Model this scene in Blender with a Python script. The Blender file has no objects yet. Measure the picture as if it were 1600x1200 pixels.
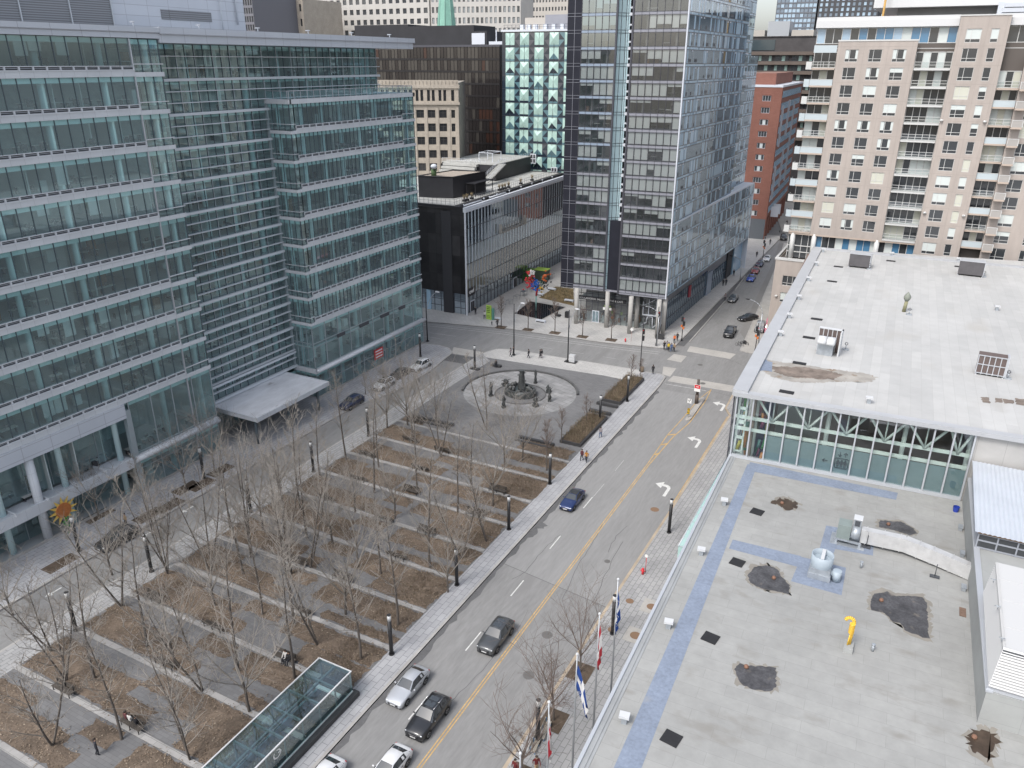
import bpy, bmesh, math, random
from mathutils import Vector, Matrix
R = math.radians
rnd = random.Random(7)
SC = bpy.context.scene
COL = SC.collection

# ------------------------------------------------------------------ camera
CAM_H = 52.0
FPX, PITCH, ROLL, YAW = 1212.0, R(22.55), R(0.12), R(27.6)
def _axes():
    cp, sp = math.cos(PITCH), math.sin(PITCH)
    Rm = Matrix(((math.cos(ROLL), -math.sin(ROLL), 0), (math.sin(ROLL), math.cos(ROLL), 0), (0, 0, 1)))
    up, fw, r = Rm @ Vector((0, -cp, -sp)), Rm @ Vector((0, -sp, cp)), Rm @ Vector((1, 0, 0))
    return (math.cos(YAW)*r - math.sin(YAW)*fw, math.cos(YAW)*fw + math.sin(YAW)*r, up)
_ax = _axes()
MW = Matrix((_ax[0], _ax[1], _ax[2]))          # camera frame (x right, y down, z forward) -> world
cam_d = bpy.data.cameras.new('camera'); cam = bpy.data.objects.new('camera', cam_d); COL.objects.link(cam)
cam_d.sensor_width = 36.0; cam_d.lens = 36.0*FPX/1600.0
cam_d.clip_start = 0.5; cam_d.clip_end = 6000
rot = Matrix((MW @ Vector((1, 0, 0)), MW @ Vector((0, -1, 0)), MW @ Vector((0, 0, -1)))).transposed()
cam.matrix_world = Matrix.Translation((0, 0, CAM_H)) @ rot.to_4x4()
SC.camera = cam
def ray(px, py): return MW @ Vector(((px-800)/FPX, (py-600)/FPX, 1.0))
def G(px, py, z=0.0):
    """Where the line of sight through a spot of the photograph meets level z."""
    d = ray(px, py); t = (z-CAM_H)/d.z
    return Vector((d.x*t, d.y*t, z))
def GX(px, py, x):
    d = ray(px, py); t = x/d.x; return Vector((x, d.y*t, CAM_H+d.z*t))
def GY(px, py, y):
    d = ray(px, py); t = y/d.y; return Vector((d.x*t, y, CAM_H+d.z*t))

# ------------------------------------------------------------------ light
W = bpy.data.worlds.new('World'); SC.world = W; W.use_nodes = True
nt = W.node_tree; bg = nt.nodes['Background']
sky = nt.nodes.new('ShaderNodeTexSky'); sky.sky_type = 'NISHITA'; sky.sun_disc = False
SUN_EL, SUN_AZ = R(52), R(196)          # azimuth measured clockwise from +Y
sky.sun_elevation = SUN_EL; sky.sun_rotation = SUN_AZ
sky.altitude = 50; sky.air_density = 1.0; sky.dust_density = 3.0; sky.ozone_density = 1.0
hs = nt.nodes.new('ShaderNodeHueSaturation'); hs.inputs['Saturation'].default_value = 0.48     # thin white overcast
nt.links.new(sky.outputs[0], hs.inputs['Color']); nt.links.new(hs.outputs[0], bg.inputs[0]); bg.inputs[1].default_value = 0.15
sd = bpy.data.lights.new('sun', 'SUN'); sd.energy = 1.2; sd.angle = R(17); sd.color = (1.0, 0.975, 0.94)
sun = bpy.data.objects.new('sun', sd); COL.objects.link(sun)
sv = Vector((math.sin(SUN_AZ)*math.cos(SUN_EL), math.cos(SUN_AZ)*math.cos(SUN_EL), math.sin(SUN_EL)))
sun.rotation_euler = (-sv).to_track_quat('-Z', 'Y').to_euler()
SC.view_settings.view_transform = 'Standard'; SC.view_settings.look = 'None'
SC.view_settings.exposure = 0.78; SC.view_settings.gamma = 1.0
SC.cycles.max_bounces = 8; SC.cycles.transparent_max_bounces = 12; SC.cycles.glossy_bounces = 4; SC.cycles.diffuse_bounces = 3
SC.cycles.caustics_reflective = False; SC.cycles.caustics_refractive = False

# ------------------------------------------------------------------ materials
MATS = {}
def _out(m):
    n = m.node_tree; return n, n.nodes['Principled BSDF']
def mat(name, col, rough=0.7, metal=0.0, spec=0.4, noise=None, fine=None, bump=None, coat=0.0, scale_xyz=None, stain=None):
    """Plain surface with optional blotchy variation: noise=(scale, amount), fine=(scale, amount), stain=(scale, colour, threshold)."""
    if name in MATS: return MATS[name]
    m = bpy.data.materials.new(name); m.use_nodes = True; n, b = _out(m)
    b.inputs['Base Color'].default_value = (*col, 1); b.inputs['Roughness'].default_value = rough
    b.inputs['Metallic'].default_value = metal; b.inputs['Specular IOR Level'].default_value = spec
    if coat: b.inputs['Coat Weight'].default_value = coat; b.inputs['Coat Roughness'].default_value = 0.05
    L = n.links; cur = None
    tc = n.nodes.new('ShaderNodeTexCoord'); mp = n.nodes.new('ShaderNodeMapping'); L.new(tc.outputs['Object'], mp.inputs[0])
    if scale_xyz: mp.inputs['Scale'].default_value = scale_xyz
    def vary(cur, sc, amt, det):
        t = n.nodes.new('ShaderNodeTexNoise'); t.inputs['Scale'].default_value = sc; t.inputs['Detail'].default_value = det
        t.inputs['Roughness'].default_value = 0.65
        L.new(mp.outputs[0], t.inputs['Vector'])
        r = n.nodes.new('ShaderNodeMapRange'); r.inputs[1].default_value = 0.3; r.inputs[2].default_value = 0.7
        r.inputs[3].default_value = 1-amt; r.inputs[4].default_value = 1+amt; L.new(t.outputs[0], r.inputs[0])
        v = n.nodes.new('ShaderNodeMix'); v.data_type = 'RGBA'; v.blend_type = 'MULTIPLY'; v.inputs[0].default_value = 1
        if cur is None: v.inputs[6].default_value = (*col, 1)
        else: L.new(cur, v.inputs[6])
        L.new(r.outputs[0], v.inputs[7]); return v.outputs[2], t
    if noise: cur, _ = vary(cur, noise[0], noise[1], 5)
    if fine: cur, _ = vary(cur, fine[0], fine[1], 3)
    if stain:
        t = n.nodes.new('ShaderNodeTexNoise'); t.inputs['Scale'].default_value = stain[0]; t.inputs['Detail'].default_value = 6
        L.new(mp.outputs[0], t.inputs['Vector'])
        r = n.nodes.new('ShaderNodeMapRange'); r.inputs[1].default_value = stain[2]; r.inputs[2].default_value = stain[2]+0.12
        L.new(t.outputs[0], r.inputs[0])
        v = n.nodes.new('ShaderNodeMix'); v.data_type = 'RGBA'; L.new(r.outputs[0], v.inputs[0])
        if cur is None: v.inputs[6].default_value = (*col, 1)
        else: L.new(cur, v.inputs[6])
        v.inputs[7].default_value = (*stain[1], 1); cur = v.outputs[2]
    if cur is not None: L.new(cur, b.inputs['Base Color'])
    if bump:
        t = n.nodes.new('ShaderNodeTexNoise'); t.inputs['Scale'].default_value = bump[0]; t.inputs['Detail'].default_value = 4
        L.new(mp.outputs[0], t.inputs['Vector'])
        bp = n.nodes.new('ShaderNodeBump'); bp.inputs['Strength'].default_value = bump[1]; bp.inputs['Distance'].default_value = 0.05
        L.new(t.outputs[0], bp.inputs['Height']); L.new(bp.outputs[0], b.inputs['Normal'])
    MATS[name] = m; return m

def brick_mat(name, c1, c2, mortar, bw, bh, msize=0.02, rough=0.8, rotz=0.0, noise=(0.15, 0.12), vertical=False, stain=None, offset=0.5, fine=None, spec=0.3, jitter=1.0):
    """Courses of stones, panels or roofing sheets with joints."""
    if name in MATS: return MATS[name]
    m = bpy.data.materials.new(name); m.use_nodes = True; n, b = _out(m); L = n.links
    b.inputs['Roughness'].default_value = rough; b.inputs['Specular IOR Level'].default_value = spec
    tc = n.nodes.new('ShaderNodeTexCoord'); mp = n.nodes.new('ShaderNodeMapping')
    mp.inputs['Rotation'].default_value = (0, 0, rotz)
    src = tc.outputs['Object']
    if vertical:
        sp = n.nodes.new('ShaderNodeSeparateXYZ'); L.new(src, sp.inputs[0])
        ad = n.nodes.new('ShaderNodeMath'); ad.operation = 'ADD'; L.new(sp.outputs[0], ad.inputs[0]); L.new(sp.outputs[1], ad.inputs[1])
        cb = n.nodes.new('ShaderNodeCombineXYZ'); L.new(ad.outputs[0], cb.inputs[0]); L.new(sp.outputs[2], cb.inputs[1]); src = cb.outputs[0]
    L.new(src, mp.inputs[0])
    br = n.nodes.new('ShaderNodeTexBrick'); br.offset = offset
    br.inputs['Color1'].default_value = (*c1, 1); br.inputs['Color2'].default_value = (*c2, 1); br.inputs['Mortar'].default_value = (*mortar, 1)
    br.inputs['Scale'].default_value = 1; br.inputs['Mortar Size'].default_value = msize; br.inputs['Mortar Smooth'].default_value = 0.2
    br.inputs['Brick Width'].default_value = bw; br.inputs['Row Height'].default_value = bh; br.inputs['Bias'].default_value = 0
    L.new(mp.outputs[0], br.inputs['Vector']); cur = br.outputs[0]
    for pr in (noise, fine):
        if not pr: continue
        t = n.nodes.new('ShaderNodeTexNoise'); t.inputs['Scale'].default_value = pr[0]; t.inputs['Detail'].default_value = 6; t.inputs['Roughness'].default_value = 0.65
        L.new(tc.outputs['Object'], t.inputs['Vector'])
        r = n.nodes.new('ShaderNodeMapRange'); r.inputs[1].default_value = 0.3; r.inputs[2].default_value = 0.7
        r.inputs[3].default_value = 1-pr[1]; r.inputs[4].default_value = 1+pr[1]; L.new(t.outputs[0], r.inputs[0])
        v = n.nodes.new('ShaderNodeMix'); v.data_type = 'RGBA'; v.blend_type = 'MULTIPLY'; v.inputs[0].default_value = 1
        L.new(cur, v.inputs[6]); L.new(r.outputs[0], v.inputs[7]); cur = v.outputs[2]
    if stain:
        t = n.nodes.new('ShaderNodeTexNoise'); t.inputs['Scale'].default_value = stain[0]; t.inputs['Detail'].default_value = 7
        mp2 = n.nodes.new('ShaderNodeMapping'); L.new(tc.outputs['Object'], mp2.inputs[0]); mp2.inputs['Scale'].default_value = stain[3] if len(stain) > 3 else (1, 1, 1)
        L.new(mp2.outputs[0], t.inputs['Vector'])
        r = n.nodes.new('ShaderNodeMapRange'); r.inputs[1].default_value = stain[2]; r.inputs[2].default_value = stain[2]+0.16; r.inputs[4].default_value = 0.75
        L.new(t.outputs[0], r.inputs[0])
        v = n.nodes.new('ShaderNodeMix'); v.data_type = 'RGBA'; L.new(r.outputs[0], v.inputs[0]); L.new(cur, v.inputs[6])
        v.inputs[7].default_value = (*stain[1], 1); cur = v.outputs[2]
    L.new(cur, b.inputs['Base Color'])
    MATS[name] = m; return m

def glass(name, tint, refl=0.35, rough=0.02, gcol=(0.9, 0.95, 1.0), veil=0.0, vcol=(.6, .72, .75)):
    """Window glass: see-through with a tint, mirroring more at a slant."""
    if name in MATS: return MATS[name]
    m = bpy.data.materials.new(name); m.use_nodes = True; n = m.node_tree; L = n.links
    n.nodes.remove(n.nodes['Principled BSDF']); out = n.nodes['Material Output']
    tr = n.nodes.new('ShaderNodeBsdfTransparent'); tr.inputs[0].default_value = (*tint, 1)
    gl = n.nodes.new('ShaderNodeBsdfGlossy'); gl.inputs['Roughness'].default_value = rough; gl.inputs[0].default_value = (*gcol, 1)
    lw = n.nodes.new('ShaderNodeLayerWeight'); lw.inputs[0].default_value = refl
    mr = n.nodes.new('ShaderNodeMapRange'); mr.inputs[3].default_value = 0.10+0.25*refl; mr.inputs[4].default_value = 0.9
    L.new(lw.outputs['Fresnel'], mr.inputs[0])
    mx = n.nodes.new('ShaderNodeMixShader'); L.new(mr.outputs[0], mx.inputs[0]); L.new(tr.outputs[0], mx.inputs[1]); L.new(gl.outputs[0], mx.inputs[2])
    last = mx.outputs[0]
    if veil:       # diffuse film painting reflected haze into the pane, lifts the darks
        df = n.nodes.new('ShaderNodeBsdfDiffuse'); df.inputs[0].default_value = (*vcol, 1); m2 = n.nodes.new('ShaderNodeMixShader'); m2.inputs[0].default_value = veil
        L.new(last, m2.inputs[1]); L.new(df.outputs[0], m2.inputs[2]); last = m2.outputs[0]
    L.new(last, out.inputs[0]); MATS[name] = m; return m

def dark_glass(name, col, rough=0.05, spec=0.6, coat=0.6, noise=None):
    return mat(name, col, rough=rough, spec=spec, coat=coat, noise=noise)

# ------------------------------------------------------------------ mesh helpers
OFF = {}
class MB:
    """Collects faces; build() links them as one mesh object."""
    def __init__(self): self.v = []; self.f = []; self.m = []; self.sm = set()
    def quad(self, a, b, c, d, mi=0): self.poly((a, b, c, d), mi)
    def poly(self, pts, mi=0):
        i = len(self.v); self.v += [tuple(p) for p in pts]; self.f.append(tuple(range(i, i+len(pts)))); self.m.append(mi)
    def box(self, x0, y0, z0, x1, y1, z1, mi=0):
        if x0 > x1: x0, x1 = x1, x0
        if y0 > y1: y0, y1 = y1, y0
        if z0 > z1: z0, z1 = z1, z0
        i = len(self.v)
        self.v += [(x0, y0, z0), (x1, y0, z0), (x1, y1, z0), (x0, y1, z0), (x0, y0, z1), (x1, y0, z1), (x1, y1, z1), (x0, y1, z1)]
        for q in ((0, 3, 2, 1), (4, 5, 6, 7), (0, 1, 5, 4), (1, 2, 6, 5), (2, 3, 7, 6), (3, 0, 4, 7)):
            self.f.append(tuple(i+k for k in q)); self.m.append(mi)
    def fbox(self, F, u0, d0, z0, u1, d1, z1, mi=0):
        """Box in a facade frame F=(origin, u dir, outward dir)."""
        o, u, nrm = F; i = len(self.v)
        for z in (z0, z1):
            for (a, b) in ((u0, d0), (u1, d0), (u1, d1), (u0, d1)):
                p = o + u*a + nrm*b; self.v.append((p.x, p.y, z))
        qs = ((0, 3, 2, 1), (4, 5, 6, 7), (0, 1, 5, 4), (1, 2, 6, 5), (2, 3, 7, 6), (3, 0, 4, 7))
        for q in qs: self.f.append(tuple(i+k for k in q)); self.m.append(mi)
    def fquad(self, F, u0, z0, u1, z1, d=0.0, mi=0):
        o, u, nrm = F
        a, b = o+u*u0+nrm*d, o+u*u1+nrm*d
        self.quad((a.x, a.y, z0), (b.x, b.y, z0), (b.x, b.y, z1), (a.x, a.y, z1), mi)
    def prism(self, pts, z0, z1, mi=0, top_mi=None):
        n = len(pts); area = sum(pts[k][0]*pts[(k+1) % n][1]-pts[(k+1) % n][0]*pts[k][1] for k in range(n))
        if area < 0: pts = list(reversed(pts))
        self.poly([(p[0], p[1], z1) for p in pts], mi if top_mi is None else top_mi)
        self.poly([(p[0], p[1], z0) for p in reversed(pts)], mi)
        for k in range(n):
            a, b = pts[k], pts[(k+1) % n]
            self.quad((a[0], a[1], z0), (b[0], b[1], z0), (b[0], b[1], z1), (a[0], a[1], z1), mi)
    def sheet(self, pts, z, mi=0):
        n = len(pts); area = sum(pts[k][0]*pts[(k+1) % n][1]-pts[(k+1) % n][0]*pts[k][1] for k in range(n))
        if area < 0: pts = list(reversed(pts))
        self.poly([(p[0], p[1], z) for p in pts], mi)
    def tube(self, p0, p1, r0, r1=None, n=8, mi=0, cap=True, smooth=True):
        r1 = r0 if r1 is None else r1
        p0, p1 = Vector(p0), Vector(p1); d = (p1-p0)
        if d.length < 1e-6: return
        d.normalize(); a = d.orthogonal().normalized(); b = d.cross(a); i = len(self.v)
        for (p, r) in ((p0, r0), (p1, r1)):
            for k in range(n):
                t = 2*math.pi*k/n; self.v.append(tuple(p + a*(r*math.cos(t)) + b*(r*math.sin(t))))
        for k in range(n):
            if smooth: self.sm.add(len(self.f))
            self.f.append((i+k, i+(k+1) % n, i+n+(k+1) % n, i+n+k)); self.m.append(mi)
        if cap:
            self.f.append(tuple(i+k for k in reversed(range(n)))); self.m.append(mi)
            self.f.append(tuple(i+n+k for k in range(n))); self.m.append(mi)
    def path(self, pts, r, n=8, mi=0):
        rr = r if isinstance(r, (list, tuple)) else [r]*len(pts)
        for k in range(len(pts)-1): self.tube(pts[k], pts[k+1], rr[k], rr[k+1], n, mi)
    def ring(self, cx, cy, r0, r1, z0, z1, n=64, a0=0.0, a1=2*math.pi, mi=0):
        for k in range(n):
            t, s = a0+(a1-a0)*k/n, a0+(a1-a0)*(k+1)/n
            P = [(cx+r*math.cos(x), cy+r*math.sin(x)) for (r, x) in ((r0, t), (r1, t), (r1, s), (r0, s))]
            self.quad(*[(p[0], p[1], z1) for p in P], mi)
            if z1 > z0+1e-4:
                for (p, q) in ((P[1], P[2]), (P[3], P[0])): self.quad((p[0], p[1], z0), (q[0], q[1], z0), (q[0], q[1], z1), (p[0], p[1], z1), mi)
    def ball(self, c, rx, ry=None, rz=None, n=8, m=6, mi=0):
        ry = ry or rx; rz = rz or rx; i = len(self.v)
        for j in range(m+1):
            ph = math.pi*j/m
            for k in range(n):
                t = 2*math.pi*k/n
                self.v.append((c[0]+rx*math.sin(ph)*math.cos(t), c[1]+ry*math.sin(ph)*math.sin(t), c[2]+rz*math.cos(ph)))
        for j in range(m):
            for k in range(n):
                self.sm.add(len(self.f)); self.f.append((i+j*n+k, i+(j+1)*n+k, i+(j+1)*n+(k+1) % n, i+j*n+(k+1) % n)); self.m.append(mi)
    def loft(self, rings, mi=0, cap=True, closed=True, smooth=True):
        i = len(self.v); n = len(rings[0])
        for r in rings: self.v += [tuple(p) for p in r]
        for j in range(len(rings)-1):
            for k in range(n if closed else n-1):
                if smooth: self.sm.add(len(self.f))
                self.f.append((i+j*n+k, i+j*n+(k+1) % n, i+(j+1)*n+(k+1) % n, i+(j+1)*n+k)); self.m.append(mi)
        if cap:
            self.f.append(tuple(i+k for k in reversed(range(n)))); self.m.append(mi)
            self.f.append(tuple(i+(len(rings)-1)*n+k for k in range(n))); self.m.append(mi)
    def mesh(self, name, mats, off=None):
        me = bpy.data.meshes.new(name)
        v = self.v if off is None else [(a-off[0], b-off[1], c-off[2]) for (a, b, c) in self.v]
        me.from_pydata(v, [], self.f)
        for mm in (mats if isinstance(mats, (list, tuple)) else [mats]): me.materials.append(mm)
        me.polygons.foreach_set('material_index', self.m)
        if self.sm: me.polygons.foreach_set('use_smooth', [k in self.sm for k in range(len(self.f))])
        me.update(); return me
    def build(self, name, mats, parent=None, world=True, **kw):
        off = OFF.get(parent.name) if (parent is not None and world) else None
        o = bpy.data.objects.new(name, self.mesh(name, mats, off)); COL.objects.link(o)
        if parent is not None:
            o.parent = parent
            if parent.name in OFF: OFF[o.name] = OFF[parent.name]
        for k, v in kw.items(): o[k] = v
        return o
def thing(name, label, cat, loc=(0, 0, 0), rz=0.0, group=None):
    o = bpy.data.objects.new(name, None); COL.objects.link(o); o.location = loc; o.rotation_euler = (0, 0, rz)
    o.empty_display_size = 0.5
    o['label'] = label; o['category'] = cat
    if group: o['group'] = group
    OFF[o.name] = tuple(loc); return o
def tag(o, label, cat, group=None):
    o['label'] = label; o['category'] = cat
    if group: o['group'] = group
    return o
def struct(name, mb, mats): return mb.build(name, mats, kind='structure')
def dup(root, loc=None, rz=None, label=None, group=None, scale=None, swap=None):
    """A copy of a thing with copies of its parts and sub-parts; swap={old material: new}."""
    r = root.copy(); COL.objects.link(r)
    if loc is not None: r.location = loc
    if rz is not None: r.rotation_euler = (0, 0, rz)
    if scale is not None: r.scale = scale if isinstance(scale, (tuple, list)) else (scale,)*3
    if label: r['label'] = label
    if group: r['group'] = group
    def rec(src, dst):
        for ch in list(src.children):
            c = ch.copy(); COL.objects.link(c); c.parent = dst
            if swap and c.type == 'MESH':
                for sl in c.material_slots:
                    nm = sl.material.name if sl.material else ''
                    if nm in swap: sl.link = 'OBJECT'; sl.material = MATS[swap[nm]]
            rec(ch, c)
    rec(root, r); return r
def text_mesh(s, size, depth=0.03, align='CENTER'):
    cu = bpy.data.curves.new('lettering', 'FONT'); cu.body = s; cu.size = size; cu.extrude = depth; cu.align_x = align
    o = bpy.data.objects.new('lettering', cu); COL.objects.link(o)
    bpy.context.view_layer.update()
    me = bpy.data.meshes.new_from_object(o.evaluated_get(bpy.context.evaluated_depsgraph_get()))
    bpy.data.objects.remove(o); return me
def lettering(name, s, size, parent, m, loc, rz, rx=R(90), depth=0.03):
    """Raised letters standing on a face; loc is in world coordinates."""
    me = text_mesh(s, size, depth); me.materials.clear(); me.materials.append(m)
    o = bpy.data.objects.new(name, me); COL.objects.link(o); o.parent = parent
    off = OFF.get(parent.name, (0, 0, 0)); o.location = Vector(loc)-Vector(off); o.rotation_euler = (rx, 0, rz); return o

def grid_wall(mb, F, u0, u1, z0, z1, uw, zw, d0, d1, mi=0):
    """Wall from u0..u1, z0..z1 with openings at every pair of intervals uw x zw, built of spandrels and piers."""
    zz = z0
    for (a, b) in zw:
        if a > zz: mb.fbox(F, u0, d0, zz, u1, d1, a, mi)
        uu = u0
        for (c, d) in uw:
            if c > uu: mb.fbox(F, uu, d0, a, c, d1, b, mi)
            uu = d
        if uu < u1: mb.fbox(F, uu, d0, a, u1, d1, b, mi)
        zz = b
    if zz < z1: mb.fbox(F, u0, d0, zz, u1, d1, z1, mi)
def place_parts(meshes, spots, parent, name, ang, limit=100, pick=None):
    """One object per window at each world spot (shared meshes); past `limit` the rest become one part of kind stuff."""
    off = Vector(OFF[parent.name])
    rest = MB(); mats = None
    for k, p in enumerate(spots):
        me = meshes[pick(k) if pick else rnd.randrange(len(meshes))]
        if k < limit:
            o = bpy.data.objects.new(name, me); COL.objects.link(o); o.parent = parent
            o.location = Vector(p)-off; o.rotation_euler = (0, 0, ang)
        else:
            ca, sa = math.cos(ang), math.sin(ang); i = len(rest.v); mats = list(me.materials)
            rest.v += [(p[0]+ca*v.co.x-sa*v.co.y, p[1]+sa*v.co.x+ca*v.co.y, p[2]+v.co.z) for v in me.vertices]
            for q in me.polygons:
                rest.f.append(tuple(i+x for x in q.vertices)); rest.m.append(q.material_index)
    if rest.f: rest.build(name+'_row', mats, parent, kind='stuff')
def window_mesh(name, w, h, mats, fw=0.07, mull=(), trans=(), blind=None, depth=0.06):
    """Window in local axes: x along the wall, -y outward, z up; origin bottom left. mats = frame, glass, blind."""
    b = MB()
    b.box(0, -depth, 0, w, 0, fw); b.box(0, -depth, h-fw, w, 0, h); b.box(0, -depth, fw, fw, 0, h-fw); b.box(w-fw, -depth, fw, w, 0, h-fw)
    for x in mull: b.box(x-fw/2, -depth, fw, x+fw/2, 0, h-fw)
    for (z, x0, x1) in trans: b.box(x0, -depth*0.9, z-fw/2, x1, 0, z+fw/2)
    b.quad((fw, -0.01, fw), (w-fw, -0.01, fw), (w-fw, -0.01, h-fw), (fw, -0.01, h-fw), 1)
    if blind:
        for (x0, x1, z0, z1) in blind: b.quad((x0, -0.016, z0), (x1, -0.016, z0), (x1, -0.016, z1), (x0, -0.016, z1), 2)
    return b.mesh(name, mats)
# ------------------------------------------------------------------ ground, roads, pavements
M = {}
M['asphalt'] = mat('asphalt', (0.232, 0.231, 0.228), 0.9, noise=(0.55, 0.09), fine=(3.5, 0.10), scale_xyz=(1, .16, 1), bump=(6, 0.25), stain=(0.35, (0.21, 0.208, 0.205), 0.60))
M['asphalt_dark'] = mat('asphalt_dark', (0.12, 0.12, 0.122), 0.9, noise=(0.2, 0.15), fine=(2.5, 0.12))
M['ground'] = mat('ground_base', (0.21, 0.205, 0.2), 0.95, noise=(0.03, 0.2))
M['concrete'] = mat('concrete_pale', (0.40, 0.385, 0.36), 0.85, noise=(0.3, 0.12), fine=(3, 0.08))
M['kerb'] = mat('kerb_stone', (0.36, 0.35, 0.335), 0.85, noise=(0.5, 0.15))
M['kerb_tan'] = mat('kerb_tan', (0.40, 0.33, 0.25), 0.85, noise=(0.5, 0.2))
M['slab'] = brick_mat('paving_slabs', (0.335, 0.338, 0.35), (0.385, 0.388, 0.40), (0.17, 0.17, 0.175), 1.15, 0.62, 0.022, rotz=R(90), noise=(0.25, 0.12))
M['slab_light'] = brick_mat('paving_slabs_light', (0.31, 0.31, 0.312), (0.36, 0.36, 0.358), (0.2, 0.2, 0.2), 0.95, 0.5, 0.03, rotz=R(92), noise=(0.2, 0.12))
M['slab_white'] = brick_mat('paving_slabs_white', (0.43, 0.422, 0.41), (0.48, 0.472, 0.455), (0.30, 0.295, 0.285), 1.2, 0.6, 0.03, rotz=R(3), noise=(0.2, 0.10))
M['plaza'] = brick_mat('plaza_pavers', (0.15, 0.15, 0.153), (0.178, 0.178, 0.18), (0.11, 0.11, 0.11), 0.8, 0.35, 0.012, noise=(0.12, 0.13), stain=(0.3, (0.12, 0.12, 0.12), 0.62))
M['strip'] = brick_mat('stone_strip', (0.29, 0.285, 0.275), (0.35, 0.34, 0.33), (0.2, 0.2, 0.19), 1.5, 0.8, 0.02, noise=(0.5, 0.15))
M['granite'] = brick_mat('basin_slabs', (0.22, 0.22, 0.222), (0.29, 0.29, 0.29), (0.14, 0.14, 0.14), 2.2, 1.1, 0.03, rotz=R(18), noise=(0.35, 0.22), stain=(0.5, (0.37, 0.367, 0.36), 0.6))
M['soil'] = mat('leaf_litter_soil', (0.14, 0.108, 0.082), 1.0, noise=(0.45, 0.3), fine=(6, 0.3), bump=(9, 0.6))
M['paint_w'] = mat('road_paint_white', (0.62, 0.62, 0.60), 0.7, fine=(4, 0.18))
M['paint_worn'] = mat('road_paint_worn', (0.40, 0.40, 0.39), 0.75, fine=(4, 0.3))
M['paint_y'] = mat('road_paint_yellow', (0.50, 0.33, 0.13), 0.7, noise=(0.8, 0.25), fine=(5, 0.2))
M['iron'] = mat('cast_iron', (0.165, 0.16, 0.153), 0.7, metal=0.3)
M['rust'] = mat('rusty_cover', (0.22, 0.14, 0.09), 0.8)

g = MB(); g.sheet([(-2500, -400), (2500, -400), (2500, 4000), (-2500, 4000)], -0.012); struct('ground', g, M['ground'])
KR = [(-21.3, -20), (-21.3, 40), (-21.2, 64), (-21.0, 82.5), (-21.06, 115.5)]     # right kerb of the main road
g = MB(); g.sheet([(-34.8, -20)] + KR + [(-22.3, 118), (-23.5, 146), (-29, 158), (-35, 230), (-39, 262), (-52, 330), (-100, 520), (-112, 520), (-62, 330), (-47, 262), (-38.2, 200), (-36.9, 144), (-39, 141), (-52, 138.4), (-73, 137.2), (-94, 132.4), (-200, 124), (-200, 112), (-96, 118), (-80, 121.5), (-77.4, 121), (-75.6, 119.2), (-74.2, 109.6), (-74.2, 99), (-76.4, 90), (-76.5, 40), (-76.5, -20), (-69.9, -20), (-69.9, 121.7), (-68.6, 125.2), (-65.8, 126), (-39.6, 127.3), (-36.2, 127.6), (-35.1, 126.4), (-34.8, 122)], 0.0)
struct('road', g, M['asphalt'])
M['asphalt_new'] = mat('asphalt_new', (0.255, 0.254, 0.251), 0.9, noise=(0.45, 0.08), fine=(3.5, 0.08), scale_xyz=(1, .12, 1))
g = MB(); g.sheet([(-34.79, 64.1), (-21.2, 62.2), (-21.0, 82.5), (-21.06, 115.5), (-22.3, 121), (-34.79, 121)], 0.002); struct('road', g, M['asphalt_new'])

def pave(name, pts, m, kerb=None, z=0.14, km=None):
    b = MB(); b.prism(pts, -0.01, z); o = struct(name, b, m)
    if kerb:
        k = MB()
        for (a, c) in zip(kerb[:-1], kerb[1:]):
            a, c = Vector((*a, 0)), Vector((*c, 0)); d = (c-a).normalized(); nn = Vector((d.y, -d.x, 0))
            w = 0.3
            P = [a, c, c+nn*w, a+nn*w]
            k.prism([(p.x, p.y) for p in P], -0.008, z+0.006)
        k.build('kerb', km or M['kerb'], kind='structure')
    return o
# walk between park and main road
pave('sidewalk', [(-37.45, -20), (-34.8, -20), (-34.8, 122), (-35.1, 126.4), (-36.2, 127.6), (-39.6, 127.3), (-41, 121.9), (-38.2, 121.4), (-38.2, 118), (-37.45, 92)], M['slab'], [(-34.8, -20), (-34.8, 122), (-35.1, 126.4), (-36.2, 127.6), (-39.6, 127.3)][::-1])
# walk along the avenue, north edge of the park
pave('sidewalk', [(-69.9, 121.7), (-68.4, 120.1), (-45, 121.9), (-41, 121.9), (-39.6, 127.3), (-65.8, 126), (-68.6, 125.2)], M['slab_white'], [(-39.6, 127.3), (-65.8, 126), (-68.6, 125.2), (-69.9, 121.7)])
# walk on the west edge of the park
pave('sidewalk', [(-69.9, -20), (-66.75, -20), (-66.75, 118.8), (-68.4, 120.1), (-69.9, 121.7)], M['slab_light'], [(-69.9, 121.7), (-69.9, -20)])
# in front of the glass offices
pave('sidewalk', [(-76.5, -20), (-76.5, 40), (-76.4, 90), (-74.2, 99), (-74.2, 109.6), (-75.6, 119.2), (-77.4, 121), (-80, 121.5), (-96, 118), (-130, 115), (-130, -20)], M['slab'], [(-76.5, -20), (-76.5, 40), (-76.4, 90), (-74.2, 99), (-74.2, 109.6), (-75.6, 119.2), (-77.4, 121), (-80, 121.5), (-96, 118)])
# right pavement beside the flat roof
pave('sidewalk', [(-4, -20)] + KR + [(-22.3, 118), (-23.5, 146), (-17, 146)], M['slab_light'], (KR+[(-22.3, 118), (-23.5, 146)])[::-1], km=M['kerb_tan'])
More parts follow.
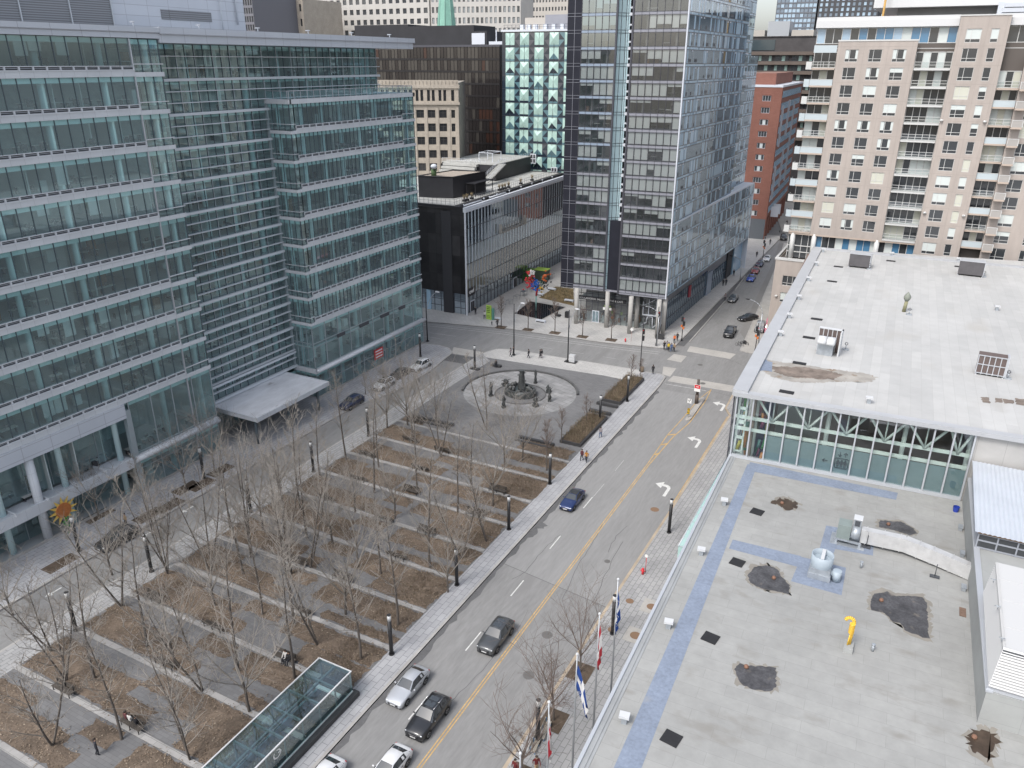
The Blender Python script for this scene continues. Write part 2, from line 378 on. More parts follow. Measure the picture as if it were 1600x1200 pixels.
# far side of the avenue
pave('sidewalk', [(-200, 124), (-94, 132.4), (-73, 137.2), (-52, 138.4), (-39, 141), (-38.4, 143), (-38.4, 262), (-60, 262), (-130, 250), (-200, 160)], M['slab_white'], [(-200, 124), (-94, 132.4), (-73, 137.2), (-52, 138.4), (-39, 141), (-38.4, 143), (-38.4, 262)][::-1])
pave('sidewalk', [(-23.5, 146), (-26.3, 146.6), (-27.2, 158), (-33.5, 230), (-36, 252), (20, 252), (20, 146)], M['concrete'], [(-26.3, 146.6), (-27.2, 158), (-33.5, 230), (-36, 252)][::-1])
b = MB(); b.sheet([(-38.1, 147), (-36.9, 147), (-37.5, 185), (-38.1, 200)], 0.004); b.sheet([(-36.9, 144.2), (-38.25, 144.2), (-38.25, 214), (-37.9, 214)], 0.008); struct('cycle_path', b, M['asphalt_dark'])
b = MB(); b.prism([(-36.75, 147), (-36.5, 147), (-37.1, 180), (-37.35, 180)], 0, 0.14); b.prism([(-37.45, 190), (-37.2, 190), (-37.9, 205), (-38.15, 205)], 0, 0.14); struct('kerb', b, M['kerb'])
pave('sidewalk', [(-48.5, 266), (-66, 335), (-120, 520), (-190, 520), (-120, 266)], M['concrete'], [(-48.5, 266), (-66, 335), (-120, 520)])
pave('sidewalk', [(-40, 270), (-52, 320), (-95, 520), (0, 520), (10, 270)], M['concrete'])
# traffic island
b = MB(); pts = [(-27.05, 110.6), (-26.75, 110.2), (-26.45, 110.6), (-26.3, 111.4), (-26.45, 119.9), (-26.8, 120.6), (-27.15, 120.3), (-27.25, 119.5)]
b.prism(pts, 0.0, 0.17); struct('traffic_island', b, M['concrete'])

# park surface
b = MB(); b.sheet([(-66.75, -20), (-37.45, -20), (-37.45, 92), (-38.2, 118), (-38.2, 121.4), (-45, 121.9), (-68.4, 120.1), (-66.75, 118.8)], 0.14); struct('plaza', b, M['plaza'])
CX, CY, CR = -55.0, 108.1, 9.6
b = MB(); b.sheet([(CX+CR*math.cos(2*math.pi*k/72), CY+CR*math.sin(2*math.pi*k/72)) for k in range(72)], 0.146); struct('basin_floor', b, M['granite'])
M['plaza_dk'] = mat('basin_rim', (.10, .10, .10), .7, noise=(1, .2)); b = MB(); b.ring(CX, CY, CR, CR+0.35, 0.13, 0.42, 72, R(20), R(205)); b.ring(-54.6, 107.5, 4.2, 4.4, .13, .24, 64); struct('basin_edge', b, M['plaza_dk'])
b = MB(); b.sheet([(-54.6+4.2*math.cos(2*math.pi*k/64), 107.5+4.2*math.sin(2*math.pi*k/64)) for k in range(64)], 0.152); struct('basin_floor', b, M['plaza'])
SY = [28.65+6.04*k for k in range(-3, 11)]
b = MB()
for y in SY: b.box(-66.7, y-0.27, 0.10, -37.5, y+0.27, 0.20)
struct('stone_strip', b, M['strip'])
# planting beds: uneven sheets of soil and fallen leaves
BEDS = []
br = random.Random(3)
for k, y in enumerate(SY):
    if y > 86: 
        BEDS += [(-66.5, y+0.45, -62.5, y+2.2), (-46, y+0.45, -38.2, y+3.4), (-46.5, y-3.0, -37.6, y-0.45)]; continue
    BEDS.append((-66.6, y+0.45, -55.0+br.uniform(-1.8, 1.2), y+3.7+br.uniform(-.4, .4)))
    BEDS.append((-66.6, y+3.2, -61.5+br.uniform(-2.5, 1.5), y+4.6+br.uniform(-.3, .3)))
    BEDS.append((-55.5+br.uniform(-1, 1), y+0.45, -51.5+br.uniform(-1, 1), y+2.4))
    BEDS.append((-49.5+br.uniform(-1.5, 1), y-3.3+br.uniform(-.3, .3), -37.6, y-0.45))
    BEDS.append((-45.8+br.uniform(-1, 1), y+0.45, -37.6, y+(2.9 if k % 2 else 1.6)))
    BEDS.append((-54.5, y-2.3, -50.5+br.uniform(-1, 1), y-0.45))
b = MB()
for (x0, y0, x1, y1) in BEDS:
    nx, ny = max(2, int((x1-x0)/0.6)), max(2, int((y1-y0)/0.6)); hh = [[0]*(ny+1) for _ in range(nx+1)]
    for i in range(nx+1):
        for j in range(ny+1):
            e = i in (0, nx) or j in (0, ny)
            hh[i][j] = 0.148 if e else 0.17+br.uniform(0, 0.12)
    jx = [[(br.uniform(-.28, .28)) for _ in range(ny+1)] for _ in range(nx+1)]
    P = lambda i, j: (x0+(x1-x0)*i/nx+jx[i][j], y0+(y1-y0)*j/ny+jx[i][ny-j]*0.6, hh[i][j])
    for i in range(nx):
        for j in range(ny): b.quad(P(i, j), P(i+1, j), P(i+1, j+1), P(i, j+1))
b.build('planting_bed', M['soil'], kind='structure')
LEAF = [mat('dry_leaf_tan', (0.235, 0.18, 0.13), 0.9), mat('dry_leaf_brown', (0.155, 0.115, 0.082), 0.9), mat('dry_leaf_pale', (0.31, 0.255, 0.195), 0.9), mat('dry_leaf_dark', (0.10, 0.078, 0.06), 0.9)]
b = MB()
tot = sum((q[2]-q[0])*(q[3]-q[1]) for q in BEDS)
for (x0, y0, x1, y1) in BEDS:
    dens = 22 + (9 if x1 > -38 else 0)
    for _ in range(int((x1-x0)*(y1-y0)*dens)):
        x, y = br.uniform(x0-.1, x1), br.uniform(y0-.1, y1+.1); sp_ = abs(br.gauss(0, .5)) if br.random() < .3 else 0; x += sp_*(-1 if br.random() < .5 else .6); y += sp_*br.choice((-1, 1)); x = min(x, -37.6); t = br.uniform(0, 6.28); s = br.uniform(0.04, 0.11); z = (0.2 if not sp_ else .205)+br.uniform(0, 0.08)
        c, d = math.cos(t)*s, math.sin(t)*s
        b.quad((x-c, y-d, z), (x+d*.6, y-c*.6, z+br.uniform(-.05, .05)), (x+c, y+d, z+br.uniform(-.04, .06)), (x-d*.6, y+c*.6, z), br.choices((0, 1, 2, 3), (4, 4, 1.7, 2))[0])
b.build('fallen_leaves', LEAF, kind='stuff')

# markings
b = MB(); Y0 = 94
for dx in (-0.13, 0.13): b.sheet([(-27.55+dx-.055, -20), (-27.55+dx+.055, -20), (-27.55+dx+.055, Y0), (-27.55+dx-.055, Y0)], 0.004)
def line(b, pts, w, z=0.004):
    for (a, c) in zip(pts[:-1], pts[1:]):
        a, c = Vector((*a, 0)), Vector((*c, 0)); d = (c-a).normalized(); nn = Vector((-d.y, d.x, 0))*w/2
        b.sheet([((a+nn).x, (a+nn).y), ((a-nn).x, (a-nn).y), ((c-nn).x, (c-nn).y), ((c+nn).x, (c+nn).y)], z)
line(b, [(-27.68, Y0), (-27.95, 104), (-27.6, 111), (-27.4, 119.5), (-26.6, 124.6)], 0.12)
line(b, [(-27.42, Y0), (-27.0, 104), (-26.2, 110), (-26.15, 119), (-26.6, 124.9)], 0.14)
for (y, xa, xb) in ((97.5, -27.7, -27.2), (101, -27.8, -27.05), (104.6, -27.9, -26.9)): line(b, [(xa, y-.4), (xb, y+.4)], 0.3, 0.006)
line(b, [(-21.45, 84), (-21.48, 115)], 0.10)
struct('yellow_road_line', b, M['paint_y'])
b = MB()
for y in (22, 31.3, 40.5, 50, 59.3, 69, 79): line(b, [(-31.1, y), (-31.1, y+3.0)], 0.12)
line(b, [(-22.5, 124.6), (-20.6, 124.9)], 0.5)
struct('lane_dash', b, M['paint_w'])
b = MB(); line(b, [(-31.05, 82), (-31.0, 86)], 0.09); line(b, [(-31.0, 90), (-31.0, 93.5)], 0.09); line(b, [(-34.4, 123.6), (-27.2, 123.9)], 0.2)
for o in (0, 1.15):
    line(b, [(-104, 129.2+o), (-90, 131.0+o), (-73, 133.9+o), (-51, 136.1+o), (-40, 137.6+o)], 0.16)
for x in (-62, -55.5, -49, -43): line(b, [(x, 130.5+(x+62)*.05), (x+2.6, 130.65+(x+62)*.05)], 0.1)
line(b, [(-86, 127.6), (-80, 128.2)], 0.12); line(b, [(-88, 125.0), (-82, 125.4)], 0.10)
struct('worn_road_line', b, M['paint_worn'])
def arrow(b, x, y, s=1.0):
    P = [(0.55, -1.5), (0.95, -1.5), (0.95, 0.35), (0.75, 0.75), (0.35, 0.95), (-0.25, 0.95), (-0.25, 1.45), (-1.25, 0.72), (-0.25, 0.0), (-0.25, 0.5), (0.2, 0.5), (0.45, 0.4), (0.55, 0.2)]
    b.poly([(x+p[0]*s, y+p[1]*s*1.25, 0.004) for p in P])
b = MB()
for (x, y) in ((-23.75, 88.4), (-23.8, 103.9), (-23.7, 118.6)): arrow(b, x, y)
struct('turn_arrow', b, M['paint_w'])
def small_arrow(b, x, y):
    P = [(-0.1, -.9), (.1, -.9), (.1, .35), (.4, .3), (0, 1.0), (-.4, .3), (-.1, .35)]
    b.poly([(x+p[0], y-p[1], 0.004) for p in P])
b = MB()
for p in ((162, 1008), (231, 834), (293, 796), (352, 763), (84, 925)):
    q = G(*p); small_arrow(b, q.x, q.y)
struct('bike_lane_mark', b, M['paint_w'])
# pale concrete crossings, patches and cracks
b = MB(); b.sheet([(-75.5, 119.2), (-69.95, 119.7), (-69.95, 122.6), (-77, 122.4)], 0.004)
b.sheet([(-37.4, 139.0), (-34.9, 139.0), (-34.9, 135.2), (-37.7, 135.4)], 0.004); b.sheet([(-37.2, 131.6), (-34.8, 131.8), (-34.6, 127.3), (-36.2, 127.75)], 0.004)
b.sheet([(-35.6, 141.6), (-27.2, 141.3), (-26.8, 144.6), (-35.9, 144.9)], 0.004); b.sheet([(-34.4, 125.0), (-22.4, 125.5), (-22.2, 128.4), (-34.2, 128.0)], 0.004)
struct('concrete_crossing', b, M['concrete'])
b = MB(); b.sheet([(-75.7, 115.2), (-69.95, 115.4), (-69.95, 119.3), (-75.5, 118.9)], 0.003)
b.sheet([(-34.75, 64.0), (-21.3, 62.2), (-21.3, 62.28), (-34.75, 64.08)], 0.003)
for pts in ([(848, 1012), (905, 985), (945, 900), (975, 840)], [(880, 935), (905, 880), (925, 850), (945, 810)], [(950, 862), (962, 838), (985, 815)], [(1012, 905), (1030, 860)], [(1050, 598), (1120, 613), (1150, 622)], [(1125, 558), (1150, 566), (1165, 573)], [(1070, 556), (1100, 557)], [(800, 905), (822, 893), (840, 868), (880, 830)], [(700, 1100), (760, 1040), (790, 1000)]):
    Q = [G(*p) for p in pts]
    R2 = []
    for a, c in zip(Q[:-1], Q[1:]):
        n = max(2, int((c-a).length/0.8))
        for i in range(n):
            t = a.lerp(c, i/n); R2.append((t.x+br.uniform(-.12, .12), t.y+br.uniform(-.12, .12)))
    line(b, R2, 0.06, 0.0035)
for (px, py, rx, ry) in ((842, 821, .9, .8), (833, 833, .5, 1.0), (893, 762, .5, .4)):
    q = G(px, py); n = 14
    b.poly([(q.x+rx*(1+br.uniform(-.3, .3))*math.cos(6.283*k/n), q.y+ry*(1+br.uniform(-.3, .3))*math.sin(6.283*k/n), 0.004) for k in range(n)])
# grimy gutter along the park kerb
edge = [(-34.75, -20)]
y = -20
while y < 120: edge.append((-34.75+br.uniform(0.25, 0.75), y)); y += br.uniform(.5, 1.6)
edge.append((-34.75, 120)); b.sheet(edge, 0.0032)
edge = [(-76.45, -20)]; y = -20
while y < 110: edge.append((-76.45+br.uniform(0.2, 0.6)+(0 if y < 90 else (y-90)*.24 if y < 99 else 2.2), y)); y += br.uniform(.6, 1.6)
edge += [(-74.15, 109.6), (-74.15, 99), (-76.35, 90)]
b.sheet(edge, 0.0032)
struct('road_patch', b, M['asphalt_dark'])
# covers
def cover(px, py, r, m=None, z=0.0045):
    q = G(px, py, z); b = MB(); b.sheet([(q.x+r*math.cos(6.283*k/20), q.y+r*math.sin(6.283*k/20)) for k in range(20)], z)
    b.ring(q.x, q.y, r*.78, r*.92, z+.001, z+.004, 20); return tag(b.build('manhole_cover', m or M['iron'], group='manhole covers in the pavement'), '', 'manhole cover')
for (px, py, r, m, z, lab) in ((949, 877, .35, None, .0045, 'small dark iron cover on the right lane beside the double yellow line'), (1023, 796, .55, 'rust', .0045, 'brownish cover on the asphalt below the nearest white turn arrow'),
    (984, 939, .42, 'rust', .146, 'round rusty cover on the pale paving stones near the farthest flag'), (956, 984, .42, 'rust', .146, 'round rusty cover on the paving between the two tall flagpoles'), (1098, 599, .5, None, .0045, 'dark round cover on the crossing asphalt near the island sign'), (894, 762, .4, None, .0045, 'dark round cover by the kerb above the parked blue car'),
    (855, 992, .55, None, .0045, 'round iron cover on asphalt beside the bare tree near the yellow lines'), (826, 1055, .55, None, .0045, 'round iron cover on asphalt under the nearest bare roadside tree'), (1094, 570, .5, None, .0045, 'dark oval cover out on the middle of the crossroads')):
    o = cover(px, py, r, M['rust'] if m else None, z); o['label'] = lab
for (px, py, r) in ((1018, 948, .5), (993, 993, .55)):
    q = G(px, py, .146); b = MB(); b.box(q.x-1.0, q.y-1.1, .12, q.x+1.0, q.y+1.1, .15); b.sheet([(q.x+r*math.cos(6.283*k/20), q.y+r*math.sin(6.283*k/20)) for k in range(20)], .156, 1)
    tag(b.build('utility_cover', [M['concrete'], M['rust']]), 'pale square slab with a brown round lid beside the roof edge, ' + ('farther of the two' if py < 960 else 'nearer of the two'), 'utility cover', 'square utility covers in the pavement')
# ------------------------------------------------------------------ glass office building on the west side
M['g_office'] = glass('office_glass', (0.77, 0.95, 0.955), 0.22, gcol=(0.70, 0.92, 0.95), veil=.13)
M['g_top'] = glass('office_glass_top', (0.75, 0.92, 0.92), 0.4, gcol=(.8, .95, .95), veil=.1)
M['panel'] = brick_mat('aluminium_panels', (0.56, 0.585, 0.615), (0.60, 0.625, 0.655), (0.40, 0.42, 0.445), 1.5, 3.0, 0.015, rough=0.45, vertical=True, noise=(0.2, 0.06), spec=0.5, offset=0)
M['panel_b'] = brick_mat('aluminium_panels_big', (0.50, 0.53, 0.58), (0.53, 0.56, 0.61), (0.33, 0.34, 0.38), 3.4, 1.25, 0.03, rough=0.45, vertical=True, noise=(0.1, 0.05), spec=0.5, offset=0)
M['louvre'] = brick_mat('louvre_grey', (0.27, 0.28, 0.30), (0.27, 0.28, 0.30), (0.16, 0.165, 0.175), 400, 0.26, 0.08, rough=0.6, vertical=True, noise=None, offset=0)
M['blade'] = mat('sun_blade_white', (0.60, 0.64, 0.68), 0.45, spec=.5)
M['alu'] = mat('aluminium', (0.50, 0.53, 0.57), 0.4, metal=0.5)
M['mullion'] = mat('dark_mullion', (0.10, 0.13, 0.15), 0.5, metal=0.2)
M['mull_l'] = mat('light_mullion', (0.40, 0.46, 0.49), 0.45, metal=0.4)
M['cyan_col'] = mat('interior_column', (0.62, 0.80, 0.82), 0.6)
M['ceil'] = mat('interior_ceiling', (0.62, 0.78, 0.77), 0.8)
M['floor_in'] = mat('interior_floor', (0.36, 0.38, 0.385), 0.8)
M['back_in'] = mat('interior_back', (0.33, 0.42, 0.43), 0.9, noise=(0.3, 0.35))
M['part_in'] = mat('interior_partition', (0.6, 0.66, 0.66), 0.9)
M['desk'] = mat('interior_desk', (0.62, 0.62, 0.60), 0.6)
M['dark_in'] = mat('interior_dark', (0.05, 0.05, 0.055), 0.8)
M['wood_in'] = mat('interior_wood', (0.25, 0.13, 0.07), 0.8)
M['blind'] = mat('roller_blind', (0.55, 0.60, 0.60), 0.8)
M['vent'] = mat('vent_dark', (0.07, 0.075, 0.085), 0.7)
M['lamp_in'] = mat('ceiling_strip', (0.75, 0.8, 0.8), 0.5)
M['frit'] = mat('frit_teal', (.66, .86, .86), .6)
OFFX = -83.6
cdp = thing('glass_office_building', 'long teal glass office block with white bands and a set back middle bay', 'office building', (OFFX, 70, 0))
ri = random.Random(11)
FE = (Vector((OFFX, 0, 0)), Vector((0, 1, 0)), Vector((1, 0, 0)))      # east face: u = Y, outward = +X
FM = (Vector((-88.0, 0, 0)), Vector((0, 1, 0)), Vector((1, 0, 0)))
FS = (Vector((0, 90.2, 0)), Vector((1, 0, 0)), Vector((0, -1, 0)))     # south return of the north wing, u = X
FN = (Vector((0, 121.7, 0)), Vector((-1, 0, 0)), Vector((0, 1, 0)))
FSW = (Vector((0, 69.3, 0)), Vector((-1, 0, 0)), Vector((0, 1, 0)))    # north return of the south wing
YS0, YS1, YN0, YN1 = 22.0, 69.3, 90.2, 121.7
LZ = [50.36-4.18*k for k in range(10)]          # underside of the white bands, south wing
RZ = [46.4-4.21*k for k in range(9)]            # north wing
def interior(b, F, u0, u1, zf, zc, depth, seed):
    """Office floor behind the glass: floor, ceiling, back wall, partitions, desks."""
    r = random.Random(seed)
    b.fbox(F, u0, -depth, zf-0.25, u1, -0.25, zf, 0)
    b.fbox(F, u0, -depth, zc, u1, -0.25, zc+0.2, 1)
    b.fbox(F, u0, -depth-0.2, zf, u1, -depth, zc, 2)
    u = u0+r.uniform(2, 5)
    while u < u1-1:
        if r.random() < 0.6: b.fbox(F, u, -depth+0.5, zf, u+0.12, -r.uniform(1.2, 3.0), zc-0.05, 3)
        u += r.uniform(2.8, 6.0)
    u = u0+1
    while u < u1-2:
        q = r.random(); d = -r.uniform(0.9, 4.2)
        if q < 0.6:
            w = r.uniform(1.2, 2.2); b.fbox(F, u, d-0.75, zf+0.72, u+w, d, zf+0.77, 4)
            for k in (0.1, w-0.2): b.fbox(F, u+k, d-0.6, zf, u+k+0.08, d-0.1, zf+0.72, 5)
            if r.random() < 0.6: b.fbox(F, u+w*.4, d-0.5, zf+0.8, u+w*.4+0.5, d-0.45, zf+1.2, 5)
            if r.random() < 0.5: b.fbox(F, u+w*.3, d+0.2, zf+0.4, u+w*.3+.5, d+.7, zf+1.05, 5)
        elif q < 0.75: b.fbox(F, u, d-1.5, zf, u+0.9, d-1.0, zf+r.uniform(1.2, 2.0), 6 if r.random() < .35 else 3)
        if r.random() < 0.35:
            b.fbox(F, u, -2.6, zc-0.18, u+1.3, -2.4, zc-0.12, 7)
        u += r.uniform(1.4, 3.4)
INT = [M['floor_in'], M['ceil'], M['back_in'], M['part_in'], M['desk'], M['dark_in'], M['wood_in'], M['lamp_in']]
def glazing(F, u0, u1, z0, z1, pitch, gm, name='ribbon_window', d=0.0, mm='mullion', mw=0.06, heavy=None, parent=cdp, rails=(), frit=.55):
    b = MB(); b.fquad(F, u0, z0, u1, z1, d-0.02); w = b.build(name, gm, parent)
    if frit:
        b = MB(); b.fbox(F, u0+.02, d-.14, z1-frit, u1-.02, d-.07, z1-.02); b.build('blind_box', M['frit'], w)
    b = MB(); n = max(1, round((u1-u0)/pitch))
    for k in range(n+1):
        u = u0+(u1-u0)*k/n; hw = mw/2 if not (heavy and k % heavy == 0) else mw
        b.fbox(F, u-hw, d-0.06, z0, u+hw, d+0.06, z1)
    for z in rails: b.fbox(F, u0, d-0.03, z-0.05, u1, d+0.08, z+0.05)
    b.build('mullion', M[mm], w); return w
def band(F, u0, u1, zb, grille=True, gp=1.5, d0=-0.3, d1=0.25, parent=cdp):
    b = MB(); b.fbox(F, u0, d0, zb, u1, d1, zb+0.72); b.fbox(F, u0, d0, zb+0.62, u1, d1+0.06, zb+0.74+0.02)
    b.build('spandrel_panel', M['panel'], parent)
    if grille:
        b = MB(); n = max(1, round((u1-u0)/gp))
        b.fbox(F, u0, d0, zb+0.76, u1, d1-0.20, zb+1.12, 1)
        b.fbox(F, u0, d0, zb+1.07, u1, d1-0.08, zb+1.15, 0)
        b.fbox(F, u0, d1-0.17, zb+0.92, u1, d1-0.12, zb+0.955, 2)
        for k in range(n+1):
            u = u0+(u1-u0)*k/n; b.fbox(F, max(u0, u-0.09), d1-0.2, zb+0.77, min(u1, u+0.09), d1-0.06, zb+1.06, 0)
        b.build('ventilation_grille', [M['panel'], M['vent'], M['alu']], parent)
# south wing -------------------------------------------------
UB = 65.3       # the last bay at the corner is all glass
for k, zb in enumerate(LZ):
    zt = LZ[k-1] if k else 54.4
    band(FE, YS0, UB, zb)
    glazing(FE, YS0, UB, zb+1.15, zt, 1.55, M['g_top'] if k == 0 else M['g_office'])
    # corner bay
    b = MB(); b.fbox(FE, UB, -0.3, zb-0.05, YS1, 0.22, zb+0.45); b.fbox(FSW, 83.5, -0.3, zb-0.05, 88.0, 0.2, zb+0.45)
    b.fbox(FE, UB, 0.02, zb+1.28, YS1+.15, 0.2, zb+1.38); b.build('corner_band', M['panel'], cdp)
    glazing(FE, UB, YS1-.05, zb+0.45, zt-.05, 1.33, M['g_office'], 'corner_window')
    glazing(FSW, 83.75, 88.0, zb+0.45, zt-.05, 1.4, M['g_office'], 'corner_window')
    b = MB(); interior(b, FE, YS0, YS1-.2, zb+0.88, zt-0.42, 9.0, 100+k)
    for u in [YS0+1.5*i for i in range(31)]:
        if ri.random() < 0.07: b.fquad(FE, u, zt-ri.uniform(1.2, 2.6), u+1.35, zt-.1, -0.14, 8)
    b.build('office_floor', INT+[M['blind']], cdp)
b = MB(); b.fbox(FE, UB-.08, -0.1, 0, UB+.08, 0.18, 54.4); b.build('corner_post', M['alu'], cdp)
for y in (24.5, 32, 39.5, 47, 54.5, 62):
    b = MB(); b.tube((OFFX-1.1, y, 0), (OFFX-1.1, y, 54), 0.36, n=12); b.build('column', M['cyan_col'], cdp)
b = MB(); b.tube((OFFX-1.2, 68.2, 0), (OFFX-1.2, 68.2, 54), 0.34, n=12); b.build('column', M['cyan_col'], cdp)
# storeys near the ground, south wing
Z1 = LZ[-1]
b = MB(); b.fbox(FE, 43, -0.6, Z1-1.9, 55.5, 0.35, Z1-.02); b.fbox(FE, YS0, -0.6, Z1-1.9, 43, 0.35, Z1-.02); b.build('deep_fascia', M['panel_b'], cdp)
b = MB(); interior(b, FE, YS0, YS1-.2, 4.9, Z1-.4, 8, 131); interior(b, FE, YS0, YS1-.2, 0.15, 4.4, 8, 132); b.build('office_floor', INT, cdp)
glazing(FE, 56.2, YS1-.05, 5.4, Z1-.05, 3.0, M['g_office'], 'tall_window', heavy=1, mm='mull_l', rails=(5.6,))
glazing(FE, 56.2, YS1-.05, 0.2, 4.4, 3.0, M['g_office'], 'shop_window', mm='mull_l', rails=(3.3,))
glazing(FSW, 83.75, 88.0, 0.2, 12.9, 1.4, M['g_office'], 'corner_window', mm='mull_l', rails=(4.6, 5.6, 8.5))
b = MB(); b.fbox(FE, 55.6, -0.3, 4.4, YS1, 0.3, 5.35); b.tube((OFFX+.32, 55.6, 4.85), (OFFX+.32, YS1, 4.85), 0.36, n=12); b.build('rounded_band', M['panel'], cdp)
b = MB(); b.fbox(FE, 55.5, -0.4, 0.1, 56.2, 0.25, Z1-1.0); b.build('pier', M['mull_l'], cdp)
glazing((Vector((OFFX-2.2, 0, 0)), FE[1], FE[2]), YS0, 55.4, 5.3, Z1-1.8, 3.0, M['g_office'], 'recessed_window', mm='mull_l')
glazing((Vector((OFFX-2.2, 0, 0)), FE[1], FE[2]), YS0, 55.4, 0.2, 4.4, 2.2, M['g_office'], 'shop_window', mm='mull_l', rails=(2.6,))
b = MB(); b.fbox(FE, YS0, -2.1, 4.45, 55.4, 0.0, 5.1); b.fbox(FE, YS0, 0.0, 4.0, 55.4, 0.3, 5.3)
for u in (25, 28.8, 32.5, 36.3, 40, 43.8, 47.5, 51.3): b.fbox(FE, u, -2.1, 5.11, u+.14, 0.6, 5.5)
b.build('entrance_gallery', M['panel'], cdp)
for y in (30.5, 43.2):
    b = MB(); b.tube((OFFX-.35, y, 0.1), (OFFX-.35, y, Z1-1.9), 0.5, n=16); b.build('round_pillar', M['panel'], cdp)
b = MB(); b.fbox(FE, YS0, -0.1, 0.1, YS1, 0.15, 0.42); b.build('plinth', M['kerb'], cdp)
# middle bay with sun blades --------------------------------
MZ = [54.0-4.21*k for k in range(12)]
for k in range(12):
    zt = MZ[k]; zb = zt-4.21 if k < 11 else 5.3
    glazing(FM, YS1, YN0 if k > 1 else 117.2, max(zb, 5.2), zt, 1.5, M['g_office'], 'middle_window', mm='mullion')
    b = MB(); interior(b, FM, YS1, YN0-.1 if k > 1 else 117, max(zb, 5.2)+.12, zt-.55, 9.0, 200+k)
    b.build('office_floor', INT, cdp)
    e = YN0 if k > 1 else 117.6
    for (j, zz) in ((0, zb+.02), (1, zb+1.42), (2, zb+2.8)):
        if zz < 5.0: continue
        b = MB(); b.fbox(FM, YS1, 0.12, zz-.06 if j else zz-.2, e, 0.6, zz+.05 if j else zz+.14)
        b.build('sun_blade', M['blade'], cdp)
b = MB()
for u in [YS1+3*i for i in range(1, 7)]: b.fbox(FM, u-.045, 0.02, 5, u+.045, 0.1, 54)
for u in [YN0+3*i for i in range(0, 10)]: b.fbox(FM, u-.06, 0.02, 46.5, u+.06, 0.2, 54)
b.fbox(FM, YN0-.32, 0.02, 5, YN0-.05, 0.4, 46.2)
b.build('facade_post', M['mull_l'], cdp)
for y in (73, 78, 83, 88, 95, 101, 107, 113, 116.8):
    b = MB(); b.tube((-89.6, y, 0 if y < 90 else 46.5), (-89.6, y, 54), 0.35, n=10); b.build('column', M['cyan_col'], cdp)
glazing((Vector((0, 117.2, 0)), Vector((-1, 0, 0)), Vector((0, 1, 0))), 88.0, 97, 46.5, 54, 1.5, M['g_office'], 'middle_window')
# roof slabs and eaves
b = MB(); b.fbox(FE, YS0, -14, 54.45, YS1, 0.35, 55.1); b.fbox(FE, YS0, -14, 55.1, YS1, 0.55, 55.65)
b.build('roof_eave', M['panel_b'], cdp)
b = MB(); b.fbox(FM, YS1+.02, -10, 54.02, 121.9, 4.75, 54.95); b.fbox(FM, YS1+.02, -10, 54.95, 122.2, 5.0, 55.7)
b.build('roof_eave', M['panel_b'], cdp)
for y in (36, 51, 66.5, 76, 86, 96, 106, 116):
    b = MB(); b.tube((OFFX-.2, y, 55.7), (OFFX-.2, y, 56.1), 0.06, n=6); b.box(OFFX-.6, y-.12, 56.1, OFFX+.1, y+.12, 56.22); b.build('roof_anchor', M['alu'], cdp)
FP = (Vector((-95, 0, 0)), Vector((0, 1, 0)), Vector((1, 0, 0)))
b = MB(); b.fbox(FP, 72.6, -8, 55.72, 95.1, 0, 70); b.build('penthouse_wall', M['panel_b'], cdp)
b = MB(); b.fbox(FP, YS0, -8, 55.72, 72.55, 0.05, 70); b.build('penthouse_louvre', M['louvre'], cdp)
b = MB()
for u in (42, 48.2, 54.4, 60.6, 66.8, 72.5): b.fbox(FP, u-.07, 0.05, 55.75, u+.07, 0.2, 70)
b.build('penthouse_post', M['alu'], cdp)
for (y, za, zc, r_) in ((93.3, 57, 68, .12), (90.3, 55.7, 60.5, .06)): b = MB(); b.tube((-94.7, y, za), (-94.7, y, zc), r_, n=8); b.build('vent_pipe', M['alu'], cdp)
b = MB(); b.fbox(FP, 80, 0.02, 57.2, 88.6, 0.1, 58.4); b.build('penthouse_vent', M['louvre'], cdp)
b = MB(); b.fbox(FE, YS0, -40, 0, YN1, -9.3, 54.3); b.build('core_wall', M['back_in'], cdp)
# north wing --------------------------------------------------
UN = 117.9
for k, zb in enumerate(RZ):
    if k < 8:
        zl = RZ[k+1]
        band(FE, YN0+.9, UN, zl) if k < 8 else None
        glazing(FE, YN0+.9, UN, zl+1.15, zb, 0.97, M['g_office'])
        glazing(FE, UN, YN1, zl+0.45, zb-.05, 1.2, M['g_office'], 'corner_window')
        glazing(FE, YN0, YN0+.9, zl+0.45, zb-.05, .9, M['g_office'], 'corner_window')
        glazing(FS, -88, -83.65, zl+0.45, zb-.05, 1.1, M['g_office'], 'corner_window')
        glazing(FN, 83.65, 95, zl+0.45, zb-.05, 1.1, M['g_office'], 'corner_window')
        b = MB(); interior(b, FE, YN0+.1, YN1-.1, zl+0.88, zb-.42, 9, 300+k); b.build('office_floor', INT, cdp)
        for (F, u0, u1) in ((FE, UN, YN1+.2), (FE, YN0-.15, YN0+.9), (FS, -88, -83.5), (FN, 83.5, 95)):
            b = MB(); b.fbox(F, u0, -0.25, zl-.04, u1, 0.16, zl+.42); b.fbox(F, u0, 0.02, zl+1.3, u1, 0.2, zl+1.38); b.build('corner_band', M['panel'], cdp)
b = MB()
for (F, u0, u1) in ((FE, YN0, YN1+.25), (FS, -88, -83.35), (FN, 83.35, 95)): b.fbox(F, u0, -0.3, 46.3, u1, 0.25, 46.95)
b.fbox(FE, YN0, -4.4, 46.42, YN1, -0.3, 46.6); b.build('terrace_slab', M['panel'], cdp)
b = MB()
for (F, u0, u1) in ((FE, YN0, YN1), (FS, -88, -83.6), (FN, 83.6, 92)):
    b.fbox(F, u0, -.2, 48.02, u1, -.12, 48.12)
    n = round((u1-u0)/1.45)
    for i in range(n+1): u = u0+(u1-u0)*i/n; b.fbox(F, u-.04, -.2, 46.95, u+.04, -.12, 48.05)
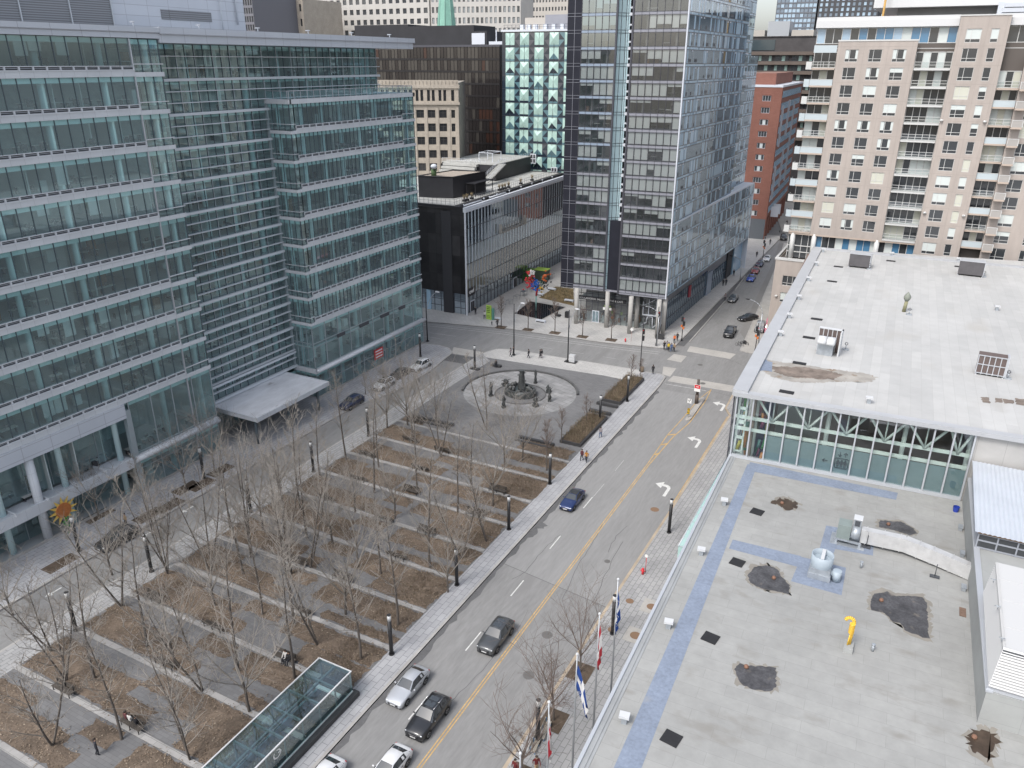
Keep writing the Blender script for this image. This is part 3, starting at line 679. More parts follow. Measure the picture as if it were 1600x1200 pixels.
ra = b.build('terrace_railing', M['alu'], cdp)
b = MB()
for (F, u0, u1) in ((FE, YN0, YN1), (FS, -88, -83.6)): b.fquad(F, u0, 47.0, u1, 47.95, -.16)
b.build('railing_glass', M['g_office'], ra)
for y in (93.5, 98, 102.5, 107, 111.5, 116, 120.6):
    b = MB(); b.tube((OFFX-1.0, y, 0), (OFFX-1.0, y, 46.2), 0.36, n=12); b.build('column', M['cyan_col'], cdp)
b = MB(); b.tube((-87, 91.4, 0), (-87, 91.4, 46.2), 0.3, n=10); b.build('column', M['cyan_col'], cdp)
ZN = RZ[8]
for (z0, z1, rr) in ((5.3, ZN-.02, (8.9, 9.6)), (0.3, 4.5, (2.6,))):
    glazing(FE, YN0, YN1, z0, z1, 3.05, M['g_office'], 'tall_window', heavy=1, mm='mull_l', rails=rr)
    glazing(FS, -88, -83.65, z0, z1, 1.1, M['g_office'], 'tall_window', mm='mull_l', rails=rr)
    glazing(FN, 83.65, 95, z0, z1, 1.5, M['g_office'], 'tall_window', mm='mull_l', rails=rr)
b = MB(); interior(b, FE, YN0+.1, YN1-.1, 9.3, ZN-.3, 9, 331); interior(b, FE, YN0+.1, YN1-.1, 5.2, 8.8, 9, 332); interior(b, FE, YN0+.1, YN1-.1, 0.2, 4.4, 9, 333); b.build('office_floor', INT, cdp)
b = MB(); b.fbox(FE, YN0, -.3, 4.5, YN1+.3, .3, 5.25); b.tube((OFFX+.3, YN0, 4.85), (OFFX+.3, YN1+.4, 4.85), 0.33, n=12); b.fbox(FS, -88, -.3, 4.5, -83.4, .2, 5.25); b.fbox(FN, 83.4, -.3, 4.5, 95, .3, 5.25)
b.build('rounded_band', M['panel'], cdp)
b = MB(); b.fbox(FE, YN0, -.1, .1, YN1, .15, .35); b.build('plinth', M['kerb'], cdp)
for (y, z, w) in ((96.2, 8.9, 2.0), (102.2, 8.9, 2.6), (108.3, 8.9, 2.6), (114, 8.9, 2.0)):
    b = MB(); b.fbox(FE, y, .02, z, y+w, .1, z+.62); b.build('vent_panel', M['vent'], cdp)
b = MB(); b.fbox(FE, 105.6, 0.1, 1.7, 108.2, 0.2, 3.6); sg = b.build('shop_sign', mat('sign_red', (0.55, 0.05, 0.05), .5), cdp)
b = MB()
for z in (2.0, 2.55, 3.1): b.fbox(FE, 105.9, .21, z, 107.9, .23, z+.22)
b.build('sign_bar', mat('sign_white', (0.8, 0.8, 0.8), .5), sg)
# entrance canopy
b = MB(); b.box(-87.9, 71.9, 4.35, -78.6, 87.6, 4.9); b.box(-87.9, 71.9, 4.9, -87.6, 87.6, 5.05); b.box(-78.85, 71.9, 4.9, -78.6, 87.6, 5.02); b.box(-87.6, 71.9, 4.9, -78.85, 72.15, 5.02); b.box(-87.6, 87.35, 4.9, -78.85, 87.6, 5.02)
b.build('entrance_canopy', M['panel'], cdp)
M['can_top'] = mat('canopy_roof', (0.66, 0.675, 0.70), .8, noise=(.4, .2), stain=(.5, (.14, .12, .1), .62), scale_xyz=(1, .35, 1))
b = MB(); b.sheet([(-87.6, 72.15), (-78.85, 72.15), (-78.85, 87.35), (-87.6, 87.35)], 4.93); b.build('canopy_roof', M['can_top'], cdp)
for y in (73, 79.7, 86.4):
    b = MB(); b.tube((-80.2, y, .1), (-80.2, y, 4.35), .2, n=10); b.build('canopy_post', M['mullion'], cdp)
glazing((Vector((-87.9, 0, 0)), FE[1], FE[2]), YS1, YN0, .2, 4.3, 1.5, M['g_office'], 'entrance_window', mm='mull_l', rails=(2.6,))
# ------------------------------------------------------------------ glass tower at the crossroads
M['t_glass'] = glass('tower_glass', (0.70, 0.72, 0.72), 0.12, gcol=(0.9, 0.92, 0.95), veil=.03)
M['t_mirror'] = glass('tower_side_glass', (0.30, 0.38, 0.44), 0.78, gcol=(0.84, 0.94, 1.0), veil=.1, vcol=(.42, .66, .9))
M['t_cyan'] = glass('tower_slot_glass', (0.66, 0.82, 0.86), 0.45, gcol=(0.85, 0.95, 1.0))
M['t_slot'] = mat('slot_pale_glass', (.42, .56, .60), .1, spec=.7, coat=.7)
M['t_span'] = mat('tower_spandrel', (0.26, 0.265, 0.30), 0.35, spec=0.6, noise=(.4, .08))
M['t_span_b'] = mat('tower_spandrel_blue', (0.26, 0.32, 0.40), 0.25, spec=0.7, coat=.4)
M['t_span_l'] = mat('tower_panel_pale_blue', (0.46, 0.66, 0.82), 0.15, spec=0.7, coat=.6)
M['t_span_m'] = mat('tower_panel_mid_blue', (0.27, 0.43, 0.57), 0.12, spec=0.7, coat=.6)
M['t_frame'] = mat('tower_frame', (0.085, 0.085, 0.10), 0.4, metal=.3)
M['t_fin'] = mat('tower_fin', (0.024, 0.025, 0.034), 0.55, spec=.15, noise=(.3, .15))
M['t_room'] = mat('tower_room_wall', (0.29, 0.265, 0.25), 0.9, noise=(.5, .3))
M['t_blind'] = mat('tower_blind', (0.64, 0.66, 0.65), 0.85)
M['t_col'] = mat('concrete_round_column', (0.40, 0.39, 0.37), .8, noise=(.6, .1))
M['t_white'] = mat('tower_white_trim', (0.60, 0.63, 0.68), .5)
TX, TY = -42.4, 147.0
tw = thing('glass_tower', 'tall glass tower on concrete pillars with a dark fin and blinds, standing at the crossroads', 'tower', (-52, 150, 0))
TA = R(4.5)
ut = Vector((math.cos(TA), math.sin(TA), 0)); nt_ = Vector((math.sin(TA), -math.cos(TA), 0))
FT = (Vector((TX, TY+.6, 0)), ut, nt_)              # south front, u<0 towards the west
ue = Vector((math.sin(R(-1.2))*-1, math.cos(R(1.2)), 0)).normalized(); ne = Vector((ue.y, -ue.x, 0))
FTE = (Vector((TX, TY+.6, 0)), ue, ne)              # east side, u = depth
SH = 2.86; TB = 8.35; NFL = 19
TIN = [M['t_span'], M['t_room'], M['t_col'], M['desk'], M['dark_in'], M['part_in'], M['t_blind'], M['wood_in']]
rt = random.Random(21)
def tower_front(u0, u1, npan, spm, zoff, doff, upper_mirror=False, seed=1):
    r = random.Random(seed); F = (FT[0]+nt_*doff, FT[1], FT[2])
    for k in range(NFL+8):
        z = TB+zoff+SH*k; zt = z+SH
        b = MB(); b.fbox(F, u0, -.3, z, u1, .06, z+.52); b.fbox(F, u0, .03, z+.50, u1, .1, z+.57, 1); b.fbox(F, u0, .03, z-.02, u1, .1, z+.05, 1)
        b.build('spandrel_band', [M[spm] if not callable(spm) else M[spm(k)], M['t_frame']], tw)
        w = (u1-u0)/npan
        b = MB(); b.fquad(F, u0, z+.52, u1, zt, 0.0)
        gw = b.build('ribbon_window', M['t_cyan'] if (upper_mirror and k > 15) else M['t_glass'], tw)
        b = MB()
        for i in range(npan+1): b.fbox(F, u0+w*i-.035, -.05, z, u0+w*i+.035, .11, zt)
        b.build('mullion', M['t_frame'], gw)
        # room behind
        b = MB(); D = 6.0
        b.fbox(F, u0+.1, -D, z+.08, u1-.1, -.3, z+.5, 0); b.fbox(F, u0+.1, -D-.2, z+.5, u1-.1, -D, zt, 1)
        b.fbox(F, u0, -D, z+.5, u0+.1, -.2, zt, 1); b.fbox(F, u1-.1, -D, z+.5, u1, -.2, zt, 1)
        for c in (u0+w*1.6, u1-w*1.4): 
            p = F[0]+F[1]*c-F[2]*1.6; b.tube((p.x, p.y, z+.5), (p.x, p.y, zt), .28, n=8, mi=2)
        mode = r.random(); i = 0
        while i < npan:
            if mode < .22: hh = .0
            elif mode < .5: hh = SH-.75 if r.random() < .85 else r.choice((.5, 1.0))
            else: hh = r.choice((0, 0, .45, .8, 1.5, 2.1, 2.1))
            run = r.choice((1, 2, 2, 3))
            for q in range(run):
                if i < npan and hh > 0: b.fquad(F, u0+w*i+.09, zt-.04-hh, u0+w*(i+1)-.09, zt-.04, -.13, 6)
                i += 1
        u = u0+.8
        while u < u1-1.4:
            d = -r.uniform(.9, 3.5); q = r.random()
            if q < .5: b.fbox(F, u, d-.6, z+1.1, u+1.1, d, z+1.22, 3 if r.random() < .4 else 4); b.fbox(F, u+.1, d-.5, z+.5, u+.9, d-.1, z+1.1, 4)
            elif q < .7: b.fbox(F, u, d-.5, z+.5, u+.6, d, z+r.uniform(1.2, 2.2), r.choice((5, 7, 4)))
            u += r.uniform(.9, 2.2)
        b.build('office_floor', TIN, tw)
UL0, UL1, US1, UR0 = -19.9, -13.3, -11.0, -9.7
tower_front(UR0, -.1, 7, 't_span', 0, 0, seed=5)
tower_front(UL0, UL1, 5, lambda k: 't_span_b' if k > 8 else 't_span', 0, -.9, True, seed=9)
# dark fin on the west end
b = MB(); F = (FT[0]-nt_*.9, ut, nt_); b.fbox(F, -22.7, -3.2, TB-.4, -19.95, .05, TB+SH*27)
b.build('dark_fin', M['t_fin'], tw)
b = MB()
for k in range(27):
    for dz in (-.02, .5): b.fbox(F, -22.7, .05, TB+SH*k+dz, -19.95, .09, TB+SH*k+dz+.05)
b.fbox(F, -21.3, .05, TB-.4, -21.24, .08, TB+SH*27); b.build('fin_joint', M['t_span'], tw)
# folded glass slot between the two fronts
pA = FT[0]+ut*UL1-nt_*.9; pB = FT[0]+ut*(UL1+1.5)-nt_*2.4; pC = FT[0]+ut*US1-nt_*2.2; pD = FT[0]+ut*UR0
b = MB()
for (a, c) in ((pA, pB), (pB, pC)): b.quad((a.x, a.y, TB), (c.x, c.y, TB), (c.x, c.y, 86), (a.x, a.y, 86))
sl = b.build('slot_glass', M['t_slot'], tw)
b = MB()
for (a, c) in ((pA, pB), (pB, pC)):
    d = (c-a).normalized(); n_ = Vector((d.y, -d.x, 0)); Fq = (a, d, n_); Lq = (c-a).length
    for k in range(27):
        for dz in (0.0, .5): b.fbox(Fq, 0, -.03, TB+SH*k+dz-.03, Lq, .05, TB+SH*k+dz+.03)
    for q in range(3): b.fbox(Fq, Lq*q/2-.035, -.04, TB, Lq*q/2+.035, .06, 86)
b.build('mullion', M['t_frame'], sl)
b = MB()
for k in range(27):
    z = TB+SH*k; Fq = (FT[0]-nt_*.6, ut, nt_)
    b.fbox(Fq, US1, -2.6, z, UR0-.02, -.9, z+.5, 0); b.fbox(Fq, US1, -2.6, z+1.2, UR0-.02, -1.2, z+1.5, 1)
    b.fbox(Fq, US1+.05, -3.4, z+.5, UR0-.05, -2.8, z+SH, 2)
b.build('slot_balcony', [M['t_white'], M['t_white'], M['t_span_m']], tw)
b = MB(); b.fbox(FT, UR0-.35, -.5, TB-.3, UR0-.02, .2, 86); b.fbox((FT[0]-nt_*.9, ut, nt_), UL1+.02, -.4, TB-.3, UL1+.3, .2, 86); b.build('edge_post', M['t_frame'], tw)
b = MB(); b.fbox(FT, -.1, -.4, TB-.3, .12, .15, 86); b.build('corner_trim', M['t_white'], tw)
# back of the room stack so light does not leak
b = MB(); b.fbox(FT, -22.4, -30, TB, -1.2, -7.4, 86); b.build('core_wall', M['t_room'], tw)
# soffit and ground storey
b = MB(); b.fbox(FT, UR0, -6.6, TB-.32, -.1, .05, TB-.03); b.fbox((FT[0]-nt_*.9, ut, nt_), UL0, -6, TB-.32, UR0-.4, .0, TB-.03); b.build('soffit', M['t_span'], tw)
for (x, y) in ((-61.5, 145.6), (-54.8, 146.2), (-49.1, 144.6), (-49.1, 148.9), (-43.3, 145.0), (-42.7, 146.9)):
    b = MB(); b.tube((x, y+1.6, .1), (x, y+1.6, TB-.3), .45, n=16); b.build('round_pillar', M['t_col'], tw)
FG = (FT[0]-nt_*3.6, ut, nt_)
def shopfront(F, u0, u1, z1, n, rails, parent, gm='t_glass'):
    b = MB(); b.fquad(F, u0, .15, u1, z1); w = b.build('shop_window', M[gm], parent)
    b = MB()
    for i in range(n+1): b.fbox(F, u0+(u1-u0)*i/n-.04, -.05, .15, u0+(u1-u0)*i/n+.04, .08, z1)
    for z in rails: b.fbox(F, u0, -.03, z-.04, u1, .1, z+.04)
    b.build('mullion', M['t_frame'], w)
shopfront(FG, -20.2, -1.0, TB-.35, 15, (2.7, 4.6, 6.4), tw)
b = MB(); r = random.Random(4)
b.fbox(FG, -20, -7, .1, -1, -.1, .16, 5); b.fbox(FG, -20, -7.2, .16, -1, -7, TB, 1); b.fbox(FG, -20, -7, 4.4, -1, -2.5, 4.6, 5)
for i in range(22):
    u = -19.5+i*.85; d = -r.uniform(.7, 4); b.fbox(FG, u, d-.5, .16, u+r.uniform(.3, .7), d, r.uniform(.8, 1.8), r.choice((3, 4, 7, 7, 5)))
b.build('shop_interior', TIN, tw)
gi = mat('shop_lime', (.35, .55, .1), .5); oi = mat('shop_orange', (.6, .2, .05), .5)
b = MB()
for (u, z, m_) in ((-12.2, 2.3, 0), (-10.2, 2.3, 0), (-12.1, 1.2, 1), (-6.5, 2.2, 1), (-13.4, 2.8, 1)): b.fbox(FG, u, -.5, z, u+.5, -.3, z+.6, m_)
b.build('shop_display', [gi, oi], tw)
b = MB(); b.fbox(FG, -20.0, .05, 5.0, -8.9, .2, 5.75); fs = b.build('fascia_sign', M['dark_in'], tw)
WT = mat('sign_letter_white', (.8, .8, .78), .5)
p = FG[0]+ut*-14.4+nt_*.24
lettering('letters', 'BOULANGERIE, SALON DE THÉ & CAFÉ', .55, fs, WT, (p.x, p.y, 5.16), TA)
b = MB(); b.fbox(FG, -13.9, .08, 3.2, -12.0, .16, 3.75); b.fbox(FG, -13.7, .08, 3.95, -12.2, .14, 4.1, 1); b.build('bakery_sign', [WT, gi], tw)
b = MB(); b.fbox(FG, -16.3, .02, .15, -14.7, .12, 2.75)
b.build('entrance_door', [M['t_white']], tw)
b = MB(); b.fbox(FG, -16.15, .12, .3, -15.55, .15, 2.6); b.fbox(FG, -15.45, .12, .3, -14.85, .15, 2.6); b.build('door_glass', M['t_cyan'], tw)
# projecting white window frame and zig-zag mark near the corner
b = MB(); Fw = (FG[0]+nt_*.3, ut, nt_)
for (u0, z0, u1, z1) in ((-5.2, 3.3, -5.08, 6.1), (-2.4, 3.3, -2.28, 6.9), (-4.0, 3.5, -3.9, 6.7)): b.fbox(Fw, u0, -.2, z0, u1, .3, z1)
b.fbox(Fw, -5.2, -.2, 3.2, -2.28, .3, 3.36)
A, C = Fw[0]+ut*-5.14, Fw[0]+ut*-2.3; b.tube((A.x, A.y, 5.2), (C.x, C.y, 7.0), .09, n=5)
b.build('bay_frame', M['t_white'], tw)
b = MB()
zz = [(-5.4, .9), (-4.6, 1.5), (-4.3, 1.6), (-4.2, 2.9), (-3.1, 2.9), (-3.0, .6), (-2.2, 1.3)]
for a, c in zip(zz[:-1], zz[1:]):
    A, C = Fw[0]+ut*a[0], Fw[0]+ut*c[0]; b.tube((A.x, A.y, a[1]), (C.x, C.y, c[1]), .08, n=5)
b.build('wall_mark', M['t_white'], tw)
# east side: banded mirror glass with pale panels, tower part, recessed balcony part and rear part
def side_skin(u0, u1, z0, z1, d, seed, pitch=.95, name='side_glazing', pale=.42, tilt=None):
    r = random.Random(seed); n = round((u1-u0)/pitch); k = 0; z = z0; F = (FTE[0]+ne*d, ue, ne)
    while z < z1-.3:
        zt = min(z+SH, z1); b = MB(); bb = MB(); w = (u1-u0)/n
        dd = (lambda u: 0.0) if tilt is None else (lambda u: tilt*(u-u0)/(u1-u0))
        for i in range(n):
            a, c = u0+w*i, u0+w*(i+1); pa, pc = F[0]+ue*a+ne*dd(a), F[0]+ue*c+ne*dd(c)
            q = r.random(); mi = 0 if q > pale else (1 if q < pale*.55 else 2)
            b.quad((pa.x, pa.y, z+.5), (pc.x, pc.y, z+.5), (pc.x, pc.y, zt), (pa.x, pa.y, zt), mi)
            b.quad((pa.x, pa.y, z), (pc.x, pc.y, z), (pc.x, pc.y, z+.5), (pa.x, pa.y, z+.5), 1 if q > .3 else 2)
            if mi == 0 and r.random() < .30:
                e0, e1 = pa.lerp(pc, .2)+ne*.02, pa.lerp(pc, .8)+ne*.02
                b.quad((e0.x, e0.y, z+.75), (e1.x, e1.y, z+.75), (e1.x, e1.y, z+1.35), (e0.x, e0.y, z+1.35), 3)
            if r.random() < .16:
                e0, e1 = pa.lerp(pc, .1)+ne*.025, pa.lerp(pc, .9)+ne*.025
                b.quad((e0.x, e0.y, zt-.35), (e1.x, e1.y, zt-.35), (e1.x, e1.y, zt-.1), (e0.x, e0.y, zt-.1), 4)
        s = b.build(name, [M['t_mirror'], M['t_span_l'], M['t_span_m'], M['t_frame'], M['t_white']], tw)
        m2 = MB(); A, C = F[0]+ue*u0+ne*(dd(u0)+.03), F[0]+ue*u1+ne*(dd(u1)+.03)
        for zz_ in (z, z+.5): m2.quad((A.x, A.y, zz_-.06), (C.x, C.y, zz_-.06), (C.x, C.y, zz_+.06), (A.x, A.y, zz_+.06))
        for i in range(n+1):
            a = u0+w*i; pa = F[0]+ue*(a-.025)+ne*(dd(a)+.02); pc = F[0]+ue*(a+.025)+ne*(dd(a)+.02)
            m2.quad((pa.x, pa.y, z), (pc.x, pc.y, z), (pc.x, pc.y, zt), (pa.x, pa.y, zt))
        m2.build('mullion', M['t_frame'], s)
        z = zt
PZ = 22.65
side_skin(.1, 66, TB-2.86*.0, PZ, .0, 31, tilt=0.9)
side_skin(.1, 45, PZ, 86, -.05, 32)
side_skin(48.5, 66, PZ, 53.5, -1.8, 33, pale=.3)
side_skin(47, 60, 53.5, 86, -2.2, 34, pale=.6)
b = MB(); Fq = (FTE[0], ue, ne)
b.fbox(Fq, 45, -4, PZ, 48.5, -3.2, 86, 0)
for k in range(13):
    z = PZ+.3+k*SH*.98; b.fbox(Fq, 45.05, -3.1, z, 48.4, -.2, z+.18, 1)
b.build('balcony_recess', [M['t_span_m'], M['t_white']], tw)
b = MB()
for k in range(13):
    z = PZ+.3+k*SH*.98; b.fbox(Fq, 45.05, -.25, z+.18, 48.4, -.2, z+1.15)
b.build('balcony_glass', M['t_cyan'], tw)
b = MB(); b.fbox(Fq, 0.2, -16, TB, 66, -.6, PZ-.1, 0); b.fbox(Fq, 8, -16, PZ-.1, 44.5, -.7, 86, 0); b.fbox(Fq, 49, -16, PZ-.1, 65.8, -2.6, 53.3, 0); b.fbox(Fq, 49, -16, 53.3, 59.6, -3, 86, 0)
b.build('inner_wall', M['t_fin'], tw)
# sloping podium cap that widens towards the rear
b = MB(); A0, A1 = Fq[0]+ue*.1, Fq[0]+ue*66+ne*.9; B0, B1 = Fq[0]+ue*.1-ne*.4, Fq[0]+ue*66-ne*2.2
b.prism([(A0.x, A0.y), (A1.x, A1.y), (B1.x, B1.y), (B0.x, B0.y)], PZ, PZ+.28); b.build('podium_cap', M['t_white'], tw)
b = MB(); b.fbox(Fq, 66.0, -16, .1, 66.4, .95, PZ); b.build('podium_end', M['t_white'], tw)
# east ground storey
Fb = (FTE[0]-ne*.9, ue, ne)
side = [M['t_span_m'], M['t_mirror'], M['t_frame']]
b = MB(); b.fbox(Fb, 3.0, -1, .1, 52, -.05, 7.9, 0); b.build('base_wall', mat('base_cladding', (.15, .165, .19), .3, spec=.5, noise=(.3, .2)), tw)
shopfront(Fb, 3.0, 34, 6.2, 22, (2.4,), tw, 't_mirror'); shopfront(Fb, 38, 52, 5.0, 8, (2.4,), tw, 't_mirror')
b = MB(); b.fbox(Fb, 34, -.3, .1, 38, .3, 5.6); b.build('side_entrance', M['t_span_b'], tw)
b = MB(); b.fbox(Fb, 52, -1, .1, 57, .3, 8.0); b.build('dark_gate', M['dark_in'], tw)
b = MB(); b.fbox(Fb, 57.1, -1, .1, 66, .6, 8.0); b.build('base_wall', M['t_span_m'], tw)
b = MB(); b.fbox(Fb, 19.2, .05, 3.4, 20.6, .25, 6.0); b.build('banner', mat('banner_red', (.35, .06, .08), .6), tw)
b = MB(); b.fbox(FT, -3.4, -3.6, .1, -.95, -.8-2.8, TB-.33); b.build('corner_glass', M['t_glass'], tw)

# ------------------------------------------------------------------ black clad building with roof terraces
M['blk'] = brick_mat('black_cladding', (.022, .021, .023), (.052, .050, .052), (.012, .012, .012), 2.05, 4.4, .02, rough=.42, vertical=True, noise=(.25, .35), offset=.0, spec=.35)
M['blk_flat'] = mat('black_metal', (.028, .028, .032), .5, noise=(.3, .2))
M['bb_glass'] = glass('black_block_glass', (.25, .32, .36), .8, gcol=(.75, .86, .95))
M['bb_mir'] = mat('mirror_dark_glass', (.13, .15, .15), .06, spec=.8, coat=1.0)
M['bb_pale'] = mat('pale_blue_glass_fin', (.50, .59, .65), .15, spec=.7, coat=.6)
M['roof_dk'] = mat('roof_membrane_dark', (.045, .043, .045), .9, noise=(.3, .3))
M['roof_lt'] = mat('terrace_paving', (.42, .42, .40), .85, noise=(.3, .12))
M['gravel'] = mat('roof_gravel', (.36, .31, .26), .95, noise=(2.5, .25), fine=(9, .3))
bk = thing('black_clad_building', 'low black clad building with narrow striped windows and roof terraces across the avenue', 'building', (-95, 160, 0))
BH = 23.8; BX, BYY = -85.0, 141.2
FB = (Vector((BX, BYY, 0)), Vector((-.035, .99939, 0)).normalized(), Vector((.99939, .035, 0)))
FBS = (Vector((BX, BYY, 0)), Vector((-1, -.01, 0)).normalized(), Vector((.01, -1, 0)))
b = MB(); b.fbox(FBS, 0.15, -3, 4.8, 36, 0, BH-.6); b.fbox(FBS, 12, -3, .1, 36, -.02, 4.79); b.build('wall', M['blk'], bk)
BL = 64
for (z0, z1, sd, pw) in ((19.2, 22.7, 1, 1), (15.4, 19.1, 2, 1), (11.6, 15.3, 3, 1), (7.9, 11.5, 4, 0), (4.6, 7.8, 5, 0)):
    b = MB(); r = random.Random(sd); n = 42; w = BL/n
    for i in range(n):
        if z0 < 12 and i > 35: mi = 2
        else: mi = 0
        if mi == 2: b.fquad(FB, w*i, z0, w*(i+1), z1, .0, 2); continue
        f = .30+.12*r.random() if pw else .2
        b.fquad(FB, w*i, z0, w*(i+1-f), z1, 0.0, 0); b.fquad(FB, w*(i+1-f), z0, w*(i+1), z1, .03, 1)
        if pw and i % 2: b.fquad(FB, w*i+.12, z0+.2, w*(i+.45), z1-.1, -.02, 3)
    s = b.build('striped_glazing', [M['bb_glass'] if pw else M['bb_mir'], M['bb_pale'], M['panel'], M['dark_in']], bk)
    b = MB(); b.fbox(FB, 0, -.02, z0-.1, BL, .07, z0+.02)
    for i in range(n+1): b.fbox(FB, w*i-.025, 0, z0, w*i+.025, .09, z1)
    b.build('mullion', M['t_frame'], s)
b = MB(); b.fbox(FB, .4, -3.5, 4.7, BL, -.6, 22.7, 1); b.fbox(FB, 0, -6, .1, BL, -3.6, 22.6, 0)
b.build('inner_wall', [M['dark_in'], M['back_in']], bk)
b = MB(); b.fbox(FB, -.1, -.5, 22.7, BL, .25, 23.3); b.fbox(FB, -.1, -.5, 23.3, BL, .1, BH-.1); b.fbox(FB, -.12, -.25, .1, .02, .12, 22.7); b.build('cornice', M['t_white'], bk)
shopfront((FB[0]-FB[2]*.5, FB[1], FB[2]), .2, 60, 4.5, 34, (2.6,), bk, 'bb_glass')
shopfront((FBS[0]-FBS[2]*.3, FBS[1], FBS[2]), .1, 12, 4.7, 7, (1.5, 3.0), bk, 'bb_glass')
for u in (4.2, 9.6):
    b = MB(); b.fbox(FBS, u, -.28, .1, u+1.0, -.1, 4.7); b.build('pier', M['t_span_l'], bk)
for u in (2.2, 24.5):
    b = MB(); b.fbox(FB, u, -.48, .15, u+1.9, -.35, 2.7); b.build('entrance_door', M['t_white'], bk)
    b = MB(); b.fbox(FB, u+.15, -.35, .3, u+.9, -.32, 2.5); b.fbox(FB, u+1.0, -.35, .3, u+1.75, -.32, 2.5); b.build('door_glass', M['dark_in'], bk)
b = MB(); b.fbox(FB, .1, -.2, 4.2, 3.6, .12, 6.0); b.build('sign_panel', M['blk_flat'], bk)
p = FB[0]+FB[1]*1.9+FB[2]*.16; lettering('letters', 'owl', 1.5, bk, WT, (p.x, p.y, 4.75), math.atan2(FB[1].y, FB[1].x))
# window cleaning cradle hanging on the facade
b = MB()
for i in range(11):
    u = 15.3+i*1.35
    b.fbox(FB, u, .25, 15.6, u+.08, .3, 16.7); b.fbox(FB, u, .95, 15.6, u+.08, 1.0, 16.7)
for z in (15.6, 16.15, 16.7):
    for d in (.25, .95): b.fbox(FB, 15.3, d, z-.03, 28.9, d+.05, z+.03)
b.fbox(FB, 15.3, .25, 15.5, 28.9, 1.0, 15.56)
for u in (15.3, 28.6): b.fbox(FB, u, .3, 15.6, u+.3, .95, 17.6)
tag(b.build('cleaning_cradle', mat('cradle_metal', (.42, .40, .37), .5, metal=.4)), 'long metal window cleaning cradle hanging on the striped facade of the black building', 'work platform')
# roof
b = MB(); P0 = FB[0]-FB[2]*.5; 
b.fbox(FB, 0, -40, BH-.62, BL, -.5, BH-.5, 0); b.build('roof', M['roof_dk'], bk)
b = MB(); b.fbox(FB, 3.2, -36, BH-.5, BL-2, -4.4, BH-.42); b.build('terrace', M['roof_lt'], bk)
b = MB(); b.fbox(FBS, 0.5, -.5, BH-.6, 36, 0.05, BH); b.fbox(FB, .6, -2.6, BH-.5, BL-1, -2.2, BH-.1); b.build('parapet', M['blk_flat'], bk)
def railing(mb, pts, h, sp=1.2, r=.025, rails=2):
    for a, c in zip(pts[:-1], pts[1:]):
        a, c = Vector(a), Vector(c); n = max(1, round((c-a).length/sp))
        for i in range(n+1):
            q = a.lerp(c, i/n); mb.tube(q, q+Vector((0, 0, h)), r, n=4)
        for k in range(rails): 
            dz = Vector((0, 0, h*(1-k*.45))); mb.tube(a+dz, c+dz, r, n=4)
def fp(F, u, d, z): q = F[0]+F[1]*u+F[2]*d; return (q.x, q.y, z)
b = MB(); railing(b, [fp(FB, 3.2, -34, BH-.42), fp(FB, 3.2, -4.4, BH-.42), fp(FB, BL-4, -4.4, BH-.42)], 1.25, 1.1, .03); b.build('terrace_railing', M['t_frame'], bk)
# penthouse box: picked from where it stands on the roof
k4 = lambda x, y: (640+x*.1625, 230+y*.1625)
q0, q1, q2 = G(*k4(90, 480), BH-.45), G(*k4(420, 495), BH-.45), G(*k4(735, 430), BH-.45)
q3 = q0+(q2-q1); PHZ = BH+4.2
b = MB(); b.prism([(q.x, q.y) for q in (q0, q1, q2, q3)], BH-.42, PHZ); b.build('penthouse', M['blk_flat'], bk)
c = (q0+q1+q2+q3)/4; b = MB(); b.sheet([((q-c)*.95+c)[:2] for q in (q0, q1, q2, q3)], PHZ+.02); b.build('penthouse_roof', M['gravel'], bk)
b = MB()
for a, e in ((q0, q1), (q1, q2), (q2, q3), (q3, q0)): b.tube((a.x, a.y, PHZ+.1), (e.x, e.y, PHZ+.1), .16, n=4)
b.build('penthouse_parapet', M['blk_flat'], bk)
# timber awning beside the box
m1 = q1.lerp(q2, .35)+FB[2]*.1; 
b = MB(); Fa = (m1, FB[1], FB[2]); b.fbox(Fa, 0, 0, BH+2.4, 9, 2.6, BH+2.55)
for u in (.2, 4.5, 8.8): b.fbox(Fa, u, 2.4, BH-.4, u+.12, 2.52, BH+2.4)
b.fbox(Fa, 0, .05, BH-.4, 5, .3, BH+2.2); b.build('awning', M['blk_flat'], bk)
# stair block at the rear
s0 = FB[0]+FB[1]*40-FB[2]*13
Fs = (s0, FB[1], FB[2])
b = MB(); b.fbox(Fs, 0, -16, BH-.4, 22, 0, BH+3.6); b.build('stair_block', M['blk_flat'], bk)
b = MB(); b.fbox(Fs, -.1, -16, BH+3.6, 22, .1, BH+3.8)
for i in range(5): b.fbox(Fs, -1.2-i*1.0, -15, BH+3.0-i*.75, -.2-i*1.0+.2, -5, BH+3.6-i*.75)
n = 16
for i in range(n): b.fbox(Fs, 1-i*.75, .1, BH+3.6-i*.25, 1.8-i*.75, 2.2, BH+3.8-i*.25)
b.build('roof_stair', M['roof_lt'], bk)
b = MB()
for d in (.2, 2.1):
    railing(b, [fp(Fs, 1.5, d, BH+3.8), fp(Fs, -10.5, d, BH-.1)], 1.0, 1.0, .03)
railing(b, [fp(Fs, 1.5, .0, BH+3.8), fp(Fs, 21.5, .0, BH+3.8)], 1.0, 1.4, .03); railing(b, [fp(Fs, 0, -15.8, BH+3.8), fp(Fs, 0, -3, BH+3.8)], 1.0, 1.4, .03)
b.build('stair_railing', M['t_white'], bk)
b = MB()
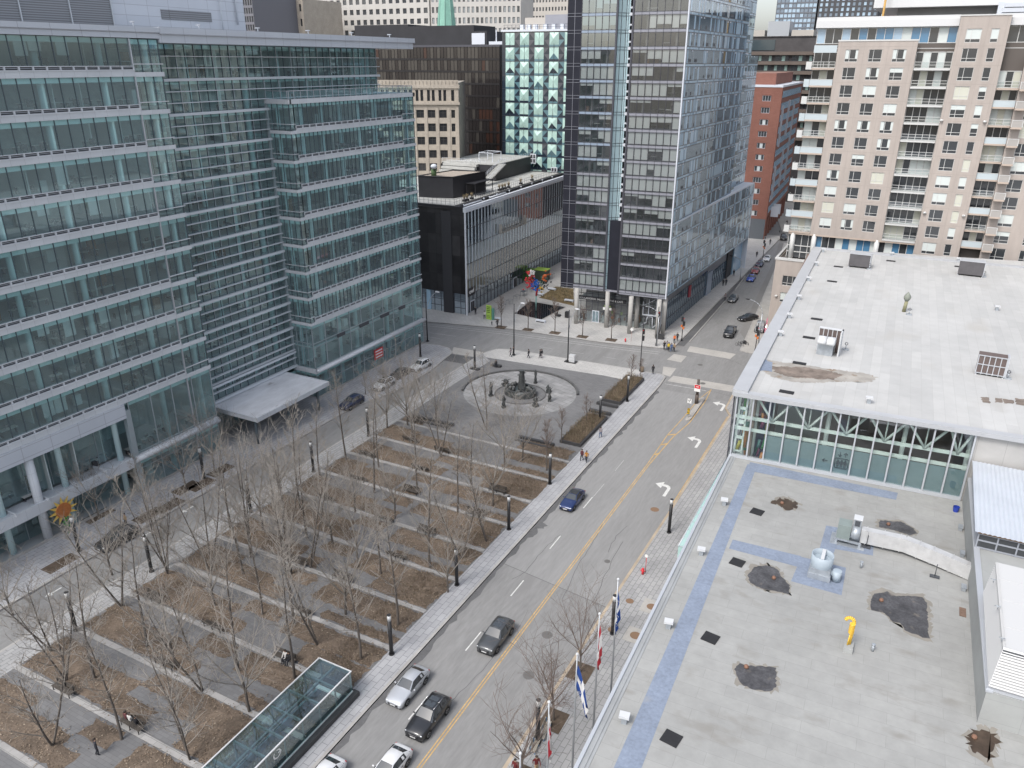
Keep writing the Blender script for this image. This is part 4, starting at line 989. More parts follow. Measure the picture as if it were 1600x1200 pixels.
for (u0, u1, d0, d1, z) in ((4, 9, -7, -3, 6.0),):
    for u in (u0, u1):
        for d in (d0, d1): b.fbox(Fs, u, d, BH+3.8, u+.14, d+.14, BH+z)
    b.fbox(Fs, u0, d0, BH+z, u1, d0+.14, BH+z+.14); b.fbox(Fs, u0, d1, BH+z, u1+.14, d1+.14, BH+z+.14); b.fbox(Fs, u0, d0, BH+z, u0+.14, d1, BH+z+.14); b.fbox(Fs, u1, d0, BH+z, u1+.14, d1, BH+z+.14)
b.build('pergola', M['t_white'], bk)
M['grass_dry'] = mat('ornamental_grass', (.30, .235, .13), .9)
rr_ = random.Random(8)
for i, u in enumerate((8.5, 9.8, 12, 26, 27.5, 29, 31, 38, 45)):
    b = MB(); q = Vector(fp(FB, u, -4.9, BH-.42)); b.box(q.x-.35, q.y-.35, q.z, q.x+.35, q.y+.35, q.z+.45, 1)
    for _ in range(60):
        t = rr_.uniform(0, 6.28); e = rr_.uniform(.1, .5); p = q+Vector((0, 0, .4)); b.tube(p, p+Vector((e*math.cos(t), e*math.sin(t), rr_.uniform(.6, 1.3))), .03, .008, n=3, mi=0)
    tag(b.build('grass_planter', [M['grass_dry'], M['blk_flat']]), ['nearest', 'second', 'third', 'fourth', 'fifth', 'sixth', 'seventh', 'eighth', 'ninth'][i]+' planter of dry tan grass from the front along the black building terrace', 'planter', 'grass planters on the roof terrace')
for (u, d, n_) in ((3.0, -.2, 0), (15, -.2, 1)):
    b = MB(); a = Vector(fp(FB, u, -2.0, BH-.3)); e = Vector(fp(FB, u+5.5, -.6, BH+.2)); b.tube(a, e, .16, n=6); b.tube(a+Vector((0, 0, -.2)), a+Vector((0, 0, .35)), .1, n=6); b.tube(e, e+Vector((.3, .2, -.5)), .1, n=6)
    tag(b.build('roof_davit', M['t_white']), 'white davit arm on the roof edge of the black building, ' + ('nearest its front corner' if not n_ else 'second from the corner'), 'davit arm', 'white davit arms on the roof edge')
for i in range(7):
    b = MB(); a = Vector(fp(FB, 11+6.5*i, -1.3, BH-.5)); b.tube(a, a+Vector((0, 0, .7)), .06, n=5); b.box(a.x-.15, a.y-.15, a.z+.6, a.x+.15, a.y+.15, a.z+.8)
    tag(b.build('roof_lamp', M['t_white']), ['nearest', 'second', 'third', 'fourth', 'fifth', 'sixth', 'seventh', 'eighth', 'ninth'][i]+' small white lamp from the front along the black building parapet', 'roof lamp', 'small lamps along the roof parapet')
q = G(678, 275, PHZ); b = MB(); b.tube((q.x, q.y, PHZ), (q.x, q.y, PHZ+1.5), .6, n=10, mi=1); b.tube((q.x, q.y, PHZ+1.5), (q.x+.3, q.y-.4, PHZ+2.1), .35, n=8); b.ball((q.x+.4, q.y-.5, PHZ+2.2), .75, .75, .55)
tag(b.build('roof_exhaust', [M['t_white'], mat('olive_green', (.08, .13, .06), .8)]), 'white exhaust cowl on a green base standing on the gravel penthouse roof', 'exhaust fan')
# ------------------------------------------------------------------ teal triangle building
M['tri_dk'] = mat('prism_glass_dark', (.02, .03, .045), .08, spec=.6, coat=.5)
M['tri_teal'] = mat('prism_glass_teal', (.10, .19, .22), .12, spec=.6, coat=.6)
M['tri_pale'] = mat('prism_glass_pale', (.44, .62, .56), .25, spec=.5, coat=.5)
M['tri_mid'] = mat('prism_glass_mid', (.36, .52, .47), .25, spec=.5, coat=.5)
M['tri_grey'] = mat('prism_glass_grey', (.08, .085, .10), .15, spec=.5, coat=.5)
X0, X1, YT, ZT0, ZT1 = -111.0, -88.6, 206.0, 20.0, 59.6
tri = thing('prism_facade_building', 'teal building faced with folded glass pyramids and dark triangles behind the black block', 'building', (-100, 206, 0))
FTR = (Vector((X0, YT, 0)), Vector((1, 0, 0)), Vector((0, -1, 0)))
b = MB(); b.fbox(FTR, 0, -22, 0, X1-X0, -.5, ZT1); b.build('wall', M['tri_dk'], tri)
nr = 11; rh = (ZT1-.3-ZT0)/nr; rp = random.Random(2)
for k in range(nr):
    z0 = ZT0+rh*k; z1 = z0+rh
    b = MB(); b.fquad(FTR, 0, z0, 1.1, z1, 0.0, 0)
    u = 1.1; i = 0
    while u < X1-X0-.4:
        wide = i % 2 == 0; w = (2.75 if wide else 1.7); u1 = min(u+w, X1-X0); zs = z0+.55
        if wide:
            b.fbox(FTR, u, -.2, z0, u1, .05, zs, 0 if rp.random() < .4 else 1)
            out = .55 if (i//2+k) % 2 else .12; cm = rp.random()
            P = [fp(FTR, u, 0, zs), fp(FTR, u1, 0, zs), fp(FTR, u1, 0, z1), fp(FTR, u, 0, z1)]; A = fp(FTR, (u+u1)/2, out, (zs+z1)/2)
            ms = (2, 3, 2, 3) if cm < .55 else (rp.choice((0, 1)), 2, 3, 2)
            for j in range(4): b.poly([P[j], P[(j+1) % 4], A], ms[j])
        else:
            zc = (z0+z1)/2; P = [fp(FTR, u, 0, z0), fp(FTR, u1, 0, z0), fp(FTR, u1, 0, zc), fp(FTR, u, 0, zc), fp(FTR, u1, 0, z1), fp(FTR, u, 0, z1)]
            fl = (i//2) % 2; dk = 4 if rp.random() < .3 else 1
            if fl: b.poly([P[0], P[1], P[2]], 0); b.poly([P[0], P[2], P[3]], dk); b.poly([P[3], P[2], P[5]], 0); b.poly([P[2], P[4], P[5]], dk)
            else: b.poly([P[0], P[1], P[3]], 0); b.poly([P[1], P[2], P[3]], dk); b.poly([P[3], P[2], P[4]], 0); b.poly([P[3], P[4], P[5]], dk)
        u = u1; i += 1
    s = b.build('prism_glazing', [M['tri_dk'], M['tri_teal'], M['tri_pale'], M['tri_mid'], M['tri_grey']], tri)
    b = MB(); b.fbox(FTR, 0, 0, z0-.04, X1-X0, .1, z0+.04); u = 1.1+2.75/2
    while u < X1-X0: b.fbox(FTR, u-.03, .02, z0, u+.03, .16, z1); u += 4.45
    b.build('mullion', M['t_frame'], s)
b = MB(); b.fbox(FTR, -.2, -22, ZT1, X1-X0+.2, .15, ZT1+.5); b.build('roof_edge', M['t_white'], tri)
b = MB(); b.fbox(FTR, 3, -9, ZT1+.5, 9.5, -8, ZT1+3.8, 0); b.fbox(FTR, 9.5, -9, ZT1+.5, 21, -7.5, ZT1+4.4, 1)
for u in (4, 6, 8, 11, 13.5, 16, 18.5): b.fbox(FTR, u, -4, ZT1+.5, u+1.1, -3, ZT1+1.9, 2)
b.build('roof_plant', [mat('plant_room_beige', (.45, .42, .38), .8), M['t_span'], M['t_white']], tri)
b = MB(); railing(b, [fp(FTR, .3, -.6, ZT1+.5), fp(FTR, 22, -.6, ZT1+.5)], 1.2, 1.2, .05); b.build('roof_railing', M['t_frame'], tri)
for u, z in ((9.3, 25.2), (16.0, 21.9)):
    b = MB(); b.fbox(FTR, u, .6, z, u+1.9, .75, z+2.7); d = b.build('roof_door', M['t_white'], tri)
    b = MB()
    for q in (u+.2, u+1.05):
        for zz in (z+.3, z+1.5): b.fbox(FTR, q, .75, zz, q+.62, .77, zz+.95)
    b.build('door_pane', M['dark_in'], d)

# ------------------------------------------------------------------ brown black glass office block with a stone corner block before it
M['brown_g1'] = mat('bronze_glass', (.025, .022, .022), .1, spec=.5, coat=.35); M['brown_g2'] = mat('bronze_glass_lit', (.058, .053, .048), .15, spec=.5, coat=.3)
M['brown_g3'] = mat('bronze_glass_red_reflection', (.05, .026, .02), .2, spec=.4, coat=.3); M['brown_f'] = mat('bronze_frame', (.022, .02, .021), .4, metal=.2)
bg_ = thing('bronze_glass_building', 'dark bronze glass office block with a black roof storey behind the stone block', 'office building', (-145, 225, 0))
FBR = (Vector((-170, 222, 0)), Vector((1, 0, 0)), Vector((0, -1, 0))); BW = 49.5; rb = random.Random(6)
for k in range(16):
    z0 = 3.5*k+.2; b = MB(); n = 40; w = BW/n
    for i in range(n):
        q = rb.random(); lit = .5 if k > 12 and i < 34 else .12; red = .3 if (k < 12 and i > 33) else .04  # reddish panes, mostly at the right: a reflection put into the glass colour
        mi = 1 if q < lit else (2 if q > 1-red else 0)
        b.fquad(FBR, w*i, z0, w*(i+1), z0+3.5, 0.0, mi)
    s = b.build('ribbon_window', [M['brown_g1'], M['brown_g2'], M['brown_g3']], bg_)
    b = MB(); b.fbox(FBR, 0, 0, z0-.25, BW, .12, z0+.3)
    for i in range(n+1): b.fbox(FBR, w*i-.05, 0, z0, w*i+.05, .1, z0+3.5)
    b.build('mullion', M['brown_f'], s)
b = MB(); b.fbox(FBR, 0, -30, 0, BW, -.4, 56.1); b.build('wall', M['brown_f'], bg_)
b = MB(); b.fbox(FBR, -.2, -30, 56.2, BW+.1, .2, 56.8); b.build('roof_edge', M['t_frame'], bg_)
M['blk_roof'] = mat('black_roof_storey', (.03, .03, .034), .6, noise=(.2, .2))
b = MB(); b.fbox(FBR, 10, -22, 56.8, 36, -8, 62.6); b.fbox(FBR, 36, -22, 56.8, 41.8, -6, 60.8); b.fbox(FBR, -12, -24, 56.8, 10, -10, 63.3); b.build('roof_storey', M['blk_roof'], bg_)
b = MB(); b.fbox(FBR, 36.6, -5.9, 57, 41.2, -5.7, 60.2)
for u in (44, 46.5, 48): b.fbox(FBR, u, -8, 56.8, u+.25, -7.7, 61)
b.fbox(FBR, 42.5, -9, 56.8, 48, -6, 57.8); b.build('roof_plant', M['t_white'], bg_)

M['stone'] = mat('limestone', (.40, .355, .30), .85, noise=(.25, .12), fine=(2, .08)); M['stone_win'] = mat('old_window_glass', (.03, .03, .033), .15, spec=.6, coat=.4)
st = thing('stone_corner_building', 'beige limestone block with a moulded cornice and square dark windows before the bronze offices', 'building', (-116, 185, 0))
SA = R(27); SWd = 21.4; us_ = Vector((math.cos(SA), math.sin(SA), 0)); FST = (Vector((-112.7, 185, 0))-us_*SWd, us_, Vector((math.sin(SA), -math.cos(SA), 0)))
cols = [(1.2, 3.2), (4.2, 6.2), (7.2, 9.2), (10.2, 12.2), (13.2, 15.2), (16.2, 18.2), (19.4, 20.4)]
rows = [(3.4*k-.2+1.1, 3.4*k-.2+3.1) for k in range(12)]
b = MB(); grid_wall(b, FST, 0, SWd, 0, 42.2, cols, rows, -.5, 0)
nar = [(a+o, a+o+.75) for (a, c) in cols[:6] for o in (0, 1.25)]+[(19.5, 20.3)]
grid_wall(b, FST, 0, SWd, 42.2, 45.6, nar, [(42.5, 45.2)], -.5, 0)
for u in [0]+[c[1]+.1 for c in cols[:6]]+[20.6]: b.fbox(FST, u, 0, 8, u+.75, .12, 41)
b.build('wall', M['stone'], st)
b = MB(); b.fbox(FST, -.3, 0, 41.6, SWd+.35, .5, 42.2); b.fbox(FST, -.2, -.5, 45.6, SWd+.3, .3, 46.5); b.fbox(FST, 0, -.5, 46.5, SWd, 0, 47.6)
for i in range(22): b.fbox(FST, .1+i*.97, 0.02, 46.5, .6+i*.97, .16, 47.4)
b.build('cornice', M['stone'], st)
b = MB(); b.fbox(FST, .1, -28, 0, SWd-.1, -.5, 46.9); b.build('core', mat('stone_side', (.33, .30, .26), .9, noise=(.2, .15)), st)
wm = window_mesh('sash_window', 2.0, 2.0, [mat('window_frame_dark', (.06, .055, .05), .6), M['stone_win']], fw=.08, mull=(1.0,), trans=((1.25, .08, 1.92),))
wn = window_mesh('sash_window_narrow', 1.0, 2.0, [MATS['window_frame_dark'], M['stone_win']], fw=.07, trans=((1.25, .07, .93),))
ws = window_mesh('sash_window_small', .75, 2.7, [MATS['window_frame_dark'], M['stone_win']], fw=.06, trans=((1.4, .06, .69),))
place_parts([wm], [fp(FST, c[0], -.3, r_[0]) for r_ in rows[4:] for c in cols[:6]], st, 'window', SA)
place_parts([wn], [fp(FST, cols[6][0], -.3, r_[0]) for r_ in rows[4:]], st, 'window', SA)
place_parts([ws], [fp(FST, c[0], -.3, 42.5) for c in nar], st, 'window', SA)

# ------------------------------------------------------------------ far offices, spire and towers on the skyline
M['far_white'] = mat('far_precast', (.50, .48, .45), .85, noise=(.1, .06)); M['far_win'] = mat('far_window', (.06, .065, .07), .15, spec=.6, coat=.4); M['far_win2'] = mat('far_window_pale', (.24, .26, .27), .2, spec=.6, coat=.4)
M['far_beige'] = mat('far_precast_beige', (.46, .43, .39), .85, noise=(.1, .06))
def far_block(name, label, x0, x1, y, z0, z1, nc, nr, wf, hf, wall, win, ang=0.0, depth=30, cat='office building', frame=None, wlimit=100, z_win0=None, sidewin=False):
    """Slab with a real grid of recessed windows on the side that faces us."""
    t = thing(name, label, cat, ((x0+x1)/2, y, 0))
    u = Vector((math.cos(ang), math.sin(ang), 0)); n = Vector((u.y, -u.x, 0)); F = (Vector((x0, y, 0)), u, n); Wd = (x1-x0)/math.cos(ang)
    pw, ph = Wd/nc, (z1-z0)/nr
    uw = [(pw*(i+.5-wf/2), pw*(i+.5+wf/2)) for i in range(nc)]; zw = [(z0+ph*(k+.5-hf/2), z0+ph*(k+.5+hf/2)) for k in range(nr)]
    b = MB(); grid_wall(b, F, 0, Wd, 0, z1+.8, uw, zw, -.6, 0); b.build('wall', wall, t)
    b = MB(); b.fbox(F, .05, -depth, 0, Wd-.05, -.62, z1+.7); b.build('core', wall, t)
    meshes = [window_mesh(name+'_window', pw*wf, ph*hf, [frame or M['t_frame'], m_], fw=min(.12, pw*wf*.1)) for m_ in win]
    place_parts(meshes, [fp(F, a, -.35, c) for (c, d) in reversed(zw) for (a, _) in uw], t, 'window', ang, wlimit)
    return t, F, Wd
far_block('precast_office_slab', 'pale precast office slab with square dark windows, right of the old stone building', -330, -243, 372, 44, 84, 20, 8, .55, .5, M['far_white'], [M['far_win']], 0.0)
far_block('precast_office_wing', 'pale precast office wing with greyish windows, just left of the green spire', -242, -196, 372, 44, 84, 20, 8, .55, .55, M['far_white'], [M['far_win2'], M['far_win2'], M['far_win']], R(14))
b = MB(); 
far_block('precast_office_tower', 'cream office tower with tight rows of narrow dark windows behind the green spire', -235, -158, 455, 42, 92, 38, 11, .5, .45, M['far_beige'], [M['far_win']], 0.0)
far_block('old_stone_building', 'old brownish stone building with small windows at the far left of the skyline', -322, -290, 330, 40, 80, 9, 6, .35, .5, M['stone'], [M['stone_win']], 0.0, cat='building')
far_block('dark_sliver_tower', 'thin dark blue tower seen at the edge of the grey penthouse wall', -300, -294, 300, 40, 90, 4, 14, .7, .7, mat('sliver_wall', (.16, .16, .18), .6), [M['far_win']], 0.0, cat='tower')
far_block('banded_office', 'grey banded office with a roof crane before it, left of the tall glass tower', -166, -135, 480, 40, 84, 10, 8, .8, .45, M['far_white'], [M['far_win2'], M['far_win']], 0.0)
far_block('striped_blue_office', 'small blue white office seen between the two pale precast towers', -262, -240, 520, 50, 88, 6, 8, .6, .5, mat('pale_blue_wall', (.45, .5, .58), .7), [mat('blue_window', (.08, .16, .32), .2, coat=.5)], 0.0)
# green copper spire
sp = thing('church_spire', 'pale green copper church spire rising over the black roof storey', 'spire', (-199, 318, 0))
M['copper'] = mat('green_copper', (.22, .42, .34), .8, noise=(.3, .15))
b = MB(); cxs, cys = -199, 318
ringp = lambda r, z: [(cxs+r*math.cos(math.pi/8+k*math.pi/4), cys+r*math.sin(math.pi/8+k*math.pi/4), z) for k in range(8)]
b.loft([ringp(5.2, 40), ringp(4.9, 58), ringp(0.4, 100)], smooth=False); b.build('spire_roof', M['copper'], sp)
b = MB(); b.box(cxs-5, cys-5, 0, cxs+5, cys+5, 41); b.build('tower_shaft', M['stone'], sp)
for k in range(8):
    t = math.pi/8+k*math.pi/4; b = MB(); b.tube((cxs+5.0*math.cos(t), cys+5.0*math.sin(t), 57), (cxs+.5*math.cos(t), cys+.5*math.sin(t), 99), .22, .1, n=5); b.build('spire_rib', mat('copper_pale', (.30, .5, .42), .8), sp)
for k, zz in ((0, 61), (2, 61), (4, 61), (6, 61)):
    t = -math.pi/2+k*math.pi/4; r_ = 4.3; b = MB(); px_, py_ = cxs+r_*math.cos(t), cys+r_*math.sin(t)
    b.prism([(px_-.9, py_-.5), (px_+.9, py_-.5), (px_+.9, py_+.8), (px_-.9, py_+.8)], 59, 63); b.loft([[(px_-1, py_-.6, 63), (px_+1, py_-.6, 63), (px_+1, py_+.9, 63), (px_-1, py_+.9, 63)], [(px_-.05, py_-.05, 66), (px_+.05, py_-.05, 66), (px_+.05, py_+.05, 66), (px_-.05, py_+.05, 66)]], smooth=False)
    b.build('spire_dormer', MATS['copper_pale'], sp)
# crane
cr = thing('tower_crane', 'thin orange lattice crane standing on the beige roof plant beside the tall tower', 'crane', (-157, 440, 0))
b = MB(); M['crane'] = mat('crane_orange', (.55, .33, .10), .6)
for dx in (-.9, .9):
    for dy in (-.9, .9): b.tube((-157+dx, 440+dy, 40), (-157+dx, 440+dy, 92), .16, n=4)
for k in range(26):
    z = 40+2*k; s_ = 1 if k % 2 else -1; b.tube((-157-.9*s_, 439.1, z), (-157+.9*s_, 439.1, z+2), .1, n=4); b.tube((-157-.9*s_, 440.9, z), (-157+.9*s_, 440.9, z+2), .1, n=4)
b.build('mast', M['crane'], cr)
b = MB(); b.box(-160, 436, 40, -150, 446, 58); b.build('mast_base', M['far_beige'], cr)

# right side of the skyline
M['c_entr'] = mat('entrance_grey_glass', (.13, .145, .16), .2, coat=.4)
M['br_brick'] = brick_mat('red_brick', (.225, .095, .072), (.25, .11, .085), (.26, .15, .12), .6, .2, .02, rough=.9, vertical=True, noise=(.15, .12))
brk = thing('red_brick_building', 'tall red brick apartment block along the far street beyond the tower', 'apartment building', (-52, 275, 0))
XB0, YB = -58, 254
FBK = (Vector((XB0, YB, 0)), Vector((1, 0, 0)), Vector((0, -1, 0)))
WB = 15.2
FBE = (Vector((XB0+WB, YB, 0)), Vector((-.052, .9986, 0)), Vector((.9986, .052, 0)))
colsb = [(1.2, 2.6), (4.2, 6.8), (9.6, 12.2)]; rowsb = [(3.9+3.4*k, 5.5+3.4*k) for k in range(12)]
b = MB(); grid_wall(b, FBK, 0, WB, 0, 45.2, colsb, rowsb, -.4, 0)
cole = [(1.5+2.6*i, 2.9+2.6*i) for i in range(20)]
grid_wall(b, FBE, 0, 57, 7.0, 45.2, cole, [(8.2+3.4*k, 10.2+3.4*k) for k in range(11)], -.4, 0)
for i in range(10): b.fbox(FBE, 5.6*i, -1.5, 0, 5.6*i+1.2, 0, 7.0)
b.fbox(FBE, 6, -12, 45.2, 50, -3, 49); b.build('wall', M['br_brick'], brk)
b = MB(); b.fbox(FBK, .2, -40, 0, WB-2.5, -.45, 45); b.fbox(FBE, 4, -14, 0, 56, -1.6, 45); b.build('core', mat('brick_core', (.05, .04, .04), .9), brk)
b = MB(); b.fbox(FBK, -.1, -3.4, 45.2, WB+.1, .15, 45.8); b.fbox(FBE, 3.5, -14, 45.2, 57, .2, 45.75); b.build('cornice', M['t_white'], brk)
wb = [window_mesh('brick_window', 2.4, 1.6, [M['t_white'], M['far_win'], M['blind']], fw=.07, mull=(.8, 1.6), blind=((.85, 1.55, .1, 1.5),)), window_mesh('brick_window_dark', 2.4, 1.6, [M['t_white'], M['far_win'], M['blind']], fw=.07, mull=(.8, 1.6))]
place_parts(wb, [fp(FBK, a+(c-a-2.4)/2, -.2, r_[0]) for (a, c) in colsb[1:] for r_ in rowsb], brk, 'window', 0)
wb1 = window_mesh('brick_window_slim', 1.4, 1.6, [M['t_white'], M['far_win']], fw=.06, mull=(.7,)); place_parts([wb1], [fp(FBK, 1.2, -.2, r_[0]) for r_ in rowsb], brk, 'window', 0)
wb2 = window_mesh('brick_side_window', 1.4, 2.0, [M['t_span_l'], M['far_win']], fw=.12, mull=(.7,)); ang_e = math.atan2(FBE[1].y, FBE[1].x)
place_parts([wb2], [fp(FBE, a, .07, 8.2+3.4*k) for (a, c) in cole[:9] for k in range(11)], brk, 'window', ang_e)
place_parts([wb2], [fp(FBE, a, .07, 8.2+3.4*k) for (a, c) in cole[9:] for k in range(11)], brk, 'window', ang_e, limit=0)
b = MB()
for (u, z0, z1) in ((3.9, 12, 22), (3.9, 28, 40), (19.5, 14, 26), (19.5, 30, 41), (34, 14, 40)): b = MB(); b.fbox(FBE, u, .0, z0, u+1.3, .5, z1); b.build('bay_panel', mat('bay_grey', (.38, .40, .44), .6), brk)
b = MB()
for u in (7, 12.6): b = MB(); b.fbox(FBE, u, .3, 6.2, u+.3, 2.6, 9.4); b.build('banner', M['t_white'], brk)
b = MB(); b.fbox(FBK, 9, -.05, .1, 15, .2, 6.4); b.build('entrance_glass', M['c_entr'], brk)
# building behind along the far street, right of the brick block
far_block('grey_street_building', 'pale grey street building beyond the red brick block', -74, -56, 335, 4, 46, 7, 10, .5, .5, mat('grey_render', (.36, .36, .37), .85), [M['far_win']], 0.0, depth=60, cat='building')
# dark terraced residential block
M['dk_res'] = mat('dark_cladding', (.07, .065, .066), .7, noise=(.3, .2)); M['dk_band'] = mat('brown_band', (.13, .105, .09), .8, noise=(.3, .15))
dr = thing('dark_terraced_block', 'dark grey terraced apartment block with brown bands between the brick block and the beige flats', 'apartment building', (-62, 330, 0))
FD = (Vector((-86, 330, 0)), Vector((1, 0, 0)), Vector((0, -1, 0)))
b = MB(); b.fbox(FD, 0, -30, 0, 52, -2, 56); b.fbox(FD, 9, -30, 56, 52, -3, 61); b.build('wall', M['dk_res'], dr)
for k in range(10):
    z = 24+3.4*k; b = MB(); b.fbox(FD, -2+1.2*(k % 3), -2.2, z, 52, -.2, z+1.2); b.build('balcony_band', M['dk_band'], dr)
wd = [window_mesh('terrace_window', 5.0, 2.0, [M['t_frame'], M['far_win'], M['tri_mid']], fw=.1, mull=(1.2, 2.4, 3.8), blind=((.1, 1.1, .1, 1.9), (3.9, 4.9, .1, 1.9))), window_mesh('terrace_window_b', 5.0, 2.0, [M['t_frame'], M['far_win'], M['tri_mid']], fw=.1, mull=(1.2, 2.4, 3.8), blind=((2.5, 3.7, .1, 1.9),))]
place_parts(wd, [fp(FD, 1+6.2*i, -1.9, 25.25+3.4*k) for k in range(9) for i in range(8)], dr, 'window', 0)
b = MB(); b.fbox(FD, 12, -3.0, 56.3, 25, -2.8, 60); b.build('penthouse_window', mat('dk_win', (.05, .07, .08), .1, coat=.6), dr)
b = MB(); b.fbox(FD, 9, -14, 61.2, 20, -6, 63.5, 1); b.fbox(FD, 21, -14, 61.2, 29, -6, 66.5, 0); b.fbox(FD, 30, -14, 61.2, 38, -6, 63.4, 1); b.fbox(FD, 8, -30, 61, 52, -2.6, 61.25, 2); b.build('roof_plant', [mat('plant_grey', (.38, .40, .42), .7), M['far_beige'], M['dk_res']], dr)
# glass residential towers on the skyline
M['sky_win'] = mat('skyline_glass', (.33, .45, .56), .12, spec=.7, coat=.7); M['sky_win2'] = mat('skyline_glass_dark', (.14, .19, .25), .12, spec=.7, coat=.7)
far_block('blue_glass_highrise', 'blue glass high-rise with slim dark floors on the right skyline', -112, -86, 600, 40, 95, 10, 18, .9, .8, mat('skyline_wall', (.15, .16, .18), .6), [M['sky_win'], M['sky_win'], M['sky_win2']], 0.0, cat='high-rise')
far_block('dark_grid_highrise', 'dark grey high-rise with columns of blue windows beside the blue glass one', -85, -48, 600, 40, 95, 11, 18, .55, .75, mat('skyline_dark', (.07, .07, .075), .7), [M['sky_win'], M['sky_win2']], 0.0, cat='high-rise')
far_block('brown_highrise', 'brownish high-rise with pale blinds at the right of the dark grid tower', -47, -20, 640, 40, 95, 8, 16, .6, .6, mat('skyline_brown', (.17, .13, .11), .8), [M['far_win2'], M['far_win']], 0.0, cat='high-rise')
wv = thing('white_rooftop_hall', 'big white hall with a grey base rising behind the beige flats', 'building', (30, 262, 0))
b = MB(); b.box(-16, 262, 0, 90, 300, 66); b.build('grey_base', mat('hall_base', (.30, .295, .29), .8, noise=(.1, .1)), wv)
b = MB(); b.box(-22, 258, 66, 90, 300, 86); b.build('white_box', mat('hall_white', (.68, .68, .68), .7, noise=(.05, .05)), wv)
b = MB()
for k in range(7): b.box(7+k*.4, 254-k*.1, 58+k*1.2, 22-k*.3, 257, 59.0+k*1.2)
b.box(8, 254.5, 58, 21, 256.5, 66.5); b.build('roof_louvre', M['t_white'], wv)
b = MB(); b.tube((-19, 255, 50), (-19, 255, 74), .3, n=6); b.build('yellow_mast', M['crane'], wv)
far_block('distant_beige_block', 'distant beige block low on the skyline right of the tall tower', -180, -120, 700, 20, 62, 10, 6, .5, .4, M['far_beige'], [M['far_win2']], 0.0, cat='building')
# wooded hill far off
b = MB(); rh_ = random.Random(9); N = 60
row0 = [(-1500+50*i, 1900, -1) for i in range(N)]; row1 = [(-1500+50*i, 2050, 20+50*math.exp(-((i-16)/4)**2)*(1+.1*rh_.random())) for i in range(N)]; row2 = [(-1500+50*i, 2300, 30+170*math.exp(-((i-16)/4.5)**2)*(1+.05*rh_.random())) for i in range(N)]
for a, c in ((row0, row1), (row1, row2)):
    for i in range(N-1): b.quad(a[i], a[i+1], c[i+1], c[i])
b.build('hills', mat('far_hill', (.30, .29, .29), 1, noise=(.02, .2)), kind='structure')

# ------------------------------------------------------------------ beige apartment block
M['beige'] = mat('precast_beige', (.40, .352, .318), .85, noise=(.15, .07), fine=(1.2, .05), scale_xyz=(1, 1, .22)); M['beige2'] = mat('precast_joint', (.345, .303, .273), .9)
M['w_frame'] = mat('window_frame_white', (.56, .56, .545), .5); M['c_glass'] = mat('flat_window_glass', (.045, .05, .055), .06, spec=.6, coat=.6); M['c_blue'] = mat('flat_window_blue', (.08, .20, .33), .06, spec=.6, coat=.7)
M['c_blind'] = mat('flat_blind', (.58, .62, .60), .8); M['c_blind2'] = mat('flat_curtain', (.54, .54, .46), .85); M['bal_w'] = mat('balcony_white_glass', (.47, .53, .555), .3, spec=.5, coat=.4); M['bal_conc'] = mat('balcony_concrete', (.46, .38, .32), .85)
YC = 157.2
cd = thing('beige_apartment_block', 'beige precast apartment block with white framed windows and balconies behind the pale roof', 'apartment building', (-5, YC, 0))
FC = (Vector((0, YC, 0)), Vector((1, 0, 0)), Vector((0, -1, 0)))
ZW = [52.1-2.9*k for k in range(11)]      # window sills
def wins(w, h, mull, low):
    """Variants of one flat's window: dark, blind half or fully down, curtain."""
    tr = ((h*.26, .06, w-.06),) if low else ()
    Mt = [M['w_frame'], M['c_glass'], M['c_blind']]; Mc = [M['w_frame'], M['c_glass'], M['c_blind2']]
    g_ = lambda z0, x0=.06, x1=None: ((x0, x1 or w-.06, z0, h-.06),)
    return [window_mesh('flat_window', w, h, Mt, .07, mull, tr), window_mesh('flat_window_blind', w, h, Mt, .07, mull, tr, g_(h*.28)), window_mesh('flat_window_half', w, h, Mt, .07, mull, tr, g_(h*.62)),
            window_mesh('flat_window_curtain', w, h, Mc, .07, mull, tr, g_(.06)), window_mesh('flat_window_side', w, h, Mt, .07, mull, tr, ((.06, w*.3, h*.28, h-.06), (w*.8, w-.06, h*.28, h-.06)))]
def pickw(k): return rnd.choices((0, 1, 2, 3, 4), (5, 5, 2, 2, 2))[0]
# block A
ca = [(-16.75, -14.65), (-12.95, -10.85), (-9.2, -7.1)]
b = MB(); grid_wall(b, FC, -18.1, -5.6, 21.8, 55.4, ca, [(z, z+2.0) for z in reversed(ZW)], -.5, 0)
b.build('wall', M['beige'], cd)
b = MB(); b.fbox(FC, -18.2, -.5, 55.4, -5.5, .08, 55.65); b.build('parapet_cap', M['w_frame'], cd)
b = MB()
for z in ZW: b.fbox(FC, -18.1, 0, z+2.42, -5.6, .006, z+2.46)
for u in (-17.6, -13.8, -10.0, -6.3): b.fbox(FC, u-.02, .0, 21.8, u+.02, .008, 55.4)
for z in ZW: b.fbox(FC, 0, .5, z+2.42, 7.15, .508, z+2.46)
for u in (.4, 4.1, 6.7): b.fbox(FC, u-.02, .5, 12, u+.02, .51, 58.9)
b.build('panel_joint', M['beige2'], cd)
place_parts(wins(2.1, 2.0, (.75,), True), [fp(FC, a, -.14, z) for z in ZW for (a, c) in ca], cd, 'window', 0, 100, pickw)
